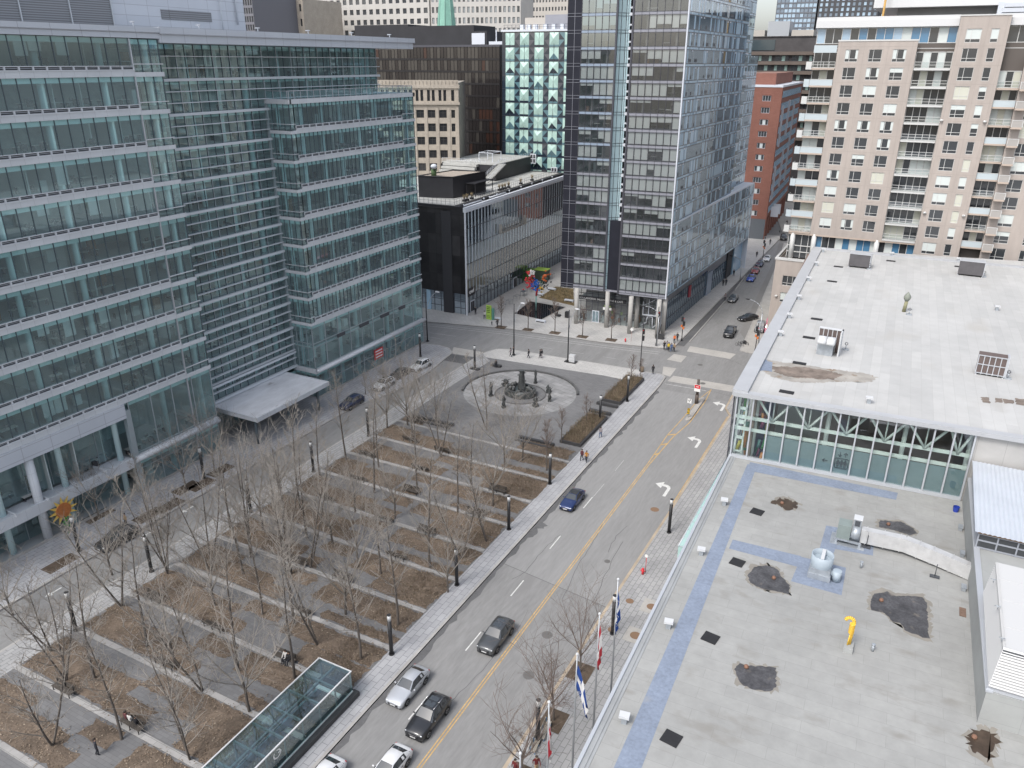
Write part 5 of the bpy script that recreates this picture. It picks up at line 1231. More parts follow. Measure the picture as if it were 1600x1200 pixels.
# block B
cb_ = [(1.2, 3.4), (4.75, 5.85)]; ZB = [55.05-2.9*k for k in range(15)]
b = MB(); grid_wall(b, FC, 0, 7.15, 10, 59.0, cb_, [(z, z+2.05) for z in reversed(ZB)], -.5, .5); b.build('wall', M['beige'], cd)
b = MB(); b.fbox(FC, -.1, -.5, 59.0, 7.25, .6, 59.2); b.build('parapet_cap', M['w_frame'], cd)
place_parts(wins(2.2, 2.05, (.8,), True), [fp(FC, 1.2, .36, z) for z in ZB], cd, 'window', 0, 100, pickw)
place_parts(wins(1.1, 2.05, (), True), [fp(FC, 4.75, .36, z) for z in ZB], cd, 'window', 0, 100, pickw)
# block C
cc = [(11.9, 14.1), (16.2, 18.4), (20.4, 22.6), (24.8, 27.0), (29.2, 31.4)]
b = MB(); grid_wall(b, FC, 10.4, 34, 10, 53.2, cc, [(z, z+2.05) for z in reversed(ZB) if z < 50], -.5, 0); b.build('wall', M['beige'], cd)
place_parts(wins(2.2, 2.05, (.8,), True), [fp(FC, a, -.14, z) for z in ZB if z < 50 for (a, c) in cc], cd, 'window', 0, 100, pickw)
# glazed balcony bays
def bay(u0, u1, z, kind, n, dp=1.4):
    F = (FC[0]-FC[2]*dp, FC[1], FC[2])
    b = MB(); b.fbox(F, u0, 0, z-.28, u1, dp+.12, z); b.build('balcony_slab', M['bal_conc'] if kind != 'g' else M['w_frame'], cd)
    b = MB(); b.fquad(F, u0, z, u1, z+2.62, .0, 1); w = (u1-u0)/n
    for i in range(n+1): b.fbox(F, u0+w*i-.05, 0, z, u0+w*i+.05, .08, z+2.62)
    b.fbox(F, u0, 0, z, u1, .08, z+.12); b.fbox(F, u0, 0, z+2.5, u1, .08, z+2.62)
    for i in range(n):
        if rnd.random() < .4: b.fquad(F, u0+w*i+.06, z+.1, u0+w*(i+1)-.06, z+2.5, .012, rnd.choice((2, 3)))
    b.build('balcony_window', [M['w_frame'], M['c_glass'], M['c_blind'], M['c_blind2']], cd)
    b = MB()
    if kind == 'w': b.fbox(FC, u0, .02, z-.15, u1, .1, z+1.0, 1); b.fbox(FC, u0, .0, z+1.0, u1, .14, z+1.07, 0)
    else:
        for zz in (z+.08, z+.55, z+1.02): b.fbox(FC, u0, .04, zz-.03, u1, .1, zz+.03, 0)
        m = max(2, round((u1-u0)/1.1))
        for i in range(m+1): u = u0+(u1-u0)*i/m; b.fbox(FC, max(u0, u-.03), .03, z, min(u1, u+.03), .11, z+1.02, 0)
        b.fquad(FC, u0, z+.1, u1, z+1.0, .07, 2)
    b.build('balustrade', [M['w_frame'], M['bal_w'], glass('balcony_glass', (.8, .85, .86), .2)], cd)
ZF = [51.1-2.9*k for k in range(11)]
for k, z in enumerate(ZF):
    bay(-5.55, -.05, z, 'g', 5)
    bay(-22.0, -18.15, z, 'w' if k % 2 else 'o', 3)
    if z < 50: bay(7.2, 10.35, z, 'w' if k % 2 == 0 else 'o', 3)
    for (u0, u1) in ((-23.0, -22.05),):
        b = MB(); b.fbox(FC, u0, -2.4, z-.25, u1, .1, z); b.fbox(FC, u0, .03, z, u1, .1, z+1.05); b.fbox(FC, u0, -2.4, z, u0+.06, .03, z+1.05); b.build('side_balcony', M['bal_w'] if k % 2 else M['w_frame'], cd)
    if z < 50:
        b = MB(); b.fbox(FC, 10.42, .02, z-.4, 12.0, 1.5, z-.1); b.fbox(FC, 10.42, 1.4, z-.1, 12.0, 1.5, z+.95, 1); b.fbox(FC, 11.9, .05, z-.1, 12.0, 1.4, z+.95, 1)
        b.fbox(FC, 10.4, 1.36, z+.92, 12.04, 1.54, z+1.02, 2); b.fbox(FC, 10.42, 1.38, z-.1, 10.5, 1.52, z+.95, 2); b.fbox(FC, 11.92, 1.38, z-.1, 12.04, 1.54, z+.95, 2); b.build('side_balcony', [M['bal_conc'], mat('balcony_grey', (.36, .34, .32), .8), M['w_frame']], cd)
b = MB(); b.fbox(FC, -22, -26, 10, 34, -1.45, 55); b.build('core', mat('flat_core', (.12, .105, .095), .9), cd)
# glazed top storey
for (u0, u1, dp, n) in ((-22, -.05, 1.6, 16), (7.2, 34, 1.6, 18)):
    F = (FC[0]-FC[2]*dp, FC[1], FC[2]); b = MB(); w = (u1-u0)/n
    for i in range(n): b.fquad(F, u0+w*i, 54.2, u0+w*(i+1), 57.6, 0, rnd.choices((0, 1, 2, 3), (4, 3, 2, 2))[0])
    g_ = b.build('penthouse_glazing', [M['c_glass'], M['c_blue'], M['c_blind'], M['sky_win']], cd)
    b = MB()
    for i in range(n+1): b.fbox(F, u0+w*i-.05, 0, 54.2, u0+w*i+.05, .1, 57.6)
    for z in (54.25, 55.1, 57.5): b.fbox(F, u0, 0, z-.05, u1, .16, z+.05)
    b.build('mullion', M['w_frame'], g_)
    b = MB(); b.fbox(F, u0-.3, -20, 57.6, u1, .9, 58.75); b.fbox(F, u0-.3, -20, 58.75, u1, .6, 59.3); b.build('roof_fascia', mat('fascia_white', (.60, .60, .60), .6), cd)
for z in (53.6,):
    b = MB(); b.fbox(FC, -22, .0, z, -18.2, .08, z+1.2); b.build('roof_balustrade', M['bal_w'], cd)
# podium and colonnade
b = MB(); F = (FC[0]-FC[2]*.9, FC[1], FC[2]); n = 18; w = (0+22)/n
for i in range(n): b.fquad(F, -22+w*i, 16.8, -22+w*(i+1), 21.5, 0, rnd.choices((0, 1, 2), (3, 3, 2))[0])
g_ = b.build('colonnade_glazing', [M['c_glass'], M['c_blue'], M['c_blind']], cd)
b = MB()
for i in range(n+1): b.fbox(F, -22+w*i-.05, 0, 16.8, -22+w*i+.05, .1, 21.5)
for z in (18.0, 19.2): b.fbox(F, -22, 0, z-.07, 0, .2, z+.07)
b.build('mullion', M['w_frame'], g_)
for u in (-21.2, -17.3, -6.3):
    b = MB(); b.tube(fp(FC, u, -.4, 16.7), fp(FC, u, -.4, 21.8), .45, n=14); b.build('round_pillar', M['w_frame'], cd)
b = MB(); b.fbox(FC, -22, -2, 21.5, 0, 0, 21.8); b.build('soffit', M['bal_conc'], cd)
FPd = (Vector((0, YC-.6, 0)), FC[1], FC[2])
cp_ = [(-21.9, -19.0), (-17.6, -14.7), (-13.2, -10.3), (-8.8, -5.9)]; rp_ = [(1.2, 3.4), (4.6, 6.6), (8.0, 10.0), (11.4, 13.4)]
b = MB(); grid_wall(b, FPd, -23.6, 0, .1, 16.4, cp_, rp_, -.5, 0); b.fbox(FPd, -23.6, -26, .1, -23.1, -.5, 16.4); b.build('podium_wall', M['beige'], cd)
b = MB(); b.fbox(FPd, -23.75, -.6, 16.4, 0, .12, 16.8); b.fbox(FPd, -23.75, -26, 16.4, -23.3, -.6, 16.8); b.build('podium_cap', M['w_frame'], cd)
b = MB(); b.fbox(FPd, -23.3, -2.0, 16.3, 0, -.6, 16.45); b.build('podium_terrace', M['bal_conc'], cd)
place_parts(wins(2.9, 2.0, (.95, 1.9), True), [fp(FPd, a, -.2, r_[0]) for r_ in rp_ for (a, c) in cp_], cd, 'window', 0, 100, pickw)
b = MB(); b.fbox(FPd, -23, -25, .1, -.2, -2.1, 16.2); b.build('core', MATS['flat_core'], cd)
for (u, z) in ((-22.6, 9.2), (-2.2+2.4, 43), (6.6, 43), (6.6, 27.5), (.5, 27.5)):
    b = MB(); d_ = .5 if z > 20 else 0; p_ = fp(FPd if z < 20 else FC, u, d_+.25, z); b.ball(p_, .3, .3, .2); b.build('wall_lamp', M['w_frame'], cd)
# ------------------------------------------------------------------ flat roofed hall on the right, low roof and high roof
ZL, ZU = 14.0, 21.25
M['roof_g'] = brick_mat('roof_sheets_grey', (.305, .306, .295), (.322, .323, .311), (.25, .25, .24), 3.2, 1.0, .011, rough=.85, rotz=R(-2.0), noise=(.09, .12), fine=(1.1, .07), stain=(.4, (.235, .225, .205), .57, (1, 1.7, 1)))
M['roof_w'] = brick_mat('roof_sheets_white', (.415, .414, .405), (.46, .458, .446), (.36, .355, .34), 6.0, 1.0, .012, rough=.8, rotz=R(88.2), noise=(.06, .09), fine=(.6, .05), stain=(.22, (.40, .385, .36), .60, (1, .5, 1)), spec=.35)
M['roof_blue'] = mat('roof_walkway_blue', (.21, .247, .315), .85, noise=(.5, .12), fine=(4, .12), stain=(.7, (.26, .28, .31), .66))
M['conc_w'] = brick_mat('hall_concrete', (.42, .41, .395), (.45, .44, .425), (.30, .29, .28), 2.4, 8, .02, rough=.85, vertical=True, noise=(.3, .10), offset=0)
M['conc_g'] = brick_mat('block_concrete', (.325, .333, .325), (.345, .353, .345), (.27, .275, .27), 3.0, 1.6, .012, rough=.85, vertical=True, noise=(.3, .10), offset=0)
M['metal_trim'] = mat('roof_trim', (.55, .57, .60), .45, metal=.4)
M['metal_w'] = mat('white_metal', (.56, .57, .58), .45, spec=.5, noise=(.8, .05))
M['unit_w'] = mat('unit_white', (.53, .53, .525), .6)
M['galv'] = mat('galvanised_steel', (.40, .43, .46), .45, metal=.5, noise=(1.5, .15))
M['tar'] = mat('tar_patch', (.07, .069, .073), .5, noise=(.9, .45), fine=(5, .3), stain=(1.2, (.17, .15, .13), .62))
M['puddle'] = mat('dark_stain', (.06, .042, .03), .5, noise=(1.2, .4))
M['hall_glass'] = glass('hall_glass', (.84, .91, .89), .07)
M['frost'] = mat('frosted_glass', (.165, .225, .245), .22, spec=.5, coat=.5, noise=(.25, .12))
M['brown_in'] = mat('hall_brown_wall', (.20, .15, .125), .9, noise=(.3, .2))
M['truss'] = mat('truss_steel', (.66, .70, .67), .6)
hall = thing('flat_roofed_hall', 'wide hall with a grey lower roof, a white upper roof and glazed wall between', 'convention hall', (0, 60, 0))
e_s, e_f = Vector((-10.62, -20, 0)), Vector((-13.15, 74.47, 0))
b = MB(); b.prism([(-10.62, -20), (-13.15, 74.47), (8.0, 75.6), (30, 77), (30, -20)], 13.2, ZL); b.build('lower_roof', M['roof_g'], hall)
b = MB(); b.prism([(-10.5, -20), (-13.0, 74.3), (30, 77), (30, -20)], 0, 13.19); b.build('lower_wall', M['conc_w'], hall)
def along(t, off, z): # t metres from the far end towards us, off inwards
    d = (e_s-e_f).normalized(); n_ = Vector((-d.y, d.x, 0)); n_ = n_ if n_.x > 0 else -n_
    q = e_f+d*t+n_*off; return Vector((q.x, q.y, z))
def edge_box(mb, o0, o1, z0, z1, t0=0.02, t1=94, mi=0):
    P = [along(t0, o0, 0), along(t1, o0, 0), along(t1, o1, 0), along(t0, o1, 0)]; mb.prism([(p.x, p.y) for p in P], z0, z1, mi)
b = MB(); edge_box(b, -.12, .10, 13.1, ZL+.20); b.build('roof_trim', M['metal_trim'], hall)
b = MB(); edge_box(b, .1, .42, ZL-.01, ZL+.09); edge_box(b, .42, .62, ZL-.01, ZL+.035); b.build('roof_upstand', mat('upstand_grey', (.30, .31, .315), .8, noise=(.3, .12)), hall)
# blue walkways: thin sheets on the membrane
def sheet_px(mb, pts, z, mi=0): mb.sheet([(q.x, q.y) for q in (G(*p, z) for p in pts)], z, mi)
b = MB(); zb = ZL+.008
d1, w1, dm, wm = (G(*p, zb) for p in ((1168, 725), (1183, 728), (979, 1154), (1020, 1154))); d2, w2 = d1+(dm-d1)*1.9, w1+(wm-w1)*1.9
b.sheet([(d1.x, d1.y), (d2.x, d2.y), (w2.x, w2.y), (w1.x, w1.y)], zb)
b.build('blue_walkway', M['roof_blue'], hall)
b = MB(); sheet_px(b, [(1172, 722), (1403, 770), (1400, 781), (1168, 735)], zb+.004)
sheet_px(b, [(1145, 843), (1252, 869), (1248, 886), (1139, 857)], zb+.004)
sheet_px(b, [(1291, 821), (1318, 826), (1301, 868), (1278, 866)], zb+.004); sheet_px(b, [(1252, 870), (1322, 887), (1315, 930), (1236, 908)], zb)
sheet_px(b, [(1303, 853), (1366, 838), (1364, 868), (1301, 857)], zb+.008); b.build('blue_walkway', M['roof_blue'], hall)
# tar patches and stains: outlines as they lie on the roof
def blob(mb, pts, z, r, mi=0, jag=.2):
    Q = [G(*p, z) for p in pts]; O = []
    for a, c in zip(Q, Q[1:]+Q[:1]):
        n = max(2, int((c-a).length/.18))
        for i in range(n): t = a.lerp(c, i/n); O.append((t.x+r.uniform(-jag, jag)*.35, t.y+r.uniform(-jag, jag)*.35))
    mb.sheet(O, z, mi)
r5 = random.Random(12); zp = ZL+.012
halo = mat('patch_halo', (.245, .228, .20), .85, noise=(.5, .15))
PATCH = [[(1168, 899), (1178, 886), (1200, 883), (1216, 890), (1222, 902), (1234, 914), (1233, 929), (1214, 924), (1190, 919), (1172, 911)],
         [(1360, 942), (1366, 928), (1386, 924), (1400, 931), (1440, 932), (1448, 942), (1451, 992), (1452, 997), (1440, 995), (1412, 984), (1409, 975), (1396, 971), (1381, 958), (1362, 953)],
         [(1147, 1046), (1155, 1035), (1166, 1040), (1188, 1040), (1212, 1044), (1213, 1073), (1205, 1080), (1180, 1078), (1156, 1068)],
         [(1374, 813), (1408, 815), (1428, 826), (1434, 834), (1420, 836), (1396, 828), (1373, 823)]]
for P in PATCH:
    cx_, cy_ = sum(p[0] for p in P)/len(P), sum(p[1] for p in P)/len(P)
    b = MB(); blob(b, [(cx_+(p[0]-cx_)*1.13, cy_+(p[1]-cy_)*1.16) for p in P], zp, r5, jag=.5); blob(b, P, zp+.006, r5, 1)
    b.build('tar_patch', [halo, M['tar']], hall)
for P in ([(1207, 785), (1216, 777), (1232, 779), (1247, 787), (1240, 795), (1228, 796), (1218, 790)], [(1510, 1148), (1530, 1140), (1548, 1140), (1560, 1156), (1552, 1172), (1548, 1190), (1532, 1180), (1515, 1172)]):
    cx_, cy_ = sum(p[0] for p in P)/len(P), sum(p[1] for p in P)/len(P)
    b = MB(); blob(b, [(cx_+(p[0]-cx_)*1.2, cy_+(p[1]-cy_)*1.25) for p in P], zp, r5, jag=.7); blob(b, P, zp+.006, r5, 1, jag=.7); b.build('dark_stain', [halo, M['puddle']], hall)
for (px, py) in ((1222, 787), (1209, 904), (1377, 939), (1388, 820), (1166, 1043), (1522, 1153)):
    q = G(px, py, ZL); b = MB(); b.tube((q.x, q.y, ZL+.02), (q.x, q.y, ZL+.16), .17, .15, n=10); b.ball((q.x, q.y, ZL+.17), .14, .14, .06)
    b.build('roof_drain', mat('drain_copper', (.22, .12, .08), .6), hall)
# dark square pads
for i, (px, py) in enumerate(((1183, 800), (1152, 879), (1110, 997), (1049, 1154))):
    q = G(px, py, ZL); b = MB(); a = R(-8); s = .52
    P = [(q.x+s*1.05*(c*math.cos(a)-d*math.sin(a)), q.y+s*(c*math.sin(a)+d*math.cos(a))) for c, d in ((-1, -1), (1, -1), (1, 1), (-1, 1))]
    b.prism(P, ZL+.005, ZL+.05); b.build('roof_pad', mat('black_rubber', (.022, .022, .024), .7, noise=(2, .2)), hall)
# glazed wall between the roofs
wl = Vector((8.02+13.15, 75.62-74.47, 0)); WL = wl.length; uw_ = wl.normalized(); FG2 = (Vector((-13.15, 74.47, 0)), uw_, Vector((uw_.y, -uw_.x, 0)))
ZT = ZU-.35
b = MB(); b.fquad(FG2, 0, ZL+.35, WL, ZT); gw = b.build('curtain_wall', M['hall_glass'], hall)
b = MB(); nmul = 13; w = WL/nmul
for i in range(nmul+1): b.fbox(FG2, w*i-.07, -.05, ZL+.02, w*i+.07, .22, ZT)
b.fbox(FG2, 0, -.05, ZL+.02, WL, .25, ZL+.32); b.build('mullion', M['metal_trim'], gw)
b = MB()
for i in range(2, nmul): b.fquad(FG2, w*i+.08, ZL+.32, w*(i+1)-.08, ZL+3.05, -.06)
b.build('frosted_panel', M['frost'], hall)
b = MB()
for z, d in ((ZL+3.2, -.25), (ZL+4.35, -.55)): b.fbox(FG2, 0, d-.2, z-.16, WL, d, z+.16)
b.fbox(FG2, 0, -.75, ZT-.3, WL, -.45, ZT)
def bar(u0, z0, u1, z1, d=-.55, r=.13):
    p, q = fp(FG2, u0, d, z0), fp(FG2, u1, d, z1); b.tube(p, q, r, n=6)
bays = [0, 1.9, 5.35, 8.8, 12.3, 15.7, 19.2, WL]
for i in range(1, len(bays)-1):
    u0, u1 = bays[i], bays[i+1]; m = (u0+u1)/2
    bar(u0+.1, ZT-.2, m, ZL+4.4); bar(m, ZL+4.4, u1-.1, ZT-.2); bar(m, ZL+4.4, m, ZT-.2, r=.07)
    bar(u0+.1, ZT-.2, m, ZL+4.4, -6); bar(m, ZL+4.4, u1-.1, ZT-.2, -6); b.tube(fp(FG2, u0, -6, ZL+4.4), fp(FG2, u1, -6, ZL+4.4), .1, n=6)
for u in bays[1::2]: p, q = fp(FG2, u, -1.6, 8), fp(FG2, u, -1.6, ZT); b.tube(p, q, .22, n=10)
b.build('roof_truss', M['truss'], hall)
b = MB(); b.fbox(FG2, 3.2, -12, 8, 8.2, -11.8, ZU-.5, 1); b.fbox(FG2, 8.2, -12.2, 8, WL+2, -12, ZU-.5, 0); b.fbox(FG2, -.2, -12, 10.8, WL, -.3, 11, 2); b.fbox(FG2, 8.2, -9, 11, WL, -8.8, ZL+3.4, 0)
b.fbox(FG2, 3.5, -11.6, ZL+3.1, 6.4, -9.8, ZL+3.5, 3); b.fbox(FG2, 3.6, -11, ZL+4.3, 6.6, -9.8, ZL+4.6, 3)
for u in (4.0, 6.2): b.fbox(FG2, u, -10.2, 11, u+.15, -10, ZL+4.6, 3)
b.build('hall_interior', [M['brown_in'], M['part_in'], M['floor_in'], M['truss']], hall)
# coloured panels behind the corner panes
r6 = random.Random(5); cm = [mat('panel_magenta', (.42, .09, .17), .5), mat('panel_green', (.11, .36, .12), .5), mat('panel_yellow', (.46, .41, .08), .5), mat('panel_teal', (.14, .30, .26), .5), M['truss'], mat('panel_orange', (.5, .2, .05), .5)]
b = MB()
for i in range(26):
    u = r6.uniform(.1, 3.1); z = r6.uniform(ZL-2, ZU-1.6); ang = r6.uniform(-.25, .25); h = r6.uniform(.8, 2.0); d = -r6.uniform(.9, 3.6)
    p, q = fp(FG2, u, d, z), fp(FG2, u+h*ang, d-.1, z+h); b.tube(p, q, r6.uniform(.1, .22), n=6, mi=r6.choice((0, 1, 1, 2, 2, 3, 5)))
b.build('coloured_panels', cm, hall)
for (u, d) in ((.55, -.5),):
    b = MB()
    for z0, z1 in ((ZL+.4, ZL+.55), (ZL+1.9, ZL+2.2), (ZL+3.6, ZL+4.0), (ZL+5.2, ZL+5.5), (ZT-.4, ZT)): b.fbox(FG2, u-.35, d-.12, z0, u+.5, d, z1)
    for du in (-.38, .35): b.fbox(FG2, u+du, d-.12, ZL+.3, u+du+.16, d, ZT)
    b.build('perforated_post', M['truss'], hall)
# pictograms on the glass
M['picto'] = mat('pictogram_grey', (.05, .065, .075), .6)
b = MB(); pu, pz = w*6+.22, ZL+.95
def strip(p, q, r=.035): b.tube(fp(FG2, p[0], .02, p[1]), fp(FG2, q[0], .02, q[1]), r, n=4)
box_ = [(pu+.1, pz), (pu+1.1, pz), (pu+1.2, pz+.1), (pu+1.2, pz+.95), (pu+1.1, pz+1.05), (pu+.1, pz+1.05), (pu, pz+.95), (pu, pz+.1)]
for a, c in zip(box_, box_[1:]+box_[:1]): strip(a, c)
for k in range(3):
    x = pu+.27+.33*k; p = fp(FG2, x, .02, pz+.83)
    b.ball(p, .075, .03, .075); b.fbox(FG2, x-.1, .0, pz+.42, x+.1, .04, pz+.74)
    for dx in (-.09, .02): b.fbox(FG2, x+dx, .0, pz+.12, x+dx+.07, .04, pz+.42)
    for s_ in (-1, 1): strip((x+s_*.12, pz+.72), (x+s_*.17, pz+.42), .025)
b.build('pictogram', M['picto'], hall)
for (x, s_) in ((pu+.36, -1), (pu+.86, 1)):
    b = MB()
    z0, z1 = pz+1.25, pz+1.72; strip((x, z0), (x, z1), .03); zt = z1 if s_ > 0 else z0
    for dx in (-.17, .17): strip((x, zt), (x+dx, zt-.18*s_), .03)
    b.build('arrow_mark', M['picto'], hall)
b = MB(); x0 = w*6-.95; strip((x0, pz+.55), (x0+.5, pz+.55), .03)
for dz in (-.16, .16): strip((x0, pz+.55), (x0+.2, pz+.55+dz), .03)
b.build('arrow_mark', M['picto'], hall)
# upper block
U0, U1 = Vector((-13.55, 75.0, 0)), Vector((-15.85, 146.6, 0))
b = MB(); up = [(-13.5, 74.25), (7.87, 75.35), (11.65, 75.5), (40, 77.2), (40, 158), (U1.x, 146.6+.7)]
b.prism(up, ZU-.3, ZU); b.build('upper_roof', M['roof_w'], hall)
b = MB(); b.fbox(FG2, -.35, -.45, ZU-.34, WL+30, .45, ZU+.1); 
for u in [0.0+2.4*i for i in range(20)]: b.fbox(FG2, u-.04, .45, ZU-.34, u+.04, .48, ZU+.1)
d = (U1-U0).normalized(); nn = Vector((d.y, -d.x, 0)); A, C = U0-d*.7, U1
b.prism([(A+nn*-.15)[:2], (C+nn*-.15)[:2], (C+nn*1.35)[:2], (A+nn*1.35)[:2]], ZU-.4, ZU+.30)
b.prism([(C+nn*-.15)[:2], (C+nn*56)[:2], (C+nn*56+d*.8)[:2], (C+nn*-.15+d*.8)[:2]], ZU-.4, ZU+.26)
b.build('roof_trim', mat('fascia_metal', (.43, .44, .455), .5, metal=.1, noise=(.3, .06)), hall)
FL = (U0, d, Vector((-d.y, d.x, 0))); 
b = MB(); b.fbox(FL, 12, -2, 0, 71.5, -.3, ZU-.45, 0); b.fbox(FL, 0.3, -2.2, 0, 12, -2, ZU-.45, 1); b.fbox(FG2, WL+.1, -.6, ZL, WL+30, -.05, ZU-.36, 0); b.fbox(FG2, 0.4, -70, 0, WL+30, -13, ZU-.5, 1); b.build('upper_wall', [M['conc_w'], M['brown_in']], hall)
shopfront((FL[0], FL[1], FL[2]), .2, 12, ZU-.45, 8, (3, 6, ZL, ZL+3.2), hall, 'hall_glass')
# worn patch and walkway on the white roof
zw = ZU+.008
b = MB(); blob(b, [(1189, 578), (1196, 562), (1225, 566), (1262, 571), (1300, 577), (1352, 583), (1372, 590), (1360, 597), (1310, 596), (1268, 598), (1236, 597), (1205, 588)], zw, r5, 0, .5)
blob(b, [(1204, 572), (1262, 574), (1298, 580), (1318, 586), (1300, 593), (1240, 590), (1212, 583)], zw+.006, r5, 1, .5); WP = b
for P in ([(1532, 620), (1546, 621), (1547, 630), (1536, 629)], [(1554, 622), (1566, 622), (1567, 629), (1556, 629)], [(1567.5, 623), (1583, 625), (1584, 631), (1569, 630)], [(1586, 622), (1610, 625), (1610, 635), (1588, 632)]): b = MB(); blob(b, P, zw, r5, 0, .25); b.build('worn_roof_patch', mat('worn_brown', (.19, .155, .13), .8, noise=(1, .4)), hall)
WP.build('worn_roof_patch', [mat('worn_membrane', (.33, .31, .28), .8, noise=(.6, .25), stain=(.8, (.22, .16, .11), .58)), mat('worn_brown', (.20, .155, .12), .7, noise=(1, .4))], hall)
b = MB(); sheet_px(b, [(1190, 578), (1207, 581), (1198, 562), (1190, 562)], zw+.012); sheet_px(b, [(1187, 579), (1206, 579), (1207, 566), (1194, 563)], zw+.016); b.build('blue_walkway', M['roof_blue'], hall)
for (px, py) in ((1310, 417), (1300, 440), (1276, 499), (1264, 528), (1249, 568), (1392, 408), (1229, 613), (1499, 417)):
    q = G(px, py, ZU); b = MB(); b.box(q.x-.7, q.y-.35, ZU+.005, q.x+.7, q.y+.35, ZU+.08); b.build('roof_pad', MATS['black_rubber'], hall)
# right concrete block with the corrugated shed and the louvred unit
BK0, BK1 = Vector((8.25, 75.4, 0)), Vector((8.78, 45.9, 0)); BZ = 16.5
b = MB(); b.prism([(BK0.x, BK0.y), (BK1.x, BK1.y), (40, 47.6), (40, 77)], ZL-.5, BZ); b.build('concrete_block', M['conc_g'], hall)
b = MB(); d = (BK1-BK0).normalized(); nx = Vector((-d.y, d.x, 0)); nx = nx if nx.x > 0 else -nx
b.prism([(BK0-nx*.06)[:2], (BK1-nx*.06-d*-.06)[:2], (BK1+nx*.35)[:2], (BK0+nx*.35)[:2]], BZ, BZ+.09); b.build('block_coping', M['metal_trim'], hall)
SZ = 18.1
b = MB(); x0, x1, y0, y1 = 8.2, 33, 62.6, 75.3; n = int((x1-x0)/.17)
for i in range(n):
    a, c = x0+.17*i, x0+.17*(i+1); z0_, z1_ = (SZ, SZ+.06) if i % 2 else (SZ+.06, SZ)
    b.quad((a, y0, z0_), (c, y0, z1_), (c, y1, z1_+.25), (a, y1, z0_+.25))
b.build('corrugated_roof', mat('corrugated_sheet', (.50, .535, .58), .45, metal=.1, noise=(.4, .06)), hall)
b = MB(); b.box(x0+.25, y0+.25, SZ-.2, x1, y0+.4, SZ-.02, 1)
for i in range(18): b.box(x0+.3+1.35*i, y0+.35, BZ+.02, x0+.4+1.35*i, y0+.5, SZ-.2)
for z in (BZ+.1, BZ+.75, SZ-.28): b.box(x0+.3, y0+.36, z-.05, x1, y0+.49, z+.05)
for i in range(10): b.box(x0+.3, y0+.4+1.25*i, BZ+.02, x0+.38, y0+.5+1.25*i, SZ-.1)
for z in [BZ+.2+.17*k for k in range(8)]: b.box(x0+.29, y0+.5, z, x0+.33, y1, z+.1)
b.build('shed_frame', [mat('shed_grey', (.33, .35, .39), .5), mat('shed_wood', (.25, .15, .07), .8)], hall)
b = MB(); b.box(x0+.42, y0+.44, BZ+.05, x1, y0+.46, SZ-.2); b.build('shed_window', M['c_glass'], hall)
b = MB(); b.box(x0+.45, y0+3, BZ+.02, x1, y0+3.1, SZ-.1); b.build('shed_inner_wall', M['brown_in'], hall)
# objects standing on the roofs ---------------------------------------------------
un = thing('louvred_roof_unit', 'large white louvred ventilation unit on the grey concrete block at the right edge', 'ventilation unit', (14, 50, BZ))
ux0, uy0, uy1, uz = 8.85, 46.15, 56.5, 19.35
b = MB(); b.box(ux0+.25, uy0+.45, BZ+.05, 30, uy1, uz-.1); b.build('unit_body', M['vent'], un)
b = MB()
for k in range(15):
    z = BZ+.25+k*.185; o = .012*k*1.4
    b.quad((ux0+o, uy0+o*1.8, z), (30, uy0+o*1.8, z), (30, uy0+.12+o*1.8, z+.10), (ux0+o, uy0+.12+o*1.8, z+.10))
    b.quad((ux0+o, uy1, z), (ux0+o, uy0+o*1.8, z), (ux0+.12+o, uy0+.1+o*1.8, z+.10), (ux0+.12+o, uy1, z+.10))
b.build('louvre_blades', M['unit_w'], un)
b = MB(); b.box(ux0+.25, uy0+.55, uz-.1, 30, uy1+.1, uz); 
for y in (49, 52, 54.5): b.box(ux0+.25, y, uz, 30, y+.03, uz+.015)
b.build('unit_top', M['unit_w'], un)
b = MB(); b.box(ux0-.1, uy0-.1, BZ+.02, 30, uy0+.2, BZ+.18); b.box(ux0-.1, uy0+.2, BZ+.02, ux0+.2, 53.3, BZ+.18); b.build('unit_base', M['metal_trim'], un)
for (px, py) in ((1552, 910), (1558, 952), (1565, 1002)):
    q = G(px, py, uz); b = MB(); b.tube((q.x, q.y, uz), (q.x, q.y, uz+.25), .03, n=5); b.tube((q.x-.2, q.y, uz+.25), (q.x+.15, q.y, uz+.25), .03, n=5); b.build('lifting_lug', M['galv'], un)
# centrifugal blower, duct and its stands
q = G(1331, 848, ZL); bl = thing('duct_blower', 'grey steel blower with a snail housing at the end of the silver duct', 'blower', (q.x, q.y, ZL))
b = MB(); x, y = q.x, q.y
b.box(x-1.3, y-.5, ZL+.45, x-.25, y+.7, ZL+1.75); b.build('motor_box', mat('steel_grey_green', (.22, .26, .25), .5, noise=(1, .1)), bl)
b = MB(); b.tube((x-.2, y+.1, ZL+1.0), (x+.5, y+.1, ZL+1.0), .62, n=18); b.box(x-.15, y-.1, ZL+1.2, x+.45, y+.65, ZL+2.35); b.build('snail_housing', M['galv'], bl)
b = MB(); b.box(x-.05, y-.13, ZL+1.75, x+.35, y-.1, ZL+2.25); b.build('inlet_grille', M['vent'], bl)
b = MB(); b.box(x-.2, y-.15, ZL+2.35, x+.5, y+.7, ZL+2.42); b.build('housing_cap', M['metal_w'], bl)
b = MB(); b.box(x-1.4, y-.6, ZL+.3, x+.7, y-.45, ZL+.45); b.box(x-1.4, y+.6, ZL+.3, x+.7, y+.75, ZL+.45)
for dx in (-1.35, .5):
    for dy in (-.6, .6): b.box(x+dx, y+dy, ZL+.02, x+dx+.2, y+dy+.15, ZL+.3)
b.box(x-1.7, y-.9, ZL+.012, x+1.0, y+1.0, ZL+.03); b.build('skid_base', M['galv'], bl)
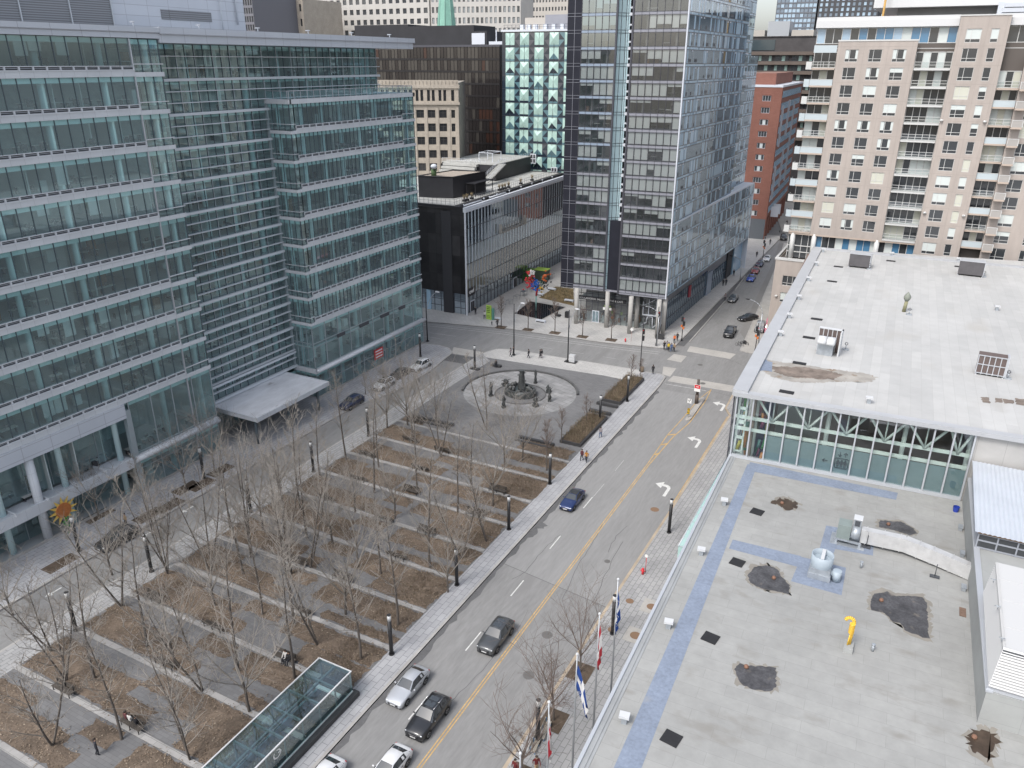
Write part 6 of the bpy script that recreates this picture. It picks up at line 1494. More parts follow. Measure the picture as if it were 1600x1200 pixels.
dk = thing('silver_duct', 'long silver ventilation duct bending across the low roof to the concrete block', 'duct', (4, 64, ZL))
zd = ZL+.95
b = MB(); path = [Vector((x+.55, y+.15, zd)), Vector((x+1.1, y+.15, zd)), Vector((G(1413, 842, ZL).x, y+.3, zd)), Vector((6.1, G(1470, 890, ZL).y+.4, zd-.1)), Vector((8.6, G(1500, 900, ZL).y-.1, zd-.25))]
for k in range(len(path)-1):
    a, c = path[k], path[k+1]; dd = (c-a); L_ = dd.length; dd.normalize(); s_ = Vector((-dd.y, dd.x, 0)).normalized()*.34; upv = Vector((0, 0, .62))
    R0 = [a+s_+upv, a-s_+upv, a-s_-upv, a+s_-upv]; R1 = [c+s_+upv, c-s_+upv, c-s_-upv, c+s_-upv]; b.loft([R0, R1], smooth=False, cap=True)
    m = max(1, int(L_/1.2))
    for i in range(1, m+1):
        t = a.lerp(c, i/(m+.3)); e = .03
        b.loft([[t+s_*1.08+upv*1.08-dd*e, t-s_*1.08+upv*1.08-dd*e, t-s_*1.08-upv*1.08-dd*e, t+s_*1.08-upv*1.08-dd*e], [t+s_*1.08+upv*1.08+dd*e, t-s_*1.08+upv*1.08+dd*e, t-s_*1.08-upv*1.08+dd*e, t+s_*1.08-upv*1.08+dd*e]], smooth=False)
b.build('duct_run', mat('duct_silver', (.60, .60, .60), .4, metal=.35, noise=(1.2, .12)), dk)
for (px, py) in ((1352, 850), (1353, 856), (1408, 861), (1460, 902)):
    q = G(px, py, ZL); b = MB(); b.box(q.x-.35, q.y-.16, ZL+.02, q.x+.35, q.y+.16, ZL+.14); b.tube((q.x, q.y, ZL+.1), (q.x, q.y, ZL+1.25), .03, n=5); b.build('duct_stand', M['vent'], dk)
# drum exhaust fan
q = G(1279, 903, ZL); x, y = q.x, q.y+.5
fn = thing('drum_exhaust_fan', 'pale grey round exhaust fan with an open drum on the low roof', 'exhaust fan', (x, y, ZL))
b = MB(); b.box(x-.85, y-.85, ZL+.02, x+.85, y+.85, ZL+.5); b.box(x-.78, y-.78, ZL+.5, x+.78, y+.78, ZL+.95); b.build('fan_base', M['galv'], fn)
b = MB(); ring = lambda r, z: [(x+r*math.cos(6.283*k/28), y+r*math.sin(6.283*k/28), z) for k in range(28)]
b.loft([ring(.8, ZL+.95), ring(.84, ZL+1.2), ring(.84, ZL+1.95), ring(.78, ZL+1.95), ring(.78, ZL+1.25)], cap=False); b.poly(ring(.78, ZL+1.4)); b.build('fan_drum', mat('fan_grey', (.36, .42, .47), .5, noise=(.8, .08)), fn)
b = MB(); b.box(x-.1, y-.75, ZL+1.75, x+.16, y+.75, ZL+1.98); b.build('damper_bar', M['metal_w'], fn)
b = MB(); b.tube((x+1.25, y-.25, ZL+.05), (x+1.25, y-.25, ZL+.95), .34, n=16); b.box(x+.8, y-.4, ZL+.5, x+1.1, y-.1, ZL+.75); b.build('motor_can', MATS['fan_grey'], fn)
# yellow gooseneck
q = G(1325, 1014, ZL); x, y = q.x, q.y
yp = thing('yellow_gooseneck_vent', 'bright yellow gooseneck pipe on a small grey plinth in the middle of the low roof', 'roof vent', (x, y, ZL))
b = MB(); b.box(x-.3, y-.5, ZL, x+.3, y+.5, ZL+.4); b.build('plinth', M['conc_g'], yp)
M['yel'] = mat('yellow_paint', (.80, .50, .06), .45, spec=.5)
b = MB(); pts = [(x, y+.1, ZL+.4), (x+.05, y+.15, ZL+2.2)]
for k in range(9): t = math.pi*k/8*.95; pts.append((x+.05-.28+.28*math.cos(t), y+.15, ZL+2.2+.3*math.sin(t)))
b.path(pts, .12, 10); b.build('gooseneck', M['yel'], yp)
b = MB()
for k in range(9): z = ZL+1.4+.09*k; b.tube((x-.03, y+.0, z), (x-.03, y+.0, z+.06), .19, n=10)
b.build('ribbed_sleeve', M['yel'], yp)
b = MB(); b.tube((x-.1, y-.1, ZL+.4), (x-.05, y-.02, ZL+1.4), .05, n=6); b.build('side_pipe', M['yel'], yp)
# small white hooded vents along both roof edges
def hood(px, py, z, lab, grp):
    q = G(px, py, z); t = thing('hooded_vent', lab, 'roof vent', (q.x, q.y, z), R(10), grp)
    b = MB(); b.box(-.17, -.17, 0, .17, .17, .5); b.build('vent_neck', M['galv'], t, world=False)
    b = MB(); b.box(-.32, -.25, .5, .32, .25, .68); b.build('vent_hood', M['metal_w'], t, world=False)
for i, (px, py) in enumerate(((1131, 789), (1095, 867), (1044, 981), (975, 1129))):
    hood(px, py, ZL, ['farthest', 'second farthest', 'second nearest', 'nearest'][i]+' small white hooded vent beside the blue stripe on the low roof', 'hooded vents by the blue stripe')
for i, (px, py) in enumerate(((1286, 394), (1275, 415), (1263, 439), (1248, 468), (1233, 497), (1219, 525))):
    hood(px, py, ZU, ['first', 'second', 'third', 'fourth', 'fifth', 'sixth'][i]+' white hooded vent from the far end along the white roof edge', 'hooded vents on the white roof edge')
for i, (px, py, lab) in enumerate(((1357, 630, 'small white vent on the white roof above the glazed wall'), (1557, 485, 'small white vent alone on the right of the white roof'), (1393, 400, 'white vent near the far edge of the white roof'), (1497, 409, 'white vent near the far edge, beside the farther right dark box'))): hood(px, py, ZU, lab, 'small vents on the white roof')
# screens and boxes on the upper roof
def screen_box(px, py, lab, wd, h, grid):
    q = G(px, py, ZU); t = thing('screened_box', lab, 'roof unit', (q.x, q.y, ZU), R(-2), 'screened boxes on the white roof')
    b = MB(); b.box(-wd/2, 0, .25, wd/2, wd*.55, h)
    b.build('screen', M['screen_d'] if not grid else M['screen_b'], t, world=False)
    b = MB()
    if grid:
        for i in range(6): xx = -wd/2+wd*i/5; b.box(xx-.04, -.06, .1, xx+.04, -.003, h+.05)
        for zz in (.25, (h+.25)/2, h): b.box(-wd/2, -.09, zz-.04, wd/2, -.004, zz+.04)
        b.box(wd/2+.003, 0, .1, wd/2+.2, wd*.6, h+.1)
    else: b.box(-wd/2-.05, -.05, h, wd/2+.05, wd*.55, h+.08); b.box(wd/2+.003, 0, .1, wd/2+.09, wd*.55, h)
    for xx in (-wd/2, wd/2-.15): b.box(xx, -.1, 0, xx+.15, wd*.5, .1)
    b.build('screen_frame', M['metal_trim'], t, world=False)
M['screen_d'] = mat('screen_dark', (.10, .095, .10), .6, noise=(.8, .15)); M['screen_b'] = mat('screen_brown', (.125, .095, .088), .6, noise=(.8, .15))
screen_box(1341, 419, 'dark square screen box at the far left of the white roof', 3.1, 2.2, False)
screen_box(1515, 432, 'dark square screen box at the far right of the white roof', 3.4, 2.3, False)
screen_box(1545, 588, 'brown gridded screen box with white frame near the right edge of the white roof', 2.6, 2.2, True)
q = G(1290, 553, ZU); t = thing('hooded_roof_unit', 'grey roof unit with two rounded white hoods in front of a brown grid screen', 'roof unit', (q.x, q.y, ZU), R(-2))
b = MB(); b.box(-.95, -.6, 0, .75, .6, 1.55); b.build('unit_body', M['galv'], t, world=False)
b = MB()
for xx in (-.9, .03): b.loft([[(xx, -.75+.75*math.cos(a)*-1, 1.55+.75*math.sin(a)) for a in [math.pi*i/10 for i in range(11)]], [(xx+.88, -.75+.75*math.cos(a)*-1, 1.55+.75*math.sin(a)) for a in [math.pi*i/10 for i in range(11)]]])
b.build('rounded_hood', M['metal_w'], t, world=False)
b = MB(); b.box(-1.15, .75, .1, 1.25, 1.2, 2.7); b.build('grid_screen', M['screen_b'], t, world=False)
b = MB()
for i in range(6): xx = -1.15+.48*i; b.box(xx-.04, .69, .1, xx+.04, .747, 2.75)
b.box(1.253, -.4, 0, 1.4, 1.3, 2.8); b.box(-1.2, .66, 2.72, 1.4, 1.25, 2.8); b.build('screen_frame', M['metal_w'], t, world=False)
q = G(1412, 487, ZU); t = thing('mushroom_vent', 'tall olive green roof vent with a pointed cap on the white roof', 'roof vent', (q.x, q.y, ZU))
b = MB(); b.tube((0, 0, 0), (.1, 0, 1.5), .24, .22, n=12); b.build('vent_pipe', mat('olive_vent', (.24, .23, .14), .7, noise=(2, .15)), t, world=False)
b = MB(); rg = lambda r, z: [(.1+r*math.cos(6.283*k/14), r*math.sin(6.283*k/14), z) for k in range(14)]
b.loft([rg(.24, 1.5), rg(.42, 1.8), rg(.46, 2.1), rg(.3, 2.4), rg(.03, 2.75)]); b.build('vent_cap', mat('vent_cap_grey', (.22, .235, .20), .6), t, world=False)
# ring anchors
for i, (px, py, lab) in enumerate(((1358, 421, 'far left dark box'), (1537, 433, 'far right dark box'), (1420, 492, 'olive pointed vent'), (1321, 547, 'hooded unit with the grid screen'), (1574, 592, 'brown gridded box'))):
    q = G(px, py, ZU); t = thing('roof_anchor', 'grey ring anchor standing on the white roof beside the '+lab, 'roof anchor', (q.x, q.y, ZU), 0, 'ring anchors on the white roof')
    b = MB(); b.box(-.35, -.22, 0, .35, .22, .16); b.tube((0, 0, .16), (0, 0, .6), .06, n=6); b.build('anchor_base', M['galv'], t, world=False)
    b = MB(); pts = [(.15*math.cos(6.283*k/12), 0, .78+.15*math.sin(6.283*k/12)) for k in range(13)]; b.path(pts, .035, 5); b.build('anchor_ring', M['vent'], t, world=False)
q = G(1493, 799, ZL); t = thing('blue_bucket', 'blue plastic bucket standing in the corner of the low roof by the glazed wall', 'bucket', (q.x, q.y, ZL))
b = MB(); b.tube((0, 0, 0), (0, 0, .5), .22, .28, n=14, cap=False); b.build('bucket_body', mat('blue_plastic', (.03, .06, .36), .4), t, world=False)
b = MB(); pts = [(.28*math.cos(math.pi*k/8), .02, .5+.25*math.sin(math.pi*k/8)) for k in range(9)]; b.path(pts, .015, 4); b.build('bucket_handle', M['galv'], t, world=False)
for (px, py, lab) in ((1500, 827, 'upper'), (1503, 868, 'middle'), (1505, 921, 'lower')):
    q = G(px, py, ZL); b = MB(); b.box(q.x-.15, q.y-.3, ZL+.01, q.x+.15, q.y+.3, ZL+.3); b.box(q.x-.18, q.y-.33, ZL+.3, q.x+.18, q.y+.33, ZL+.34)
    tag(b.build('wall_scupper', M['galv']), lab+' of three small grey metal boxes along the foot of the concrete block wall', 'roof outlet', 'grey boxes along the block wall')
q = G(1504, 957, ZL); b = MB(); b.box(q.x-.22, q.y-.55, ZL+.01, q.x+.22, q.y+.55, ZL+.06); tag(b.build('wooden_board', mat('weathered_board', (.18, .12, .09), .9, noise=(3, .3))), 'brown weathered board lying on the low roof by the concrete block wall', 'board')
for (px, py, lab) in ((1345, 887, 'stub pipe on the low roof near the blower'), (1363, 1017, 'stub pipe on the low roof right of the yellow gooseneck')):
    q = G(px, py, ZL); b = MB(); b.tube((q.x, q.y, ZL), (q.x, q.y, ZL+.5), .1, n=8); b.tube((q.x, q.y, ZL+.5), (q.x, q.y, ZL+.6), .13, n=8); tag(b.build('stub_pipe', M['galv']), 'small grey '+lab, 'pipe')
# glass strip canopy over the pavement along the roof edge
gc = thing('glass_strip_canopy', 'narrow pale green glass canopy along the edge of the low roof over the pavement', 'canopy', (-13, 66, 12))
M['aqua'] = mat('aqua_glass_panel', (.40, .58, .55), .2, spec=.6, coat=.5)
pa, pb = G(1137, 713, 12.6), G(1060, 853, 12.6)
dv = (pb-pa); L_ = dv.length; dv.normalize(); sv_ = Vector((dv.y, -dv.x, 0)); sv_ = sv_ if sv_.x > 0 else -sv_
n = 13
b = MB()
for i in range(n):
    a, c = pa+dv*(L_*i/n+.04), pa+dv*(L_*(i+1)/n-.04); o = sv_*1.0
    b.quad(a, c, (c.x+o.x, c.y+o.y, 12.7), (a.x+o.x, a.y+o.y, 12.7))
b.build('glass_panel', M['aqua'], gc)
b = MB()
for i in range(n+1): a = pa+dv*(L_*i/n); b.tube((a.x, a.y, 12.6), (a.x+sv_.x*1.2, a.y+sv_.y*1.2, 12.7), .035, n=4)
b.tube(pa, pb, .05, n=5); b.build('canopy_frame', M['metal_trim'], gc)
b = MB(); a = pb; b.quad((a.x, a.y, 12.6), (a.x+sv_.x, a.y+sv_.y, 12.6), (a.x+sv_.x, a.y+sv_.y, 11.4), (a.x, a.y, 11.4)); b.build('end_panel', M['aqua'], gc)
# ------------------------------------------------------------------ trees
ZP = 0.15
M['bark'] = mat('bark_grey', (.115, .10, .088), .95, noise=(2, .3)); M['twig'] = mat('twig_grey', (.275, .25, .222), .95, noise=(.6, .25)); M['twig_red'] = mat('twig_reddish', (.185, .145, .125), .95, noise=(.6, .25))
def make_tree_meshes(seed, h, spread=1.0, stems=1, nb=15, base=.28, thin=1.0, vase=False):
    r = random.Random(seed); T, C = MB(), MB()
    def limb(mb, p, d, L, r0, r1, segs, wob, n=3, up=.06):
        pts = [p]; q = p.copy(); d = d.copy()
        for k in range(segs):
            d = (d+Vector((r.uniform(-wob, wob), r.uniform(-wob, wob), up+r.uniform(-wob, wob)*.4))).normalized(); q = q+d*(L/segs); pts.append(q.copy())
        rs = [r0+(r1-r0)*k/segs for k in range(segs+1)]
        for k in range(segs): mb.tube(pts[k], pts[k+1], rs[k], rs[k+1], n, cap=False)
        return pts, rs
    def at(pts, t):
        x = t*(len(pts)-1); k = min(int(x), len(pts)-2); return pts[k].lerp(pts[k+1], x-k), (pts[k+1]-pts[k]).normalized()
    for s in range(stems):
        d0 = Vector((r.uniform(-.12, .12)*(1+stems), r.uniform(-.12, .12)*(1+stems), 1)).normalized() if stems > 1 else Vector((r.uniform(-.03, .03), r.uniform(-.03, .03), 1)).normalized()
        hs = h*(1 if s == 0 else r.uniform(.75, .95)); rt0 = (.068+.0048*h)*thin/(stems**.4)
        tp, tr = limb(T, Vector((0, 0, -.1)), d0, hs, rt0, .02, 9, .045, 7, .05)
        if vase: T.f = T.f[:7*3]; T.m = T.m[:21]; T.sm = {k for k in T.sm if k < 21}
        m = 8 if vase else max(7, int(nb/stems**.6))
        for i in range(m):
            t = (.2+.135*(i+r.random()*.6)/m) if vase else base+(.97-base)*(i+r.random()*.8)/m; p, dd = at(tp, t); az = i*2.4+r.uniform(-.6, .6)
            out = Vector((math.cos(az), math.sin(az), 0)); el = .55+.5*t+r.uniform(-.15, .2)
            d1 = (out*math.cos(el)+Vector((0, 0, math.sin(el)))).normalized(); L1 = h*r.uniform(.55, .78) if vase else h*(.40-.27*abs(t-.35))*r.uniform(.75, 1.15)*spread*.72
            if vase: el = (1.25 if i > 5 else r.uniform(.75, 1.05)); d1 = (out*math.cos(el)+Vector((0, 0, math.sin(el)))).normalized()
            p1, r1 = limb(C, p, d1, L1, (.06 if vase else .042*(1.15-t*.6))*thin, .013, 5, .13, 4, .05)
            for j in range(r.randint(8, 11) if vase else r.randint(4, 6)):
                t2 = r.uniform(.22, .96); q, e = at(p1, t2); a2 = r.uniform(0, 6.28); side = Vector((math.cos(a2), math.sin(a2), r.uniform(-.1, .7))).normalized()
                d2 = (e*.75+side*.75).normalized(); L2 = L1*r.uniform(.25, .5)
                p2, _ = limb(C, q, d2, L2, .019*thin, .009, 3, .2, 3, .03)
                for k in range(r.randint(3, 4)):
                    q3, e3 = at(p2, r.uniform(.25, 1)); a3 = r.uniform(0, 6.28); d3 = (e3*.7+Vector((math.cos(a3), math.sin(a3), r.uniform(-.2, .6)))*.7).normalized()
                    limb(C, q3, d3, L2*r.uniform(.4, .85), .012*thin, .007, 2, .25, 3, .0)
    return T, C
TREES = []
for i, (h, sp_, st_, nb, ba) in enumerate(((10.8, .9, 1, 19, .28), (11.8, .8, 1, 20, .34), (9.6, 1.0, 1, 17, .30), (10.2, .95, 2, 20, .18), (8.4, 1.15, 1, 17, .32), (11.2, 1.05, 3, 22, .22), (5.2, 1.1, 1, 13, .38))):
    T, C = make_tree_meshes(40+i, h, sp_, st_, nb, ba, vase=i in (2, 4))
    TREES.append((T.mesh('trunk', M['bark']), C.mesh('branches', M['twig']), C.mesh('branches', M['twig_red'])))
rtree = random.Random(77)
def tree(q, kind, label, group, s=1.0, red=False, cat='tree', name='bare_tree'):
    t = thing(name, label, cat, (q.x, q.y, q.z), rtree.uniform(0, 6.28), group); t.scale = (s, s, s*rtree.uniform(.9, 1.08)); t.rotation_euler = (R(rtree.gauss(0, 1.1)), R(rtree.gauss(0, 1.1)), t.rotation_euler.z)
    for nm, me in (('trunk', TREES[kind][0]), ('crown', TREES[kind][2 if red else 1])):
        o = bpy.data.objects.new(nm, me); COL.objects.link(o); o.parent = t
    return t
PARK = [(436, 775), (411, 827), (470, 797), (480, 841), (500, 744), (541, 719), (592, 730), (605, 669), (637, 664), (645, 684), (681, 662), (689, 714), (652, 770), (559, 887), (595, 897), (617, 810), (672, 887), (721, 872), (760, 846), (737, 767), (761, 672), (789, 730), (456, 897), (485, 887), (445, 875), (82, 1165), (190, 1155), (275, 1040), (317, 1080), (297, 1187), (390, 1112), (372, 1050), (336, 947), (190, 947), (104, 1064), (81, 1017), (460, 1060), (496, 1007), (564, 1030), (622, 977), (460, 975), (360, 825), (330, 895), (392, 870), (380, 897), (262, 897), (258, 885), (816, 720), (555, 800), (715, 800), (520, 850), (585, 770), (700, 925), (540, 960), (410, 960), (770, 790), (148, 1060), (230, 1010)]
BNAMES = ['tall', 'slender', 'bushy', 'forked', 'small spreading', 'multi-stemmed', 'young']
def where(px, py, ref):
    best = min(ref, key=lambda r_: math.hypot(r_[0]-px, r_[1]-py)); dx, dy = px-best[0], py-best[1]
    side = ('right of' if dx > 0 else 'left of') if abs(dx) > abs(dy) else ('just in front of' if dy > 0 else 'just behind')
    return side, best[2]
for i, (px, py) in enumerate(PARK):
    q = G(px, py, ZP); k = rtree.choices((0, 1, 2, 3, 4, 5), (4, 4, 3, 3, 2, 2))[0]
    if px in (456, 445, 330, 258, 262, 297): k = 5
    s = rtree.uniform(1.0, 1.28)*(1.0 if py > 760 else .95)
    row = max(0, min(10, round((q.y-28.65)/6.04))); colm = 'west' if q.x < -58 else ('middle' if q.x < -47 else 'east')
    tree(q, k, '', 'bare trees growing in the park beds', s)['_k'] = (k, q.x, q.y)
AV = [(783, 511), (825, 515), (867, 520), (910, 526), (955, 531)]
for i, p in enumerate(AV):
    tree(G(*p, ZP), 6, ['leftmost', 'second from left', 'middle', 'second from right', 'rightmost'][i]+' of five young bare trees along the far kerb of the avenue', 'young trees along the avenue', 1.25, True)
for i, (px, py, k, s, lab) in enumerate(((154, 805, 4, 1.0, 'bare tree in a pavement pit close to the sunflower sign'), (291, 762, 2, .95, 'bare tree in a pavement pit before the south wing, beside a light column'), (175, 897, 4, 1.05, 'bare tree at the street edge by the parked black wagon'), (335, 735, 2, .9, 'bare tree in a pavement pit left of the entrance canopy'), (232, 805, 0, .8, 'bare tree in the pit between the parked wagon and the south wing'), (20, 960, 4, 1.0, 'bare tree on the pavement at the far left edge'))):
    tree(G(px, py, ZP), k, lab, 'bare trees along the glass office pavement', s)
for i, (px, py, k, s, lab) in enumerate(((865, 1125, 4, .95, 'bare spreading tree in a square pit beside the flagpoles, middle of three'), (907, 1050, 2, .8, 'bare tree in a square pit beside the red flag, farthest of three'), (815, 1215, 4, 1.0, 'bare tree at the bottom edge beside the person in red, nearest of three'))):
    tree(G(px, py, ZP), k, lab, 'bare trees on the right pavement', s, True)
for i, (px, py, s, lab) in enumerate(((600, 602, .7, 'small bare tree before the shop sign'), (628, 590, .7, 'small bare tree right of the red shop sign'), (571, 616, .75, 'small bare tree beside the entrance canopy corner'), (854, 735, 1.3, 'slim reddish tree at the end of the long planter'), (877, 692, 1.0, 'small reddish tree growing in the long planter'), (916, 665, .9, 'small reddish tree near the dark column by the long planter'), (985, 598, .95, 'small bare tree in the farther planter at the corner'), (1000, 590, .7, 'small bare tree beside the corner traffic pole'))):
    tree(G(px, py, ZP), 6, lab, 'small trees by planters and shopfronts', s, i > 2)
# tree pits
M['pit'] = mat('tree_pit_soil', (.10, .075, .055), .95, noise=(2, .4))
def pit(px, py, a, b_, lab, rz=0):
    q = G(px, py, .15); c, s = math.cos(rz), math.sin(rz)
    m = MB(); m.prism([(q.x+c*x-s*y, q.y+s*x+c*y) for x, y in ((-a, -b_), (a, -b_), (a, b_), (-a, b_))], .13, .152); m.build('tree_pit', M['pit'], kind='structure')
for p in AV: pit(*p, 1.1, .9, '', R(3))
for p in ((154, 805), (291, 762), (265, 790), (315, 757), (345, 735), (232, 805), (95, 880)): pit(*p, .9, 1.8, '')
for p in ((865, 1125), (907, 1050), (815, 1215)): pit(*p, 1.0, 1.2, '')
# planters with brown shrubs
M['planter'] = mat('dark_granite', (.05, .05, .052), .5, noise=(1, .2)); M['shrub'] = mat('brown_shrub', (.25, .19, .135), .95, noise=(.8, .35)); M['shrub2'] = mat('olive_shrub', (.18, .16, .10), .95, noise=(.8, .3))
def planter(x0, y0, x1, y1, lab, seed):
    b = MB(); b.box(x0, y0, .1, x1, y0+.25, .62); b.box(x0, y1-.25, .1, x1, y1, .62); b.box(x0, y0+.25, .1, x0+.25, y1-.25, .62); b.box(x1-.25, y0+.25, .1, x1, y1-.25, .62)
    b.box(x0+.25, y0+.25, .1, x1-.25, y1-.25, .5, 1)
    o = b.build('stone_planter', [M['planter'], M['soil']]); tag(o, lab, 'planter', 'dark stone planters at the park edge')
    r = random.Random(seed); b = MB()
    for _ in range(int((x1-x0)*(y1-y0)*26)):
        x, y = r.uniform(x0+.2, x1-.2), r.uniform(y0+.2, y1-.2); t, e = r.uniform(0, 6.28), r.uniform(0, .35); hh = r.uniform(.3, 1.25)
        p = Vector((x, y, .45)); q = p+Vector((e*math.cos(t), e*math.sin(t), hh)); b.tube(p, q, .02, .008, n=3, cap=False, mi=0 if r.random() < .7 else 1)
        for k in range(3): t2 = r.uniform(0, 6.28); m_ = p.lerp(q, r.uniform(.4, 1)); b.quad(m_, m_+Vector((.08*math.cos(t2), .08*math.sin(t2), .02)), m_+Vector((.09*math.cos(t2+.6), .09*math.sin(t2+.6), .1)), m_+Vector((0, 0, .08)), 0 if r.random() < .6 else 1)
    b.build('low_shrubs', [M['shrub'], M['shrub2']], kind='stuff')
planter(-41.3, 111.0, -38.0, 123.0, 'dark stone planter of brown shrubs at the corner of the crossing', 1)
planter(-41.2, 94.0, -37.9, 104.9, 'long dark stone planter of brown shrubs beside the walking couple', 2)
for i, y in enumerate((106.2, 109.4)):
    b = MB(); b.box(-41.6, y, .14, -38.0, y+.6, .55); tag(b.build('granite_block', M['planter']), 'low dark stone seat between the two planters, ' + ('nearer' if i == 0 else 'farther'), 'stone seat', 'stone seats between the planters')
for i, (x0, x1, y) in enumerate(((-66, -58, 91.2), (-47.5, -41.5, 92.4))):
    b = MB(); b.box(x0, y, .14, x1, y+.5, .5); b.box(x0+.1, y-.9, .14, x1, y-.5, .3); tag(b.build('granite_block', M['planter']), 'long low dark stone step on the ' + ('west' if i == 0 else 'east') + ' side of the plaza edge', 'stone step', 'stone steps at the plaza edge')
# ground cover at the east bed ends
b = MB(); r = random.Random(31)
for (x0, y0, x1, y1) in BEDS:
    if x1 < -38.5: continue
    for _ in range(int((y1-y0)*3.0*38)):
        x, y = r.uniform(-41.5, -37.7)+r.uniform(-1.5, 0)*r.random(), r.uniform(y0, y1); t, e = r.uniform(0, 6.28), r.uniform(0, .15); p = Vector((x, y, .15)); b.tube(p, p+Vector((e*math.cos(t), e*math.sin(t), r.uniform(.2, .6))), .016, .006, n=3, cap=False, mi=0 if r.random() < .75 else 1)
b.build('dry_undergrowth', [M['shrub'], M['shrub2']], kind='stuff')
b = MB(); q0, q1, q2, q3 = G(842, 466), G(897, 479), G(896, 452), G(868, 449)
for _ in range(900):
    u, v = r.random(), r.random(); p = (q0.lerp(q1, u)).lerp(q3.lerp(q2, u), v)+Vector((0, 0, .12)); t = r.uniform(0, 6.28); b.tube(p, p+Vector((.25*math.cos(t), .25*math.sin(t), r.uniform(.1, .5))), .05, .015, n=3, cap=False, mi=r.choice((0, 1, 1)))
b.build('dry_meadow', [MATS['ornamental_grass'], M['shrub2']], kind='stuff')
b = MB(); b.sheet([(q.x, q.y) for q in (q0, q1, q2, q3)], .15); b.build('planting_bed', mat('meadow_soil', (.17, .125, .065), .95, noise=(.6, .4)), kind='structure')

# ------------------------------------------------------------------ benches and lights
M['bench_w'] = mat('bench_wood', (.075, .065, .056), .8, noise=(2, .3)); M['bench_m'] = mat('bench_metal', (.05, .05, .052), .5, metal=.4)
bench0 = None
mat('bench_pale', (.36, .33, .28), .8, noise=(2, .2)); mat('bench_blue', (.06, .17, .33), .5)
def bench(q, rz, label, group):
    global bench0
    if bench0 is None:
        t = thing('park_bench', label, 'bench', (q.x, q.y, q.z), rz, group); bench0 = t
        b = MB()
        for k in range(4): b.box(-1.25, -.28+.14*k, .42, 1.25, -.28+.14*k+.11, .47)
        b.build('seat', M['bench_w'], t, world=False)
        b = MB()
        for k in range(3): b.box(-1.25, .30+.03*k, .55+.13*k, 1.25, .34+.03*k, .65+.13*k)
        b.build('backrest', M['bench_w'], t, world=False)
        for x in (-1.1, 0, 1.1):
            b = MB(); b.box(x-.03, -.26, 0, x+.03, -.2, .42); b.box(x-.03, .24, 0, x+.03, .3, .95); b.box(x-.03, -.26, .36, x+.03, .3, .42); b.build('leg', M['bench_m'], t, world=False)
        return t
    return dup(bench0, (q.x, q.y, q.z), rz, label, group)
BENCH = [(574, 712), (692, 706), (657, 734), (560, 750), (510, 781), (641, 770), (602, 814), (666, 834), (620, 872), (742, 806), (777, 769), (642, 690), (465, 882), (650, 660), (240, 938), (335, 982), (260, 1040), (100, 1082), (207, 1137), (535, 907), (472, 957), (445, 1032)]
bl_ = []
for (px, py) in BENCH:
    q = G(px, py, .2); bl_.append((bench(q, R(rnd.choice((0, 0, 180)))+R(rnd.uniform(-1, 1)), '', 'park benches standing on the stone strips'), q))
LBL = ['southmost', 'second', 'third', 'fourth', 'fifth', 'sixth', 'seventh', 'eighth', 'ninth', 'tenth', 'eleventh', 'twelfth']
ORD = ['nearest', '2nd nearest', '3rd nearest', '4th nearest', '5th nearest', '6th nearest', '7th nearest', '8th nearest', '9th nearest', '10th nearest', '11th nearest']
def by_rows(items, noun):
    """Label park things by which stone strip they stand on and their order along it."""
    rows = {}
    for o, q in items: rows.setdefault(max(0, round((q.y-28.65)/6.04)), []).append((q.x, o))
    for k, L in rows.items():
        L.sort(key=lambda x_: x_[0])
        for i, (x_, o) in enumerate(L):
            side = 'the only one' if len(L) == 1 else (('left', 'right')[i] + ' one' if len(L) == 2 else ['leftmost', '2nd from left', '3rd from left', '4th from left', '5th from left', '6th from left', '7th from left', '8th from left', '9th from left'][i])
            o['label'] = '%s on the %s stone strip, %s' % (noun(o), ORD[min(k, 10)], side)
by_rows(bl_, lambda o: 'dark slatted park bench')
tl = [(o, Vector((o['_k'][1], o['_k'][2], 0))) for o in bpy.data.objects if o.name.startswith('bare_tree') and '_k' in o.keys()]
by_rows(tl, lambda o: BNAMES[int(o['_k'][0])]+' bare park tree')
for o, q in tl: del o['_k']
# more benches on the right pavement
for (px, py, rz, lab) in ((838, 1165, R(96), 'pale slatted bench with a blue frame standing beside the bottom flagpole'), (852, 1145, R(96), 'pale slatted bench with blue frame behind the one beside the bottom flagpole')):
    q = G(px, py, .14); o = dup(bench0, tuple(q), rz, lab, 'benches on the right pavement', .8, {'bench_wood': 'bench_pale', 'bench_metal': 'bench_blue'})
for (px, py, lab) in ((845, 503, 'pale stone bench on the pavement in front of the black pool'), (776, 499, 'pale stone bench near the green banner across the avenue'), (862, 453, 'pale stone bench at the far corner of the meadow bed'), (843, 461, 'pale stone bench between the pool and the meadow bed'), (889, 471, 'pale stone bench beside the tower pillar')):
    q = G(px, py, .14); b = MB(); b.box(q.x-1.1, q.y-.35, .15, q.x+1.1, q.y+.35, .6); b.box(q.x-.9, q.y-.4, .15, q.x+.9, q.y-.352, .35, 1); tag(b.build('stone_bench', [M['t_white'], M['planter']]), lab, 'bench', 'pale stone benches across the avenue')
M['lamp_blk'] = mat('lamp_black', (.022, .022, .024), .5, spec=.5, noise=(1, .2)); M['lamp_glass'] = mat('lamp_frosted', (.62, .63, .63), .35)
lite0 = None
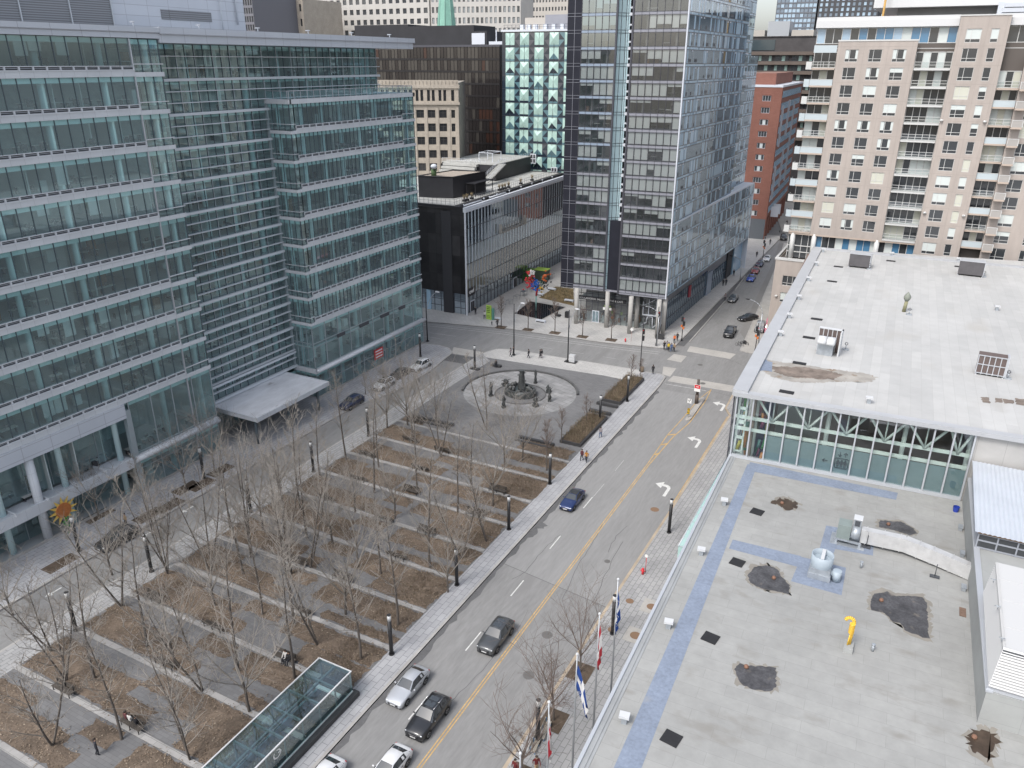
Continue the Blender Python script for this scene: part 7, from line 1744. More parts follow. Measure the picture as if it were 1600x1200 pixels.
def light_column(q, label, group):
    global lite0
    if lite0 is None:
        t = thing('light_column', label, 'street light', tuple(q), 0, group); lite0 = t
        b = MB(); b.tube((0, 0, 0), (0, 0, .12), .28, .28, n=14); b.tube((0, 0, .1), (0, 0, 3.95), .19, .19, n=14); b.build('post', M['lamp_blk'], t, world=False)
        b = MB(); b.tube((0, 0, 3.95), (0, 0, 4.55), .185, .185, n=14); b.build('lamp_head', M['lamp_glass'], t, world=False)
        b = MB(); b.tube((0, 0, 2.9), (0, 0, 3.0), .205, .205, n=14); b.tube((0, 0, 4.55), (0, 0, 4.6), .2, .2, n=14); b.build('ring', M['bench_m'], t, world=False)
        return t
    return dup(lite0, tuple(q), 0, label, group)
for (px, py, lab) in ((612, 1022, 'nearest black light column on the walk between park and main road'), (714, 914, 'second nearest black light column on the walk between park and main road'), (795, 827, 'third nearest black light column on the walk between park and main road'), (859, 756, 'fourth nearest black light column on the walk between park and main road'), (937, 660, 'black light column at the end of the long planter'), (980, 627, 'black light column in front of the corner planter'),
    (1045, 832, 'black light column on the right pavement beside the pale green glass canopy'), (957, 990, 'black light column behind the farthest flagpole'), (840, 1160, 'black light column beside the slatted bench at the bottom'), (742, 577, 'black light column at the north west corner of the round plaza'), (657, 557, 'black light column on the office pavement above the white wagon'), (576, 681, 'farthest black light column on the west walk of the park'), (490, 737, 'second farthest black light column on the west walk of the park'), (392, 800, 'third farthest black light column on the west walk of the park'), (119, 985, 'nearest black light column on the west walk of the park'), (319, 747, 'black light column on the pavement near the south wing corner'), (124, 861, 'black light column on the pavement beside the sunflower sign'), (237, 893, 'black light column among trees on the west walk, near the black wagon')):
    light_column(G(px, py, .14), lab, 'black light columns round the park')
b = MB(); q = G(742, 577, .14); b.box(q.x-.9, q.y-.4, .14, q.x+.9, q.y+.4, .4); tag(b.build('granite_block', M['planter']), 'low dark stone base under the light column at the plaza corner', 'stone base')
M['pole_d'] = mat('pole_dark', (.05, .052, .056), .5, metal=.4); M['pole_g'] = mat('pole_galvanised', (.42, .44, .46), .4, metal=.6)
def tall_light(px, py, lab, dirv, h=10.2):
    q = G(px, py, .14); t = thing('tall_street_light', lab, 'street light', tuple(q), 0, 'tall street lights along the avenue')
    b = MB(); b.tube((0, 0, 0), (0, 0, h), .13, .1, n=8); b.box(-.25, -.25, 0, .25, .25, .15); b.build('pole', M['pole_d'], t, world=False)
    d = Vector(dirv).normalized(); b = MB(); b.path([Vector((0, 0, h*.62)), d*.7+Vector((0, 0, h*.78)), d*1.7+Vector((0, 0, h*.9)), d*2.6+Vector((0, 0, h*.94))], .05, 6); b.build('arm', M['pole_g'], t, world=False)
    e = d*2.6+Vector((0, 0, h*.94)); b = MB(); b.ball((e.x+d.x*.4, e.y+d.y*.4, e.z), .55, .3, .14); b.build('lamp_head', M['metal_w'], t, world=False); return t
tall_light(668, 533, 'tall dark street light at the corner of the glass offices', (.3, 1, 0)); tall_light(803, 555, 'tall dark street light left of the walking people on the avenue kerb', (.1, 1, 0)); tall_light(887, 566, 'tall dark street light beside the white utility box on the avenue kerb', (.1, 1, 0))
def mast_light(px, py, lab, h, dirv):
    q = G(px, py, .14); t = thing('curved_street_light', lab, 'street light', tuple(q), 0, 'curved street lights')
    b = MB(); b.tube((0, 0, 0), (0, 0, h*.75), .12, .1, n=8); d = Vector(dirv).normalized()
    pts = [Vector((0, 0, h*.75))]+[d*(2.8*(1-math.cos(math.pi/2*k/6)))+Vector((0, 0, h*.75+h*.25*math.sin(math.pi/2*k/6))) for k in range(1, 7)]
    b.path(pts, .07, 6); b.build('pole', M['pole_g'], t, world=False)
    e = pts[-1]; b = MB(); b.ball((e.x+d.x*.4, e.y+d.y*.4, e.z), .5, .25, .13); b.build('lamp_head', M['lamp_blk'], t, world=False)
mast_light(1184, 545, 'curved street light on the far street corner above the parked jeep', 9.5, (-1, .2, 0)); mast_light(1026, 541, 'curved street light by the tower pillars at the crossing', 8.0, (-1, -.2, 0)); mast_light(1156, 439, 'small curved street light on the far street pavement', 6, (-.3, .1, 0))
# traffic signals
M['sig_o'] = mat('signal_orange', (.62, .18, .05), .6); M['sig_y'] = mat('signal_yellow', (.6, .42, .08), .6); M['sig_r'] = mat('signal_red', (.5, .03, .03), .4)
def signal(px, py, lab, h=5.2, orange=True, arm=None):
    q = G(px, py, .14); t = thing('traffic_signal', lab, 'traffic light', tuple(q), 0, 'traffic signals at the crossroads')
    b = MB(); b.tube((0, 0, 0), (0, 0, h), .09, .08, n=8); b.tube((0, 0, 0), (0, 0, .5), .18, .14, n=8)
    if arm:
        d = Vector(arm); b.path([Vector((0, 0, h)), Vector((0, 0, h))+d*.5+Vector((0, 0, .5)), Vector((0, 0, h))+d+Vector((0, 0, .6))], .05, 6)
    b.build('pole', M['pole_d'], t, world=False)
    b = MB()
    for (z, dx) in ((3.6, .2), (4.5, -.2)) if orange else ((h-1.4, .2), (h-2.6, .2)): b.box(dx-.18, -.25, z-.45, dx+.18, .1, z+.45)
    sg = b.build('signal_head', M['lamp_blk'], t, world=False)
    if orange: b = MB(); b.box(.02, -.34, 2.5, .36, -.02, 2.95); b.box(-.36, -.34, 2.9, -.06, -.02, 3.3); b.build('walk_signal', M['sig_o'], t, world=False)
    b = MB(); b.tube((.2, -.26, 4.7 if orange else h-1.1), (.2, -.3, 4.7 if orange else h-1.1), .1, n=10); b.build('red_lens', M['sig_r'], sg, world=False)
signal(1000, 580, 'traffic signal on the tall dark pole at the park corner of the crossing', 9.0, False, (-.2, 2.2, 0)); signal(1065, 532, 'orange and black traffic signal beside the waiting group at the tower corner', 5.6); signal(1180, 548, 'orange and black traffic signal at the far street corner near the bicycle', 5.6); signal(1192, 402, 'traffic signal far along the side street', 6.0); signal(1025, 540, 'dark signal pole with a white plate before the tower pillars', 8.0, False)
# street signs
M['sgn_w'] = mat('sign_plate_white', (.78, .78, .76), .5); M['sgn_r'] = mat('sign_plate_red', (.60, .04, .05), .5); M['sgn_k'] = mat('sign_black', (.02, .02, .02), .6)
q = G(1075, 652, .17); t = thing('keep_right_sign', 'white arrow sign above a yellow and black striped marker on the traffic island', 'road sign', tuple(q))
b = MB(); b.tube((0, 0, 0), (0, 0, 3.2), .04, n=6); b.build('post', M['pole_g'], t, world=False)
b = MB(); b.box(-.32, -.06, 2.45, .32, -.045, 3.2); b.build('arrow_plate', M['sgn_w'], t, world=False)
b = MB(); b.path([Vector((-.05, -.07, 2.6)), Vector((-.05, -.07, 2.8)), Vector((.12, -.07, 2.95)), Vector((.12, -.07, 3.1))], .035, 4); b.poly([(.0, -.075, 3.0), (.24, -.075, 3.0), (.12, -.075, 3.16)]); b.box(-.2, -.075, 2.85, -.08, -.065, 3.0); b.build('arrow_mark', M['sgn_k'], t, world=False)
b = MB(); b.box(-.2, -.06, .55, .2, -.045, 1.6); b.build('hazard_plate', M['sgn_k'], t, world=False)
b = MB()
for k in range(4): z = .58+.26*k; b.poly([(-.2, -.065, z), (.2, -.065, z+.18), (.2, -.065, min(1.6, z+.31)), (-.2, -.065, z+.13)])
b.build('yellow_stripe', mat('hazard_yellow', (.75, .48, .03), .5), t, world=False)
q = G(1088, 630, .17); t = thing('advertising_column', 'dark post with a red and white no entry plate on the traffic island', 'sign post', tuple(q))
b = MB(); b.tube((0, 0, 0), (0, 0, 1.6), .3, .3, n=14); b.tube((0, 0, 1.6), (0, 0, 4.2), .22, .22, n=14); b.build('post', mat('column_brown', (.10, .08, .07), .6), t, world=False)
b = MB(); b.box(-.5, -.34, 2.2, .5, -.28, 3.4); b.build('white_plate', M['sgn_w'], t, world=False)
b = MB(); b.box(-.46, -.36, 2.75, .46, -.345, 3.36); b.build('red_plate', M['sgn_r'], t, world=False)
b = MB(); b.box(-.22, -.375, 3.0, .22, -.362, 3.12); b.build('white_bar', M['sgn_w'], t, world=False)
# sunflower sign
q = G(100, 818, 0); P = GX(99, 797, -82.9); t = thing('sunflower_sign', 'big orange and yellow sunflower decoration in front of the glass office shopfront', 'sign', (P.x, P.y, .14))
b = MB(); b.tube((0, 0, 0), (0, 0, P.z-.2), .07, n=6); 
for k in range(5): b.ball((.0, .2*math.cos(k*2.1), 1.0+.35*k), .12, .38, .14)
b.build('flower_stem', mat('leaf_green', (.06, .20, .05), .7), t, world=False)
zc = P.z-.14; b = MB()
for k in range(12):
    a = 6.283*k/12; b.poly([(.02, .85*math.cos(a-.27), zc+.85*math.sin(a-.27)), (.06, 1.8*math.cos(a), zc+1.8*math.sin(a)), (.02, .85*math.cos(a+.27), zc+.85*math.sin(a+.27))])
    b.poly([(-.05, 1.0*math.cos(a+.2), zc+1.0*math.sin(a+.2)), (-.02, 1.75*math.cos(a), zc+1.75*math.sin(a)), (-.05, 1.0*math.cos(a-.2), zc+1.0*math.sin(a-.2))])
b.build('petals', mat('petal_yellow', (.72, .50, .12), .6), t, world=False)
b = MB(); b.tube((-.08, 0, zc), (.1, 0, zc), .92, n=24); b.build('flower_disc', mat('disc_orange', (.45, .16, .05), .7, noise=(2, .2)), t, world=False)
# green banner, hydrant, bins, box
q = G(764, 499, .14); t = thing('lime_banner_sign', 'lime green upright banner board with dark lettering on the plaza before the black building', 'sign', tuple(q), R(-6))
b = MB(); b.box(-.65, -.1, 0, .65, .1, 3.2); b.build('board', mat('lime_green', (.36, .54, .10), .5), t, world=False)
b = MB()
for z, w_ in ((2.75, .45), (2.35, .5), (1.95, .5), (1.55, .45), (.8, .6), (.5, .5)): b.box(-w_, -.115, z, w_*.8, -.102, z+.16 if z > 1 else z+.08)
b.build('lettering_bars', mat('dark_green_text', (.05, .12, .02), .6), t, world=False)
b = MB(); b.box(.76, .0, 0, 1.1, .5, 2.6); b.build('side_board', mat('teal_board', (.12, .30, .25), .6), t, world=False)
q = G(977, 534, .14); b = MB(); b.tube((q.x, q.y, .14), (q.x, q.y, .75), .13, n=10); b.ball((q.x, q.y, .78), .15, .15, .12); b.tube((q.x-.25, q.y, .55), (q.x+.25, q.y, .55), .07, n=8)
tag(b.build('fire_hydrant', M['sgn_r']), 'red fire hydrant on the pavement before the tower pillars', 'fire hydrant')
q = G(1004, 897, .14); b = MB(); b.tube((q.x, q.y, .14), (q.x, q.y, .8), .14, n=10); b.ball((q.x, q.y, .83), .16, .16, .12); b.tube((q.x-.26, q.y, .6), (q.x+.26, q.y, .6), .07, n=8)
tag(b.build('fire_hydrant', M['sgn_r']), 'red fire hydrant on the right pavement beyond the flagpoles', 'fire hydrant')
q = G(1007, 893, .14); t = thing('no_parking_post', 'thin red and white sign post next to the red hydrant on the right pavement', 'road sign', tuple(q)); b = MB(); b.tube((.1, 0, 0), (.1, 0, 2.0), .035, n=5); b.build('post', M['sgn_r'], t, world=False); b = MB(); b.tube((.1, -.06, 2.1), (.1, -.03, 2.1), .2, n=14); b.build('sign_disc', M['sgn_w'], t, world=False)
q = G(986, 534, .14); t = thing('pavement_sign', 'small white diamond sign on a thin pole beside the hydrant at the tower', 'road sign', tuple(q)); b = MB(); b.tube((0, 0, 0), (0, 0, 2.4), .035, n=5); b.build('post', mat('post_pinkish', (.45, .3, .28), .6), t, world=False); b = MB(); b.poly([(0, -.05, 2.2), (.4, -.05, 2.6), (0, -.05, 3.0), (-.4, -.05, 2.6)]); b.box(-.1, -.06, 2.5, .1, -.055, 2.7); b.build('diamond_plate', M['sgn_w'], t, world=False)
q = G(894, 566, .14); t = thing('utility_box', 'white utility cabinet on a dark base at the avenue kerb', 'utility box', tuple(q)); b = MB(); b.box(-.55, -.35, .15, .55, .35, 1.5); b.build('cabinet', M['metal_w'], t, world=False); b = MB(); b.box(-1.4, -.6, 0, .9, .5, .15); b.build('base', M['planter'], t, world=False); b = MB(); b.box(-.45, -.36, .5, .45, -.352, .54); b.box(-.45, -.36, 1.0, .45, -.352, 1.04); b.build('door_gap', M['galv'], t, world=False)
q = G(1003, 581, .14); b = MB(); b.tube((q.x, q.y, .14), (q.x, q.y, 1.1), .3, .33, n=12); tag(b.build('litter_bin', mat('bin_tan', (.22, .17, .12), .7)), 'tan round litter bin beside the corner traffic pole', 'litter bin')
q = G(886, 496, .14); b = MB(); b.box(q.x-.4, q.y-.4, .14, q.x+.4, q.y+.4, 1.5); tag(b.build('litter_bin', M['lamp_blk']), 'dark square bin beside the first tower pillar', 'litter bin')
q = G(1031, 529, .14); b = MB(); b.prism([(q.x-.8, q.y-.5), (q.x+.8, q.y-.5), (q.x+.8, q.y+.5), (q.x-.8, q.y+.5)], .14, 1.0); b.loft([[(q.x-.5, q.y, 1.0), (q.x-.2, q.y, 1.0), (q.x-.2, q.y+.2, 1.0), (q.x-.5, q.y+.2, 1.0)], [(q.x+.1, q.y, 3.2), (q.x+.2, q.y, 3.2), (q.x+.2, q.y+.1, 3.2), (q.x+.1, q.y+.1, 3.2)]], smooth=False); tag(b.build('stone_sculpture', M['planter']), 'dark leaning stone piece on a block by the tower corner pillar', 'sculpture')
# bicycle racks and gates in front of the black building
M['rack'] = mat('rack_metal', (.16, .18, .21), .5, metal=.5)
for i in range(9):
    q = G(774+11*i, 490-7.0*i, .14); b = MB(); w_, h_ = 1.3, 1.1
    for (dx, dy) in ((-.5, -.7), (-.5, .7), (.5, -.7), (.5, .7)): b.tube((q.x+dx, q.y+dy, .14), (q.x+dx, q.y+dy, .14+h_), .035, n=4)
    for dx in (-.5, .5): b.tube((q.x+dx, q.y-.7, .14+h_), (q.x+dx, q.y+.7, .14+h_), .035, n=4)
    for dy in (-.7, .7): b.tube((q.x-.5, q.y+dy, .14+h_), (q.x+.5, q.y+dy, .14+h_), .035, n=4)
    if i in (4, 7): b.box(q.x-.5, q.y-.7, 1.2, q.x+.5, q.y+.7, 1.26)
    tag(b.build('pavement_frame', M['rack']), ['nearest', '2nd nearest', '3rd nearest', '4th nearest', '5th nearest', '6th nearest', '7th nearest', '8th nearest', 'farthest'][i]+' dark metal frame in the row along the black building shopfront', 'metal frame', 'metal frames along the black building')
# black pool and coloured sculpture
b = MB(); P = [G(*p, .14) for p in ((803, 490), (829, 471), (883, 480), (846, 500))]; b.sheet([(q.x, q.y) for q in P], .16); b.build('pool_water', mat('pool_black', (.006, .008, .012), .06, spec=.6, coat=.5), kind='structure')
b = MB()
for a, c in zip(P, P[1:]+P[:1]): b.tube((a.x, a.y, .17), (c.x, c.y, .17), .09, n=4)
b.build('kerb', M['kerb'], kind='structure')
q = G(837.5, 485, .16); t = thing('coloured_sculpture', 'tall pole sculpture crowned with coloured shapes rising from the black pool', 'sculpture', tuple(q))
b = MB(); b.tube((0, 0, 0), (0, 0, 3.4), .18, .16, n=10); b.build('pole', mat('pole_aqua', (.22, .38, .36), .5), t, world=False); b = MB(); b.tube((0, 0, 3.4), (.2, 0, 5.2), .2, .3, n=10); b.build('pole_top', mat('sculpt_red', (.55, .05, .06), .45), t, world=False)
SCM = [MATS['sculpt_red'], mat('sculpt_blue', (.03, .14, .50), .45), mat('sculpt_white', (.72, .70, .68), .45), mat('sculpt_yellow', (.70, .45, .04), .45), mat('sculpt_black', (.025, .03, .03), .5), mat('sculpt_orange', (.62, .16, .06), .45), mat('sculpt_green', (.04, .13, .10), .5)]
r = random.Random(66)
for (nm, mi, cx_, cy_, cz_, n_, s_) in (('red_shapes', 0, -1.6, 0, 6.4, 46, 1.25), ('blue_shapes', 1, .1, -.6, 6.2, 34, .95), ('white_shapes', 2, -.9, .2, 8.6, 16, .7), ('yellow_shapes', 3, 1.0, -.3, 5.1, 14, .6), ('black_shapes', 4, 2.2, .2, 6.6, 18, .8), ('orange_shapes', 5, 2.0, .3, 8.0, 20, .85), ('green_shapes', 6, 1.5, .4, 7.3, 14, .7), ('rosy_shapes', 0, -1.7, .3, 8.0, 16, .8)):
    b = MB()
    for _ in range(n_):
        p = Vector((cx_+r.gauss(0, s_*.55), cy_+r.gauss(0, s_*.6), cz_+r.gauss(0, s_*.62))); d = Vector((r.gauss(0, 1), r.gauss(0, 1), r.gauss(0, 1))).normalized(); e = r.uniform(.25, .55)
        b.loft([[p+d.orthogonal()*.02, p+d.cross(d.orthogonal())*.02, p-d.orthogonal()*.02], [p+d*e*.5+d.orthogonal()*.2, p+d*e*.5+d.cross(d.orthogonal())*.2, p+d*e*.5-d.orthogonal()*.2], [p+d*e+d.orthogonal()*.14, p+d*e+d.cross(d.orthogonal())*.14, p+d*e-d.orthogonal()*.14]], smooth=False)
    b.build(nm, SCM[mi], t, world=False)
b = MB()
for k in range(9): a = 6.283*k/9; b.tube((.2, 0, 5.0), (.2+1.8*math.cos(a), .8*math.sin(a), 6.6+.8*math.sin(a*2)), .07, .04, n=5)
b.build('inner_branch', SCM[4], t, world=False)
for (px, py, c_, lab) in ((822, 437, 0, 'dark green kiosk box beside the coloured sculpture'), (847, 437, 1, 'lime topped kiosk box behind the coloured sculpture')):
    q = G(px, py, .14); t = thing('kiosk_box', lab, 'kiosk', tuple(q), R(3), 'green kiosk boxes'); b = MB(); b.box(-1.6, -1.3, 0, 1.6, 1.3, 2.7); b.build('box_wall', mat('kiosk_green', (.08, .19, .05), .6) if c_ == 0 else mat('kiosk_dark', (.06, .08, .06), .6), t, world=False)
    b = MB(); b.box(-1.75, -1.45, 2.7, 1.75, 1.45, 2.85); b.build('roof', mat('kiosk_green_roof', (.16, .32, .07), .5) if c_ == 0 else MATS['lime_green'], t, world=False)
# fountain with bronze figures: plain generic shapes of the same size
M['bronze'] = mat('dark_bronze', (.085, .09, .09), .5, metal=.35, noise=(2, .4)); M['bronze2'] = mat('basin_water', (.02, .022, .024), .1, coat=.5)
ft = thing('bronze_fountain', 'dark bronze fountain basin with a rough column in the middle of the round plaza', 'fountain', (-54.6, 107.5, .15))
r = random.Random(14); b = MB(); ring = lambda rr, z, j: [(rr*(1+r.uniform(-j, j))*math.cos(6.283*k/20), rr*.82*(1+r.uniform(-j, j))*math.sin(6.283*k/20), z) for k in range(20)]
b.loft([ring(2.9, 0, .04), ring(2.8, .7, .07), ring(2.6, 1.15, .08), ring(2.25, 1.1, .08), ring(2.2, .9, .02)], smooth=False, cap=False); b.build('basin', M['bronze'], ft, world=False)
b = MB(); b.poly(ring(2.3, .92, .0)); b.build('water', M['bronze2'], ft, world=False)
b = MB(); b.loft([[(x*.8, y*.8+.5, z) for x, y, z in ring(1.0, .5, .15)], [(x*.55, y*.6+.5, z) for x, y, z in ring(1.0, 1.8, .2)], [(x*.45, y*.5+.5, z) for x, y, z in ring(1.0, 2.8, .25)], [(x*.35, y*.4+.5, z) for x, y, z in ring(1.0, 3.7, .2)], [(x*.5, y*.5+.5, z) for x, y, z in ring(1.0, 4.1, .2)]], smooth=False)
for k in range(12): a = r.uniform(0, 6.28); z = r.uniform(1.2, 3.8); b.tube((0, .5, z), (.8*math.cos(a), .5+.7*math.sin(a), z+r.uniform(-.2, .5)), .12, .05, n=5)
b.build('central_column', M['bronze'], ft, world=False)
b = MB()
for k in range(16): a = r.uniform(0, 6.28); rr = r.uniform(1.2, 2.4); b.ball((rr*math.cos(a), .8*rr*math.sin(a), 1.1), r.uniform(.2, .4), r.uniform(.2, .4), r.uniform(.2, .55), n=7, m=5)
b.build('basin_rocks', M['bronze'], ft, world=False)
for i, (px, py, h_, w_, lab) in enumerate(((767, 619, 2.6, .45, 'tall rough bronze figure at the left of the round plaza'), (790, 602, 1.2, .8, 'low bulky bronze figure behind left of the fountain basin'), (836.6, 599, 2.6, .35, 'slim bronze figure on a post behind right of the basin'), (856, 614, 1.5, .4, 'bronze figure at the right edge of the plaza ring, farther one'), (858.5, 627, 2.6, .4, 'tall bronze figure at the right edge of the plaza ring, nearer one'), (836.6, 635, 1.7, .6, 'bronze figure with raised points in front right of the basin'), (787, 637, 2.2, .45, 'bronze figure standing in front left of the basin'))):
    q = G(px, py, .15); t = thing('bronze_figure', lab, 'sculpture', tuple(q), r.uniform(0, 6), 'bronze figures round the fountain')
    b = MB(); b.box(-w_*.7, -w_*.7, 0, w_*.7, w_*.7, .35); b.build('plinth', M['bronze'], t, world=False)
    b = MB(); rg = lambda s_, z: [(s_*w_*(1+r.uniform(-.3, .3))*math.cos(6.283*k/9), s_*w_*(1+r.uniform(-.3, .3))*math.sin(6.283*k/9), z) for k in range(9)]
    b.loft([rg(.55, .35), rg(.7, h_*.3), rg(.45, h_*.5), rg(.75, h_*.7), rg(.35, h_*.85), rg(.4, h_*.95), rg(.1, h_)])
    for s_ in (-1, 1): b.tube((0, 0, h_*.7), (s_*w_*1.1, w_*.3, h_*.95), .1, .04, n=5)
    b.build('figure_body', M['bronze'], t, world=False)
# glass stair house
sx0, sx1, sy0, sy1, sz = -40.45, -36.95, 18.0, 40.35, 2.85
sh = thing('glass_stair_house', 'long flat roofed glass stair enclosure on a dark plinth beside the park walk', 'glass enclosure', (-38.7, 30, .14))
b = MB(); b.box(sx1-.05, sy0, .05, sx1+.55, sy1+.3, .62); b.box(sx0-.3, sy0, .05, sx0, sy1+.3, .5); b.box(sx0, sy1, .05, sx1-.05, sy1+.3, .55); b.build('plinth', M['planter'], sh)
M['stair_gl'] = glass('stair_glass', (.66, .82, .83), .3, gcol=(.85, .95, 1))
b = MB(); b.quad((sx1+.05, sy0, .7), (sx1+.05, sy1, .7), (sx1+.05, sy1, sz), (sx1+.05, sy0, sz)); b.quad((sx0+.05, sy0, .5), (sx0+.05, sy1, .5), (sx0+.05, sy1, sz), (sx0+.05, sy0, sz)); b.quad((sx0, sy1, .55), (sx1, sy1, .55), (sx1, sy1, sz), (sx0, sy1, sz)); b.build('wall_glass', M['stair_gl'], sh)
b = MB(); b.quad((sx0, sy0, sz), (sx1+.05, sy0, sz), (sx1+.05, sy1, sz), (sx0, sy1, sz)); b.build('roof_glass', M['stair_gl'], sh)
b = MB(); n = 11
for x in (sx0, sx1+.05): b.box(x-.06, sy0, sz-.03, x+.06, sy1+.06, sz+.06)
b.box(sx0, sy1-.03, sz-.03, sx1, sy1+.06, sz+.06); b.box(sx1-.02, sy0, .62, sx1+.1, sy1, .72); b.build('frame', M['metal_w'], sh)
b = MB()
for i in range(n+1):
    y = sy0+(sy1-sy0)*i/n; b.box(sx0+.05, y-.07, sz-.3, sx1, y+.07, sz-.04)
    for x in (sx0+.12, sx1-.08): b.box(x-.05, y-.05, .3, x+.05, y+.05, sz-.05)
b.box(-38.75, sy0, sz-.28, -38.6, sy1, sz-.06); b.build('steel_beam', mat('stair_steel', (.20, .25, .26), .5, metal=.3), sh)
b = MB(); b.box(sx0+.3, sy0, -.005, sx1-.1, sy1-.3, .16, 1)
for i in range(9): b.box(-39.9, sy1-3.0-1.9*i, 1.0, -39.7, sy1-2.0-1.9*i, 1.15, 0)
b.box(-39.8, sy0, .16, -39.6, sy1-1, .9, 2); b.box(sx0+.3, sy1-1.4, .9, sx1-.3, sy1-1.1, 1.1, 0)
b.build('stair_well', [M['sgn_w'], mat('stair_dark', (.03, .04, .045), .3, spec=.5), M['tri_teal']], sh)
b = MB(); q = GX(433, 1178, sx1+.07)
for k in range(24):
    a0, a1 = 6.283*k/24, 6.283*(k+1)/24; rr = lambda a: .42
    if 5 < k < 9: continue
    b.quad((sx1+.07, q.y+.42*math.cos(a0), q.z+.42*math.sin(a0)), (sx1+.07, q.y+.42*math.cos(a1), q.z+.42*math.sin(a1)), (sx1+.07, q.y+.30*math.cos(a1), q.z+.30*math.sin(a1)), (sx1+.07, q.y+.30*math.cos(a0), q.z+.30*math.sin(a0)))
b.box(sx1+.06, q.y+.1, q.z-.05, sx1+.08, q.y+.45, q.z+.05); b.build('round_mark', M['sgn_w'], sh)
# flagpoles and flags
M['f_blue'] = mat('flag_blue', (.008, .038, .17), .8); M['f_white'] = mat('flag_white', (.5, .5, .5), .8); M['f_red'] = mat('flag_red', (.30, .018, .03), .8)
FX = -16.3
for i, (px, py, kind, lab) in enumerate(((966, 905, 'q', 'farthest'), (937, 959, 'c', 'second farthest'), (902, 1022, 'q', 'third farthest'), (858, 1097, 'm', 'second nearest'), (813, 1177, 'q', 'nearest'))):
    q = GX(px, py, FX); t = thing('flagpole', lab+' of the five silver flagpoles beside the low roof edge', 'flagpole', (FX, q.y, .14), 0, 'silver flagpoles on the right pavement')
    b = MB(); b.tube((0, 0, 0), (0, 0, q.z-.2), .10, .05, n=10); b.build('pole', M['pole_g'], t, world=False); b = MB(); b.ball((0, 0, q.z-.14), .12); b.build('finial', M['metal_w'], t, world=False)
    r = random.Random(90+i); open_ = (i == 2); nu, nv = 18, 16; zt_ = q.z-1.1; hgt = 2.3; b = MB()
    def fpnt(u, v, open_=open_, zt_=zt_, hgt=hgt, yq=q.y, i=i):
        # u along the fly, v downwards; hanging folds gather close to the pole
        wd = (2.0 if open_ else .55)*u**.8; fold = .13*math.sin(v*11+i+u*1.5)*(.3+.7*u)
        return Vector((FX+.08+wd*.62+fold*.5+(-.18 if not open_ and u > .4 else 0)*v, yq-.05-wd*.45+fold, .14+zt_-hgt*v*(1-.3*u)-(2.3 if open_ else 2.7)*u**1.1))
    for a in range(nu):
        for c in range(nv):
            u, v = (a+.5)/nu, (c+.5)/nv
            if kind == 'q': mi = 1 if abs(u-.5) < .09 or abs(v-.5) < .12 else 0
            elif kind == 'c': mi = 2 if (u < .26 or u > .74) else (2 if abs(u-.5) < .12 and abs(v-.5) < .2 else 1)
            else: mi = 1 if not (abs(u-.5) < .1 or abs(v-.5) < .1) else 2
            b.sm.add(len(b.f)); b.quad(fpnt(a/nu, c/nv), fpnt((a+1)/nu, c/nv), fpnt((a+1)/nu, (c+1)/nv), fpnt(a/nu, (c+1)/nv), mi)
    fl = b.build('flag', [M['f_blue'], M['f_white'], M['f_red']]); tag(fl, {'q': 'blue flag with a white cross', 'c': 'red and white flag', 'm': 'white flag with a red cross'}[kind]+' hanging from the '+lab+' flagpole', 'flag', 'flags hanging from the poles')
    if kind == 'q':
        b = MB()
        for (u, v) in ((.26, .24), (.26, .74), (.76, .24), (.76, .74)):
            c_ = fpnt(u, v)+Vector((-.03, -.05, 0))
            for (du, dv, s_) in ((0, .12, .1), (-.12, .05, .09), (.12, .05, .09), (0, -.12, .06)):
                p = c_+Vector((du*.8, -.02, dv*1.1)); s_ *= .6; b.poly([p+Vector((-s_*.5, 0, 0)), p+Vector((0, -.01, -s_*1.6)), p+Vector((s_*.5, 0, 0)), p+Vector((0, -.01, s_*1.6))])
        b.build('lily_mark', M['f_white'], fl, world=False)
# ------------------------------------------------------------------ vehicles
M['tyre'] = mat('tyre_rubber', (.02, .02, .021), .85); M['rim'] = mat('wheel_rim', (.36, .37, .38), .35, metal=.7); M['car_glass'] = dark_glass('car_glass', (.035, .042, .048), .04, .8, 1.0)
M['car_trim'] = mat('car_trim_black', (.018, .018, .02), .5); M['chrome'] = mat('chrome', (.6, .6, .62), .2, metal=.9); M['lens'] = mat('headlight_lens', (.62, .65, .68), .15, spec=.7, coat=.6); M['tail'] = mat('tail_lens', (.36, .015, .02), .25, coat=.5); M['plate'] = mat('number_plate', (.6, .6, .6), .5)
def paint(name, col, metal=.0): return mat(name, col, .32, metal, .5, coat=.9)
PAINT = {'black': paint('paint_black', (.018, .019, .022)), 'silver': paint('paint_silver', (.50, .52, .55), .35), 'grey': paint('paint_dark_grey', (.075, .08, .085), .3), 'blue': paint('paint_blue', (.012, .03, .115), .2), 'white': paint('paint_white', (.66, .67, .68)), 'navy': paint('paint_navy', (.02, .03, .075), .2), 'red': paint('paint_red', (.22, .02, .03)), 'brightblue': paint('paint_bright_blue', (.025, .08, .42), .1), 'pink': paint('paint_pink', (.62, .22, .30)), 'lightgrey': paint('paint_light_grey', (.40, .42, .44), .3)}
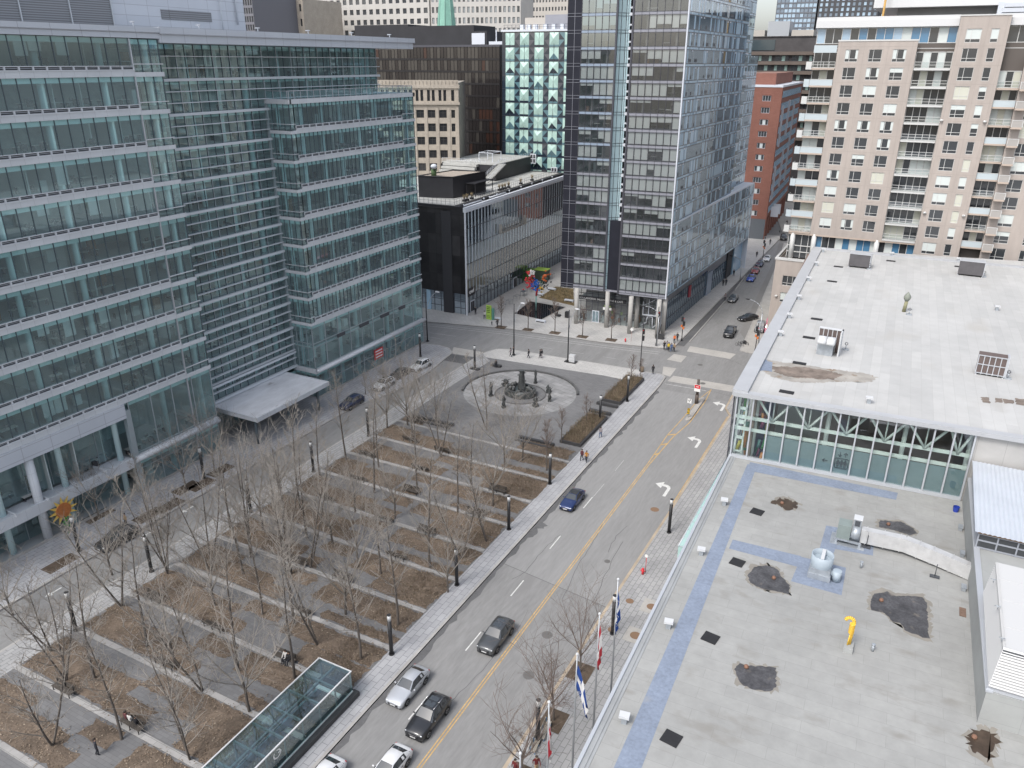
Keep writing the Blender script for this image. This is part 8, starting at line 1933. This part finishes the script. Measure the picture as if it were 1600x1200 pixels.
# stations from nose to tail: y, sill half width, belt half width, z bottom, z belt, z top, top half width
def stations(kind):
    if kind == 'sedan': return 4.7, [(-2.35, .66, .70, .34, .56, .60, .55), (-2.22, .80, .84, .22, .66, .72, .66), (-1.7, .86, .90, .2, .76, .83, .72), (-1.0, .88, .92, .2, .86, .93, .74), (-.75, .88, .92, .2, .90, .97, .73), (.02, .88, .92, .2, .93, 1.41, .55), (.75, .88, .92, .2, .94, 1.44, .56), (1.3, .88, .92, .2, .95, 1.36, .55), (1.95, .86, .90, .22, .95, 1.03, .66), (2.2, .80, .86, .26, .90, 1.0, .66), (2.35, .68, .78, .36, .84, .92, .60)], (4, 5), (7, 8)
    if kind == 'suv': return 4.75, [(-2.37, .70, .76, .40, .72, .80, .60), (-2.22, .84, .90, .30, .84, .94, .72), (-1.6, .90, .95, .28, .94, 1.03, .78), (-1.05, .92, .97, .28, 1.02, 1.09, .80), (-.85, .92, .97, .28, 1.04, 1.12, .78), (-.1, .92, .97, .28, 1.06, 1.66, .62), (.7, .92, .97, .28, 1.08, 1.70, .63), (1.55, .92, .97, .28, 1.10, 1.66, .61), (2.05, .90, .95, .3, 1.10, 1.36, .66), (2.25, .86, .92, .34, 1.02, 1.12, .74), (2.37, .74, .84, .42, .92, 1.0, .66)], (4, 5), (7, 9)
    if kind == 'jeep': return 4.3, [(-2.15, .70, .74, .45, .85, 1.02, .68), (-2.05, .82, .86, .40, .95, 1.10, .74), (-1.2, .86, .90, .38, 1.05, 1.16, .78), (-.75, .90, .93, .36, 1.10, 1.2, .80), (-.6, .90, .93, .36, 1.10, 1.24, .80), (-.3, .90, .93, .36, 1.12, 1.78, .72), (.6, .90, .93, .36, 1.12, 1.82, .74), (1.8, .90, .93, .36, 1.12, 1.80, .74), (2.0, .90, .93, .38, 1.12, 1.62, .74), (2.1, .88, .92, .42, 1.1, 1.2, .78), (2.15, .80, .88, .48, 1.0, 1.1, .7)], (4, 5), (7, 9)
    if kind == 'pickup': return 5.6, [(-2.8, .74, .80, .45, .85, .92, .66), (-2.65, .90, .95, .34, .95, 1.06, .78), (-1.7, .94, .99, .32, 1.04, 1.14, .82), (-1.15, .95, 1.0, .32, 1.08, 1.18, .82), (-1.0, .95, 1.0, .32, 1.10, 1.2, .80), (-.3, .95, 1.0, .32, 1.12, 1.74, .66), (.4, .95, 1.0, .32, 1.12, 1.78, .67), (.95, .95, 1.0, .32, 1.12, 1.72, .66), (1.15, .95, 1.0, .32, 1.12, 1.2, .82), (2.7, .94, .99, .36, 1.1, 1.18, .84), (2.8, .90, .95, .45, 1.05, 1.14, .80)], (4, 5), (7, 8)
    if kind == 'truck': return 6.0, [(-3.0, .9, .95, .5, 1.0, 1.1, .9), (-2.9, .98, 1.02, .4, 1.2, 1.6, .95), (-2.5, 1.0, 1.05, .4, 1.3, 2.2, .9), (-2.4, 1.0, 1.05, .4, 1.3, 2.25, .9), (-2.35, 1.0, 1.05, .4, 1.35, 2.3, .9), (-1.6, 1.0, 1.05, .4, 1.4, 2.45, .95), (-1.5, 1.0, 1.05, .4, 1.4, 2.9, 1.04), (2.8, 1.0, 1.05, .4, 1.4, 2.9, 1.04), (2.9, 1.0, 1.05, .4, 1.4, 2.85, 1.03), (2.95, 1.0, 1.05, .4, 1.4, 2.8, 1.02), (3.0, 1.0, 1.03, .4, 1.4, 2.7, 1.0)], (1, 2), (9, 10)
CARS = {}
def car(q, rz, kind, color, label, group='cars parked or driving on the streets', roof=None, rails=False, sunroof=False, cat='car', name='car'):
    key = (kind, rails, sunroof, roof)
    if key in CARS:
        return dup(CARS[key][0], tuple(q), rz, label, group, swap={CARS[key][1]: PAINT[color].name})
    t = thing(name, label, cat, tuple(q), rz, group); P = PAINT[color]; CARS[key] = (t, P.name)
    L, S, ws, rs = stations(kind)
    ring = lambda s: [(-s[1], s[0], s[3]), (-s[2], s[0], s[3]+(s[4]-s[3])*.5), (-s[2]*.97, s[0], s[4]), (-s[6], s[0], s[5]), (0, s[0], s[5]+.03), (s[6], s[0], s[5]), (s[2]*.97, s[0], s[4]), (s[2], s[0], s[3]+(s[4]-s[3])*.5), (s[1], s[0], s[3])]
    b = MB(); b.loft([ring(s) for s in S], closed=True); body = b.build('body', P, t, world=False)
    if roof: b = MB(); b.loft([[(-S[k][6]*.97, S[k][0], S[k][5]+.012), (0, S[k][0], S[k][5]+.043), (S[k][6]*.97, S[k][0], S[k][5]+.012)] for k in (ws[1], ws[1]+1, rs[0])], closed=False, cap=False); b.build('roof_panel', PAINT[roof] if roof in PAINT else M['car_glass'], t, world=False)
    def up(p, e=.014): return (p[0], p[1], p[2]+e)
    def lerp3(a, c, t_): return tuple(a[i]+(c[i]-a[i])*t_ for i in range(3))
    def pane(nm, a, c, t0, t1, k0, k1, e):
        R0, R1 = ring(S[a]), ring(S[c]); Lf = [lerp3(R0[3], R1[3], t0), lerp3(R0[3], R1[3], t1)]; Rt = [lerp3(R0[5], R1[5], t0), lerp3(R0[5], R1[5], t1)]; Md = [lerp3(R0[4], R1[4], t0), lerp3(R0[4], R1[4], t1)]
        ins = lambda l, m: lerp3(l, m, .06)
        b = MB(); f = lambda p: (p[0], p[1]+e[0], p[2]+e[1])
        b.loft([[f(ins(Lf[0], Md[0])), f(Md[0]), f(ins(Rt[0], Md[0]))], [f(ins(Lf[1], Md[1])), f(Md[1]), f(ins(Rt[1], Md[1]))]], closed=False, cap=False); b.build(nm, M['car_glass'], t, world=False)
    pane('windshield', ws[0], ws[1], .04, .93, 3, 5, (-.012, .016)); pane('rear_window', rs[0], rs[1], .08, .9, 3, 5, (.012, .016))
    for sgn, (kb, kt) in ((-1, (2, 3)), (1, (6, 5))):
        b = MB(); hi = range(ws[1], rs[0]+1)
        lo_p, hi_p = [], []
        for k in range(ws[0], rs[1]+1):
            Rk = ring(S[k]); f0, f1 = .10, .90
            a_, c_ = lerp3(Rk[kb], Rk[kt], f0), lerp3(Rk[kb], Rk[kt], f1)
            lo_p.append((a_[0]+sgn*.012, a_[1], a_[2]+.006)); hi_p.append((c_[0]+sgn*.012, c_[1], c_[2]+.006))
        for k in range(len(lo_p)-1): b.quad(lo_p[k], lo_p[k+1], hi_p[k+1], hi_p[k])
        b.build('side_window', M['car_glass'], t, world=False)
        b = MB(); ym = S[ws[1]][0]+.45
        for yy in (ym+.35,): b.quad((lo_p[2][0]+sgn*.02, yy, lo_p[2][2]), (lo_p[2][0]+sgn*.02, yy+.09, lo_p[2][2]), (hi_p[2][0]+sgn*.02, yy+.09, hi_p[2][2]), (hi_p[2][0]+sgn*.02, yy, hi_p[2][2]))
        xs = sgn*(S[3][2]+.004); zz = S[3][4]-.13
        for yy in (ym+.1, ym+1.1): b.box(xs-.015, yy, zz, xs+.015, yy+.2, zz+.03)
        b.build('door_trim', M['car_trim'], t, world=False)
        b = MB(); y_m = S[ws[0]][0]+.28; b.ball((sgn*(S[3][2]+.10), y_m, S[ws[0]][4]+.06), .12, .07, .075, n=8, m=5); b.build('mirror', P, t, world=False)
        b = MB(); xh = sgn*S[1][2]*.78; b.ball((xh, S[1][0]+.03, S[1][4]-.02), .17, .13, .07, n=8, m=5); b.build('headlight', M['lens'], t, world=False)
        b = MB(); n_ = len(S)-1; b.ball((sgn*S[n_-1][2]*.82, S[n_-1][0]+.04, S[n_-1][4]-.03), .15, .09, .09, n=8, m=5); b.build('tail_light', M['tail'], t, world=False)
    b = MB(); b.box(-.52, S[0][0]-.02, S[0][3]+.05, .52, S[0][0]+.06, S[0][4]+.02); b.build('grille', M['car_trim'], t, world=False)
    b = MB(); b.box(-.26, S[0][0]-.035, S[0][3]+.06, .26, S[0][0]-.022, S[0][3]+.17); b.build('number_plate', M['plate'], t, world=False)
    b = MB(); b.box(-.40, S[0][0]-.03, S[0][4]-.03, .40, S[0][0]-.021, S[0][4]+.015); b.build('grille_bar', M['chrome'], t, world=False)
    b = MB(); b.box(-.78, S[0][0]+.04, .22, .78, S[-1][0]-.04, .34); b.build('underbody', M['car_trim'], t, world=False)
    wb = L*.296; wr = .34 if kind in ('sedan',) else .38
    for sy in (-1, 1):
        for sx in (-1, 1):
            x = sx*(S[3][2]-.10); y = sy*wb+(.02 if sy > 0 else -.05)
            b = MB(); b.tube((x-.11, y, wr), (x+.11, y, wr), wr, n=18); w = b.build('wheel', M['tyre'], t, world=False)
            b = MB(); b.tube((x+sx*.112, y, wr), (x+sx*.125, y, wr), wr*.64, n=16)
            w2 = b.build('rim', M['rim'], w, world=False)
            b = MB()
            for k in range(5): a = 6.283*k/5; b.tube((x+sx*.13, y+.05*math.cos(a), wr+.05*math.sin(a)), (x+sx*.13, y+wr*.6*math.cos(a), wr+wr*.6*math.sin(a)), .03, n=4)
            b.build('arch', M['car_trim'], w, world=False)
            b = MB(); xa = sx*(S[3][2]+.006); rr = wr+.07; pts = [(xa, y+rr*math.cos(math.pi*k/10), wr-.02+rr*math.sin(math.pi*k/10)) for k in range(11)]; b.path(pts, .03, 4); b.build('wheel_arch', M['car_trim'], t, world=False)
    if rails:
        for sgn in (-1, 1):
            b = MB(); b.path([Vector((sgn*S[k][6]*.97, S[k][0], S[k][5]+.05)) for k in range(ws[1], rs[0]+1)], .025, 5); b.build('roof_rail', M['chrome'], t, world=False)
    if sunroof:
        b = MB(); k = ws[1]; b.quad((-.42, S[k][0]+.15, S[k][5]+.046), (.42, S[k][0]+.15, S[k][5]+.046), (.42, S[k][0]+.75, S[k][5]+.062), (-.42, S[k][0]+.75, S[k][5]+.062)); b.quad((-.40, S[k][0]+.85, S[k][5]+.064), (.40, S[k][0]+.85, S[k][5]+.064), (.40, S[k][0]+1.35, S[k][5]+.066), (-.40, S[k][0]+1.35, S[k][5]+.066)); b.build('sunroof', M['car_glass'], t, world=False)
    return t
def gm(px, py, dx=-.9, dy=0.0): q = G(px, py, 0); return Vector((q.x+dx, q.y+dy, 0.006))
car(gm(684, 1134), 0, 'suv', 'black', 'black large wagon with chrome roof rails driving next to the yellow lines', rails=True, sunroof=True)
car(gm(650.6, 1085, -.86), 0, 'sedan', 'silver', 'silver sedan driving in the lane next to the park walk')
car(gm(788, 1006, -.92), 0, 'suv', 'grey', 'dark grey crossover driving beside the dashed line, behind the silver sedan', rails=False, sunroof=True)
car(gm(903, 789, -.78), 0, 'sedan', 'blue', 'dark blue sedan with a black roof standing below the park planters on the main road', roof='black')
car(gm(636, 1198, -.86, -1.35), 0, 'sedan', 'white', 'white sedan cut by the bottom edge, behind the black wagon lane')
q = G(533, 1197, 0); car(Vector((-33.3, q.y-2.3, .006)), 0, 'sedan', 'white', 'white car roof corner just showing at the bottom edge by the park walk')
A0 = R(-1)
car(G(656, 577, .0)+Vector((.0, .3, .006)), R(-4), 'suv', 'white', 'white wagon parked farthest up the office street by the corner')
car(G(627, 589, 0)+Vector((-.3, 0, .006)), R(-2), 'sedan', 'black', 'black car parked between the two white cars on the office street')
car(G(598, 606, 0)+Vector((.1, .2, .006)), 0, 'suv', 'white', 'white wagon parked right of the entrance canopy on the office street', sunroof=True)
car(G(548, 635, 0)+Vector((.1, .2, .006)), 0, 'suv', 'navy', 'dark blue car parked close to the entrance canopy on the office street')
car(G(184, 848, 0)+Vector((0, 0, .006)), 0, 'suv', 'black', 'black wagon with silver roof rails parked among trees on the office street', rails=True, sunroof=True)
car(G(1140, 523, 0), R(4), 'pickup', 'black', 'black pickup truck driving down the far street towards the crossing', cat='pickup truck', name='pickup_truck')
car(G(1145, 470, 0), R(2), 'sedan', 'grey', 'dark grey car at the raised kerb on the far street')
car(G(1168, 500, 0), R(-38), 'sedan', 'black', 'black sedan standing at a slant beside the grey off-roader')
car(G(1187, 517, 0), R(4), 'jeep', 'lightgrey', 'light grey boxy off-roader parked behind the street light at the far corner')
car(G(1203, 517, 0)+Vector((.3, -.5, 0)), R(3), 'truck', 'pink', 'pink van partly hidden behind the white roof edge', cat='van', name='van')
for i, (px, py, c_, lab) in enumerate(((1173, 438, 'brightblue', 'bright blue car, nearest in the parked row on the far street'), (1180, 426, 'red', 'dark red car, second in the parked row on the far street'), (1187, 415, 'navy', 'dark blue car, third in the parked row on the far street'), (1198, 407, 'white', 'white car at the end of the parked row on the far street'))):
    car(G(px, py, 0), R(3), 'sedan', c_, lab, 'cars parked in a row on the far street')
car(G(1224, 374, 0), R(10), 'suv', 'black', 'dark car far up the street beside the beige flats', sunroof=True)
# bicycles and motorbike
def bike(q, rz, label, cat='bicycle', heavy=False):
    t = thing('motorbike' if heavy else 'bicycle', label, cat, tuple(q), rz); s_ = .33
    for y in (-.55, .55):
        b = MB(); pts = [(0, y+s_*math.cos(6.283*k/16), s_+s_*math.sin(6.283*k/16)) for k in range(17)]; b.path(pts, .05 if heavy else .022, 5); b.build('wheel', M['tyre'], t, world=False)
    b = MB(); f = lambda *p: Vector(p)
    for a, c in ((f(0, -.55, s_), f(0, -.35, .9)), (f(0, -.4, .75), f(0, .1, .35)), (f(0, .1, .35), f(0, .2, .85)), (f(0, .2, .8), f(0, -.38, .8)), (f(0, .1, .35), f(0, .55, s_)), (f(0, .2, .75), f(0, .55, s_))): b.tube(a, c, .03, n=5)
    if heavy: b.ball((0, 0, .55), .18, .4, .25); b.ball((0, -.1, .85), .16, .3, .14)
    b.build('frame', M['car_trim'], t, world=False)
    b = MB(); b.ball((0, .22, .9), .09, .14, .05, n=6, m=4); b.build('saddle', M['tyre'], t, world=False); b = MB(); b.tube((-.28, -.33, 1.0), (.28, -.33, 1.0), .02, n=5); b.tube((0, -.35, .85), (0, -.33, 1.0), .02, n=5); b.build('handlebar', M['pole_g'], t, world=False)
bike(G(1163, 539, .0), R(75), 'dark motorbike parked at the far street corner', 'motorbike', True); bike(G(1155, 541, .0), R(80), 'bicycle parked left of the motorbike at the far corner'); bike(G(1218, 364, .14), R(20), 'bicycle parked far up the street beside the brick block')

# ------------------------------------------------------------------ people
def person_mesh(pose):
    """One continuous body grown from a skeleton; face materials give trousers, jacket, skin and shoes."""
    V, E, Rd, Mt = [], [], [], []
    def add(p, r, par=None):
        V.append(p); Rd.append(r); k = len(V)-1
        if par is not None: E.append((par, k))
        return k
    st = {'walk': (.24, -.2), 'walk2': (-.16, .18), 'stand': (.03, -.02), 'sit': None}[pose]
    hip = .93 if pose != 'sit' else .50
    pel = add((0, 0, hip), .15); w = add((0, -.01, hip+.2), .14, pel); ch = add((0, -.01, hip+.43), .175, w); nk = add((0, -.02, hip+.57), .07, ch); hd0 = add((0, -.035, hip+.66), .085, nk); hd = add((0, -.045, hip+.75), .105, hd0); top = add((0, -.03, hip+.83), .08, hd)
    nose = None
    for s, sy in ((-1, 0), (1, 1)):
        if pose == 'sit':
            h = add((s*.10, -.03, hip-.01), .10, pel); k = add((s*.12, -.42, hip), .075, h); a = add((s*.12, -.44, .1), .05, k); f = add((s*.12, -.6, .05), .042, a)
            sh = add((s*.19, 0, hip+.5), .08, ch); e = add((s*.25, -.1, hip+.25), .055, sh); wr = add((s*.15, -.32, hip+.14), .042, e); hn = add((s*.10, -.40, hip+.12), .035, wr)
        else:
            dy = st[sy]; bend = .06 if dy > 0 else 0
            h = add((s*.10, 0, hip-.06), .11, pel); k = add((s*.10, -dy*.45-.04, .49), .078, h); a = add((s*.10, -dy+(.1 if dy < 0 else 0), .10+(.06 if dy < -.1 else 0)), .05, k); f = add((s*.11, -dy-.14, .045+(.02 if dy < -.1 else 0)), .044, a)
            sh = add((s*.20, 0, hip+.5), .08, ch); e = add((s*.26, dy*.5, hip+.22), .055, sh); wr = add((s*.26, dy*.9-.08, hip+.0), .042, e); hn = add((s*.255, dy*1.0-.11, hip-.09), .036, wr)
    me = bpy.data.meshes.new('person_body'); me.from_pydata(V, E, []); o = bpy.data.objects.new('person_body', me); COL.objects.link(o)
    md = o.modifiers.new('skin', 'SKIN'); md.use_smooth_shade = True; sv_ = me.skin_vertices[0].data
    for i, r_ in enumerate(Rd): sv_[i].radius = (r_, r_*(.75 if i in (0, 1, 2) else 1)); 
    sv_[0].use_root = True
    ss = o.modifiers.new('sub', 'SUBSURF'); ss.levels = 1; ss.render_levels = 1
    bpy.context.view_layer.update(); m2 = bpy.data.meshes.new_from_object(o.evaluated_get(bpy.context.evaluated_depsgraph_get())); bpy.data.objects.remove(o)
    m2.materials.clear()
    for m_ in (M['p_jacket'], M['p_trouser'], M['p_skin'], M['p_shoe']): m2.materials.append(m_)
    for p in m2.polygons:
        c = p.center; p.use_smooth = True
        if c.z < .11 and c.y < .3: p.material_index = 3
        elif c.z > hip+.60 or (abs(c.x) > .08 and c.z < hip-.04+(.2 if pose == 'sit' else 0) and abs(c.x) > .22): p.material_index = 2
        elif c.z < hip+.04 or (pose == 'sit' and c.y < -.12 and c.z < hip+.1 and abs(c.x) < .2): p.material_index = 1
        else: p.material_index = 0
    h = MB(); h.ball((0, -.025, hip+.79), .115, .125, .115, n=10, m=7); h.v = [(x, y+(.03 if z < hip+.78 else 0), z) for x, y, z in h.v]
    hm = h.mesh('hair', M['p_hair'])
    f = MB(); f.ball((0, -.155, hip+.735), .018, .03, .025, n=5, m=4)
    for s in (-1, 1): f.ball((s*.04, -.142, hip+.765), .013, .01, .01, n=5, m=4, mi=1); f.ball((s*.11, -.04, hip+.745), .02, .03, .035, n=5, m=4)
    f.box(-.03, -.145, hip+.69, .03, -.135, hip+.70, 1)
    return m2, hm, f.mesh('face', [M['p_skin'], M['p_hair']]), hip
M['p_skin'] = mat('skin', (.42, .27, .20), .6); M['p_hair'] = mat('hair_dark', (.03, .022, .018), .7); M['p_shoe'] = mat('shoe_dark', (.03, .028, .027), .6)
M['p_jacket'] = mat('cloth_black', (.022, .022, .025), .9); M['p_trouser'] = mat('cloth_dark', (.03, .032, .04), .9)
CL = {'black': M['p_jacket'], 'dark': M['p_trouser'], 'burgundy': mat('cloth_burgundy', (.11, .035, .04), .9), 'ochre': mat('cloth_ochre', (.42, .19, .04), .9), 'yellow': mat('cloth_yellow', (.66, .48, .03), .9), 'orange': mat('cloth_orange', (.68, .16, .04), .9), 'grey': mat('cloth_grey', (.25, .22, .23), .9), 'blue': mat('cloth_blue', (.07, .11, .22), .9), 'jeans': mat('cloth_jeans', (.08, .12, .20), .9), 'white': mat('cloth_white', (.55, .54, .52), .9), 'red': mat('cloth_red', (.13, .02, .022), .9), 'tan': mat('cloth_tan', (.33, .24, .15), .9)}
POSE = {k: person_mesh(k) for k in ('walk', 'walk2', 'stand', 'sit')}
def person(px, py, pose, jac, tro, label, face=0.0, z=.14, extra=None, s=1.0, q=None):
    q = q or G(px, py, z); t = thing('person', label, 'person', tuple(q), R(face)); t.scale = (s, s, s)
    if pose == 'sit': t.location.z = z
    bm_, hm, fm, hip = POSE[pose]
    o = bpy.data.objects.new('body', bm_); COL.objects.link(o); o.parent = t
    for k, c_ in ((0, jac), (1, tro)): o.material_slots[k].link = 'OBJECT'; o.material_slots[k].material = CL[c_]
    for nm, me in (('hair', hm), ('face', fm)):
        h = bpy.data.objects.new(nm, me); COL.objects.link(h); h.parent = t
    if extra == 'pack':
        b = MB(); b.ball((0, .2, hip+.35), .17, .13, .25, n=10, m=7); x = b.build('backpack', CL['black'], None); x.location = q; x.rotation_euler = (0, 0, R(face)); tag(x, 'dark backpack on the back of the '+label, 'backpack'); x['label'] = 'dark backpack worn by '+label[:70]
    return t
person(909, 719.5, 'walk', 'burgundy', 'dark', 'person in a burgundy coat walking left of the ochre jacket on the park walk', 0); person(916, 722, 'walk2', 'ochre', 'dark', 'person in an ochre jacket walking beside the long planter', 8)
person(938, 684, 'walk', 'grey', 'jeans', 'person in grey walking alone beside the long planter corner', 180); person(1020, 584.5, 'walk2', 'black', 'dark', 'person in black standing at the crossing corner of the park', 200)
person(826, 559.5, 'walk', 'black', 'dark', 'person in black walking alone on the pale walk left of the pair', -75); person(844, 560, 'walk2', 'black', 'dark', 'front one of a pair in black walking on the pale avenue walk', -80); person(846.5, 559.3, 'walk', 'black', 'grey', 'rear one of a pair in black on the pale avenue walk', -80)
person(798, 557.5, 'walk', 'grey', 'dark', 'person in grey walking beside the left tall street light', -90); person(802.5, 555.5, 'walk2', 'black', 'dark', 'person in black at the foot of the left tall street light', -90)
for (px, py, po, j, tr_, lab, fa) in ((1037.5, 546.5, 'stand', 'black', 'dark', 'person in black, leftmost of the group waiting at the tower corner', 20), (1042, 546, 'stand', 'grey', 'jeans', 'person in grey behind the yellow coat at the tower corner', 0), (1044.5, 548.5, 'stand', 'yellow', 'dark', 'person in a bright yellow coat at the tower corner', 30), (1048.5, 549.5, 'walk', 'blue', 'jeans', 'person in blue between the yellow and the brown coats at the tower corner', 10), (1053, 549.5, 'stand', 'tan', 'dark', 'person in a tan coat at the kerb of the tower corner', -20), (1053.5, 536, 'stand', 'orange', 'dark', 'person in a bright orange jacket near the traffic signal at the tower', 0), (1058, 533, 'walk2', 'black', 'dark', 'person in black beside the orange jacket near the traffic signal', 10)): person(px, py, po, j, tr_, lab, fa)
for (px, py, j, lab, fa) in ((1129.5, 447, 'black', 'left one of two people in black on the pavement beside the tower entrance', 0), (1134, 446, 'dark', 'right one of two people in black on the pavement beside the tower entrance', 10), (1146, 431.5, 'black', 'person in black farther along the tower pavement', 0), (1128.5, 427, 'dark', 'person close to the mirrored tower wall', 0), (1132.5, 470, 'grey', 'person in grey standing at the cycle path kerb', 0), (1164, 402, 'black', 'person in black near the far signal on the tower pavement', 0), (1182, 402, 'black', 'person in black at the far crossing', 0), (1203, 382, 'dark', 'person at the foot of the red brick block', 0), (1229, 352, 'black', 'person far up the street beside the brick block', 0)): person(px, py, rnd.choice(('walk', 'walk2', 'stand')), j, 'dark', lab, fa)
person(777, 511, 'walk', 'black', 'dark', 'person in black walking a child near the leftmost avenue tree', 60); person(768.5, 508.5, 'walk2', 'dark', 'dark', 'small child in dark clothes beside the leftmost avenue tree', 60, s=.55); person(757, 498, 'walk', 'white', 'dark', 'person in a white top beside the lime banner', 20); person(743, 491.5, 'stand', 'black', 'dark', 'person in black at the door of the black building', 0); person(871, 494, 'sit', 'black', 'dark', 'person in black sitting beside the black pool', -60, z=.45)
b = MB(); q = G(871, 494, .14); b.box(q.x-.4, q.y-.2, .14, q.x+.6, q.y+.6, .5); tag(b.build('stone_bench', M['planter']), 'dark stone block under the sitting person by the black pool', 'bench')
person(198, 822, 'stand', 'tan', 'dark', 'person in a tan coat standing behind the black wagon on the office pavement', 0)
person(775, 573, 'sit', 'black', 'dark', 'person in black sitting at the far edge of the round plaza', 20, z=.2); q = G(775, 573, .14); b = MB(); b.box(q.x-1.0, q.y-.25, .14, q.x+1.0, q.y+.4, .56); tag(b.build('stone_bench', M['planter']), 'low dark stone block under the person sitting at the plaza edge', 'bench')
for (px, py, j, lab, face) in ((453, 1036, 'black', 'person in black sitting on a bench behind the glass stair house, right one', 0), (447.5, 1033, 'white', 'person with pale clothes sitting on a bench behind the glass stair house, left one', 0), (199, 1130, 'burgundy', 'person in a dark red top sitting on the nearest bench at left', 180), (205, 1133, 'white', 'person in a white top sitting on the nearest bench at left', 180), (214, 1138, 'black', 'person in black sitting at the end of the nearest bench at left', 180)): person(px, py, 'sit', j, 'dark', lab, face, z=.16)
person(153, 1180, 'stand', 'dark', 'dark', 'person in dark clothes standing at the lower left corner of the park', 160, extra=None)
person(838, 1187, 'walk', 'red', 'tan', 'person in a red coat on the right pavement by the nearest tree', 40, q=G(838, 1207, .14)); person(805, 1212, 'stand', 'red', 'dark', 'person in a dark red coat half cut by the bottom edge', 0)
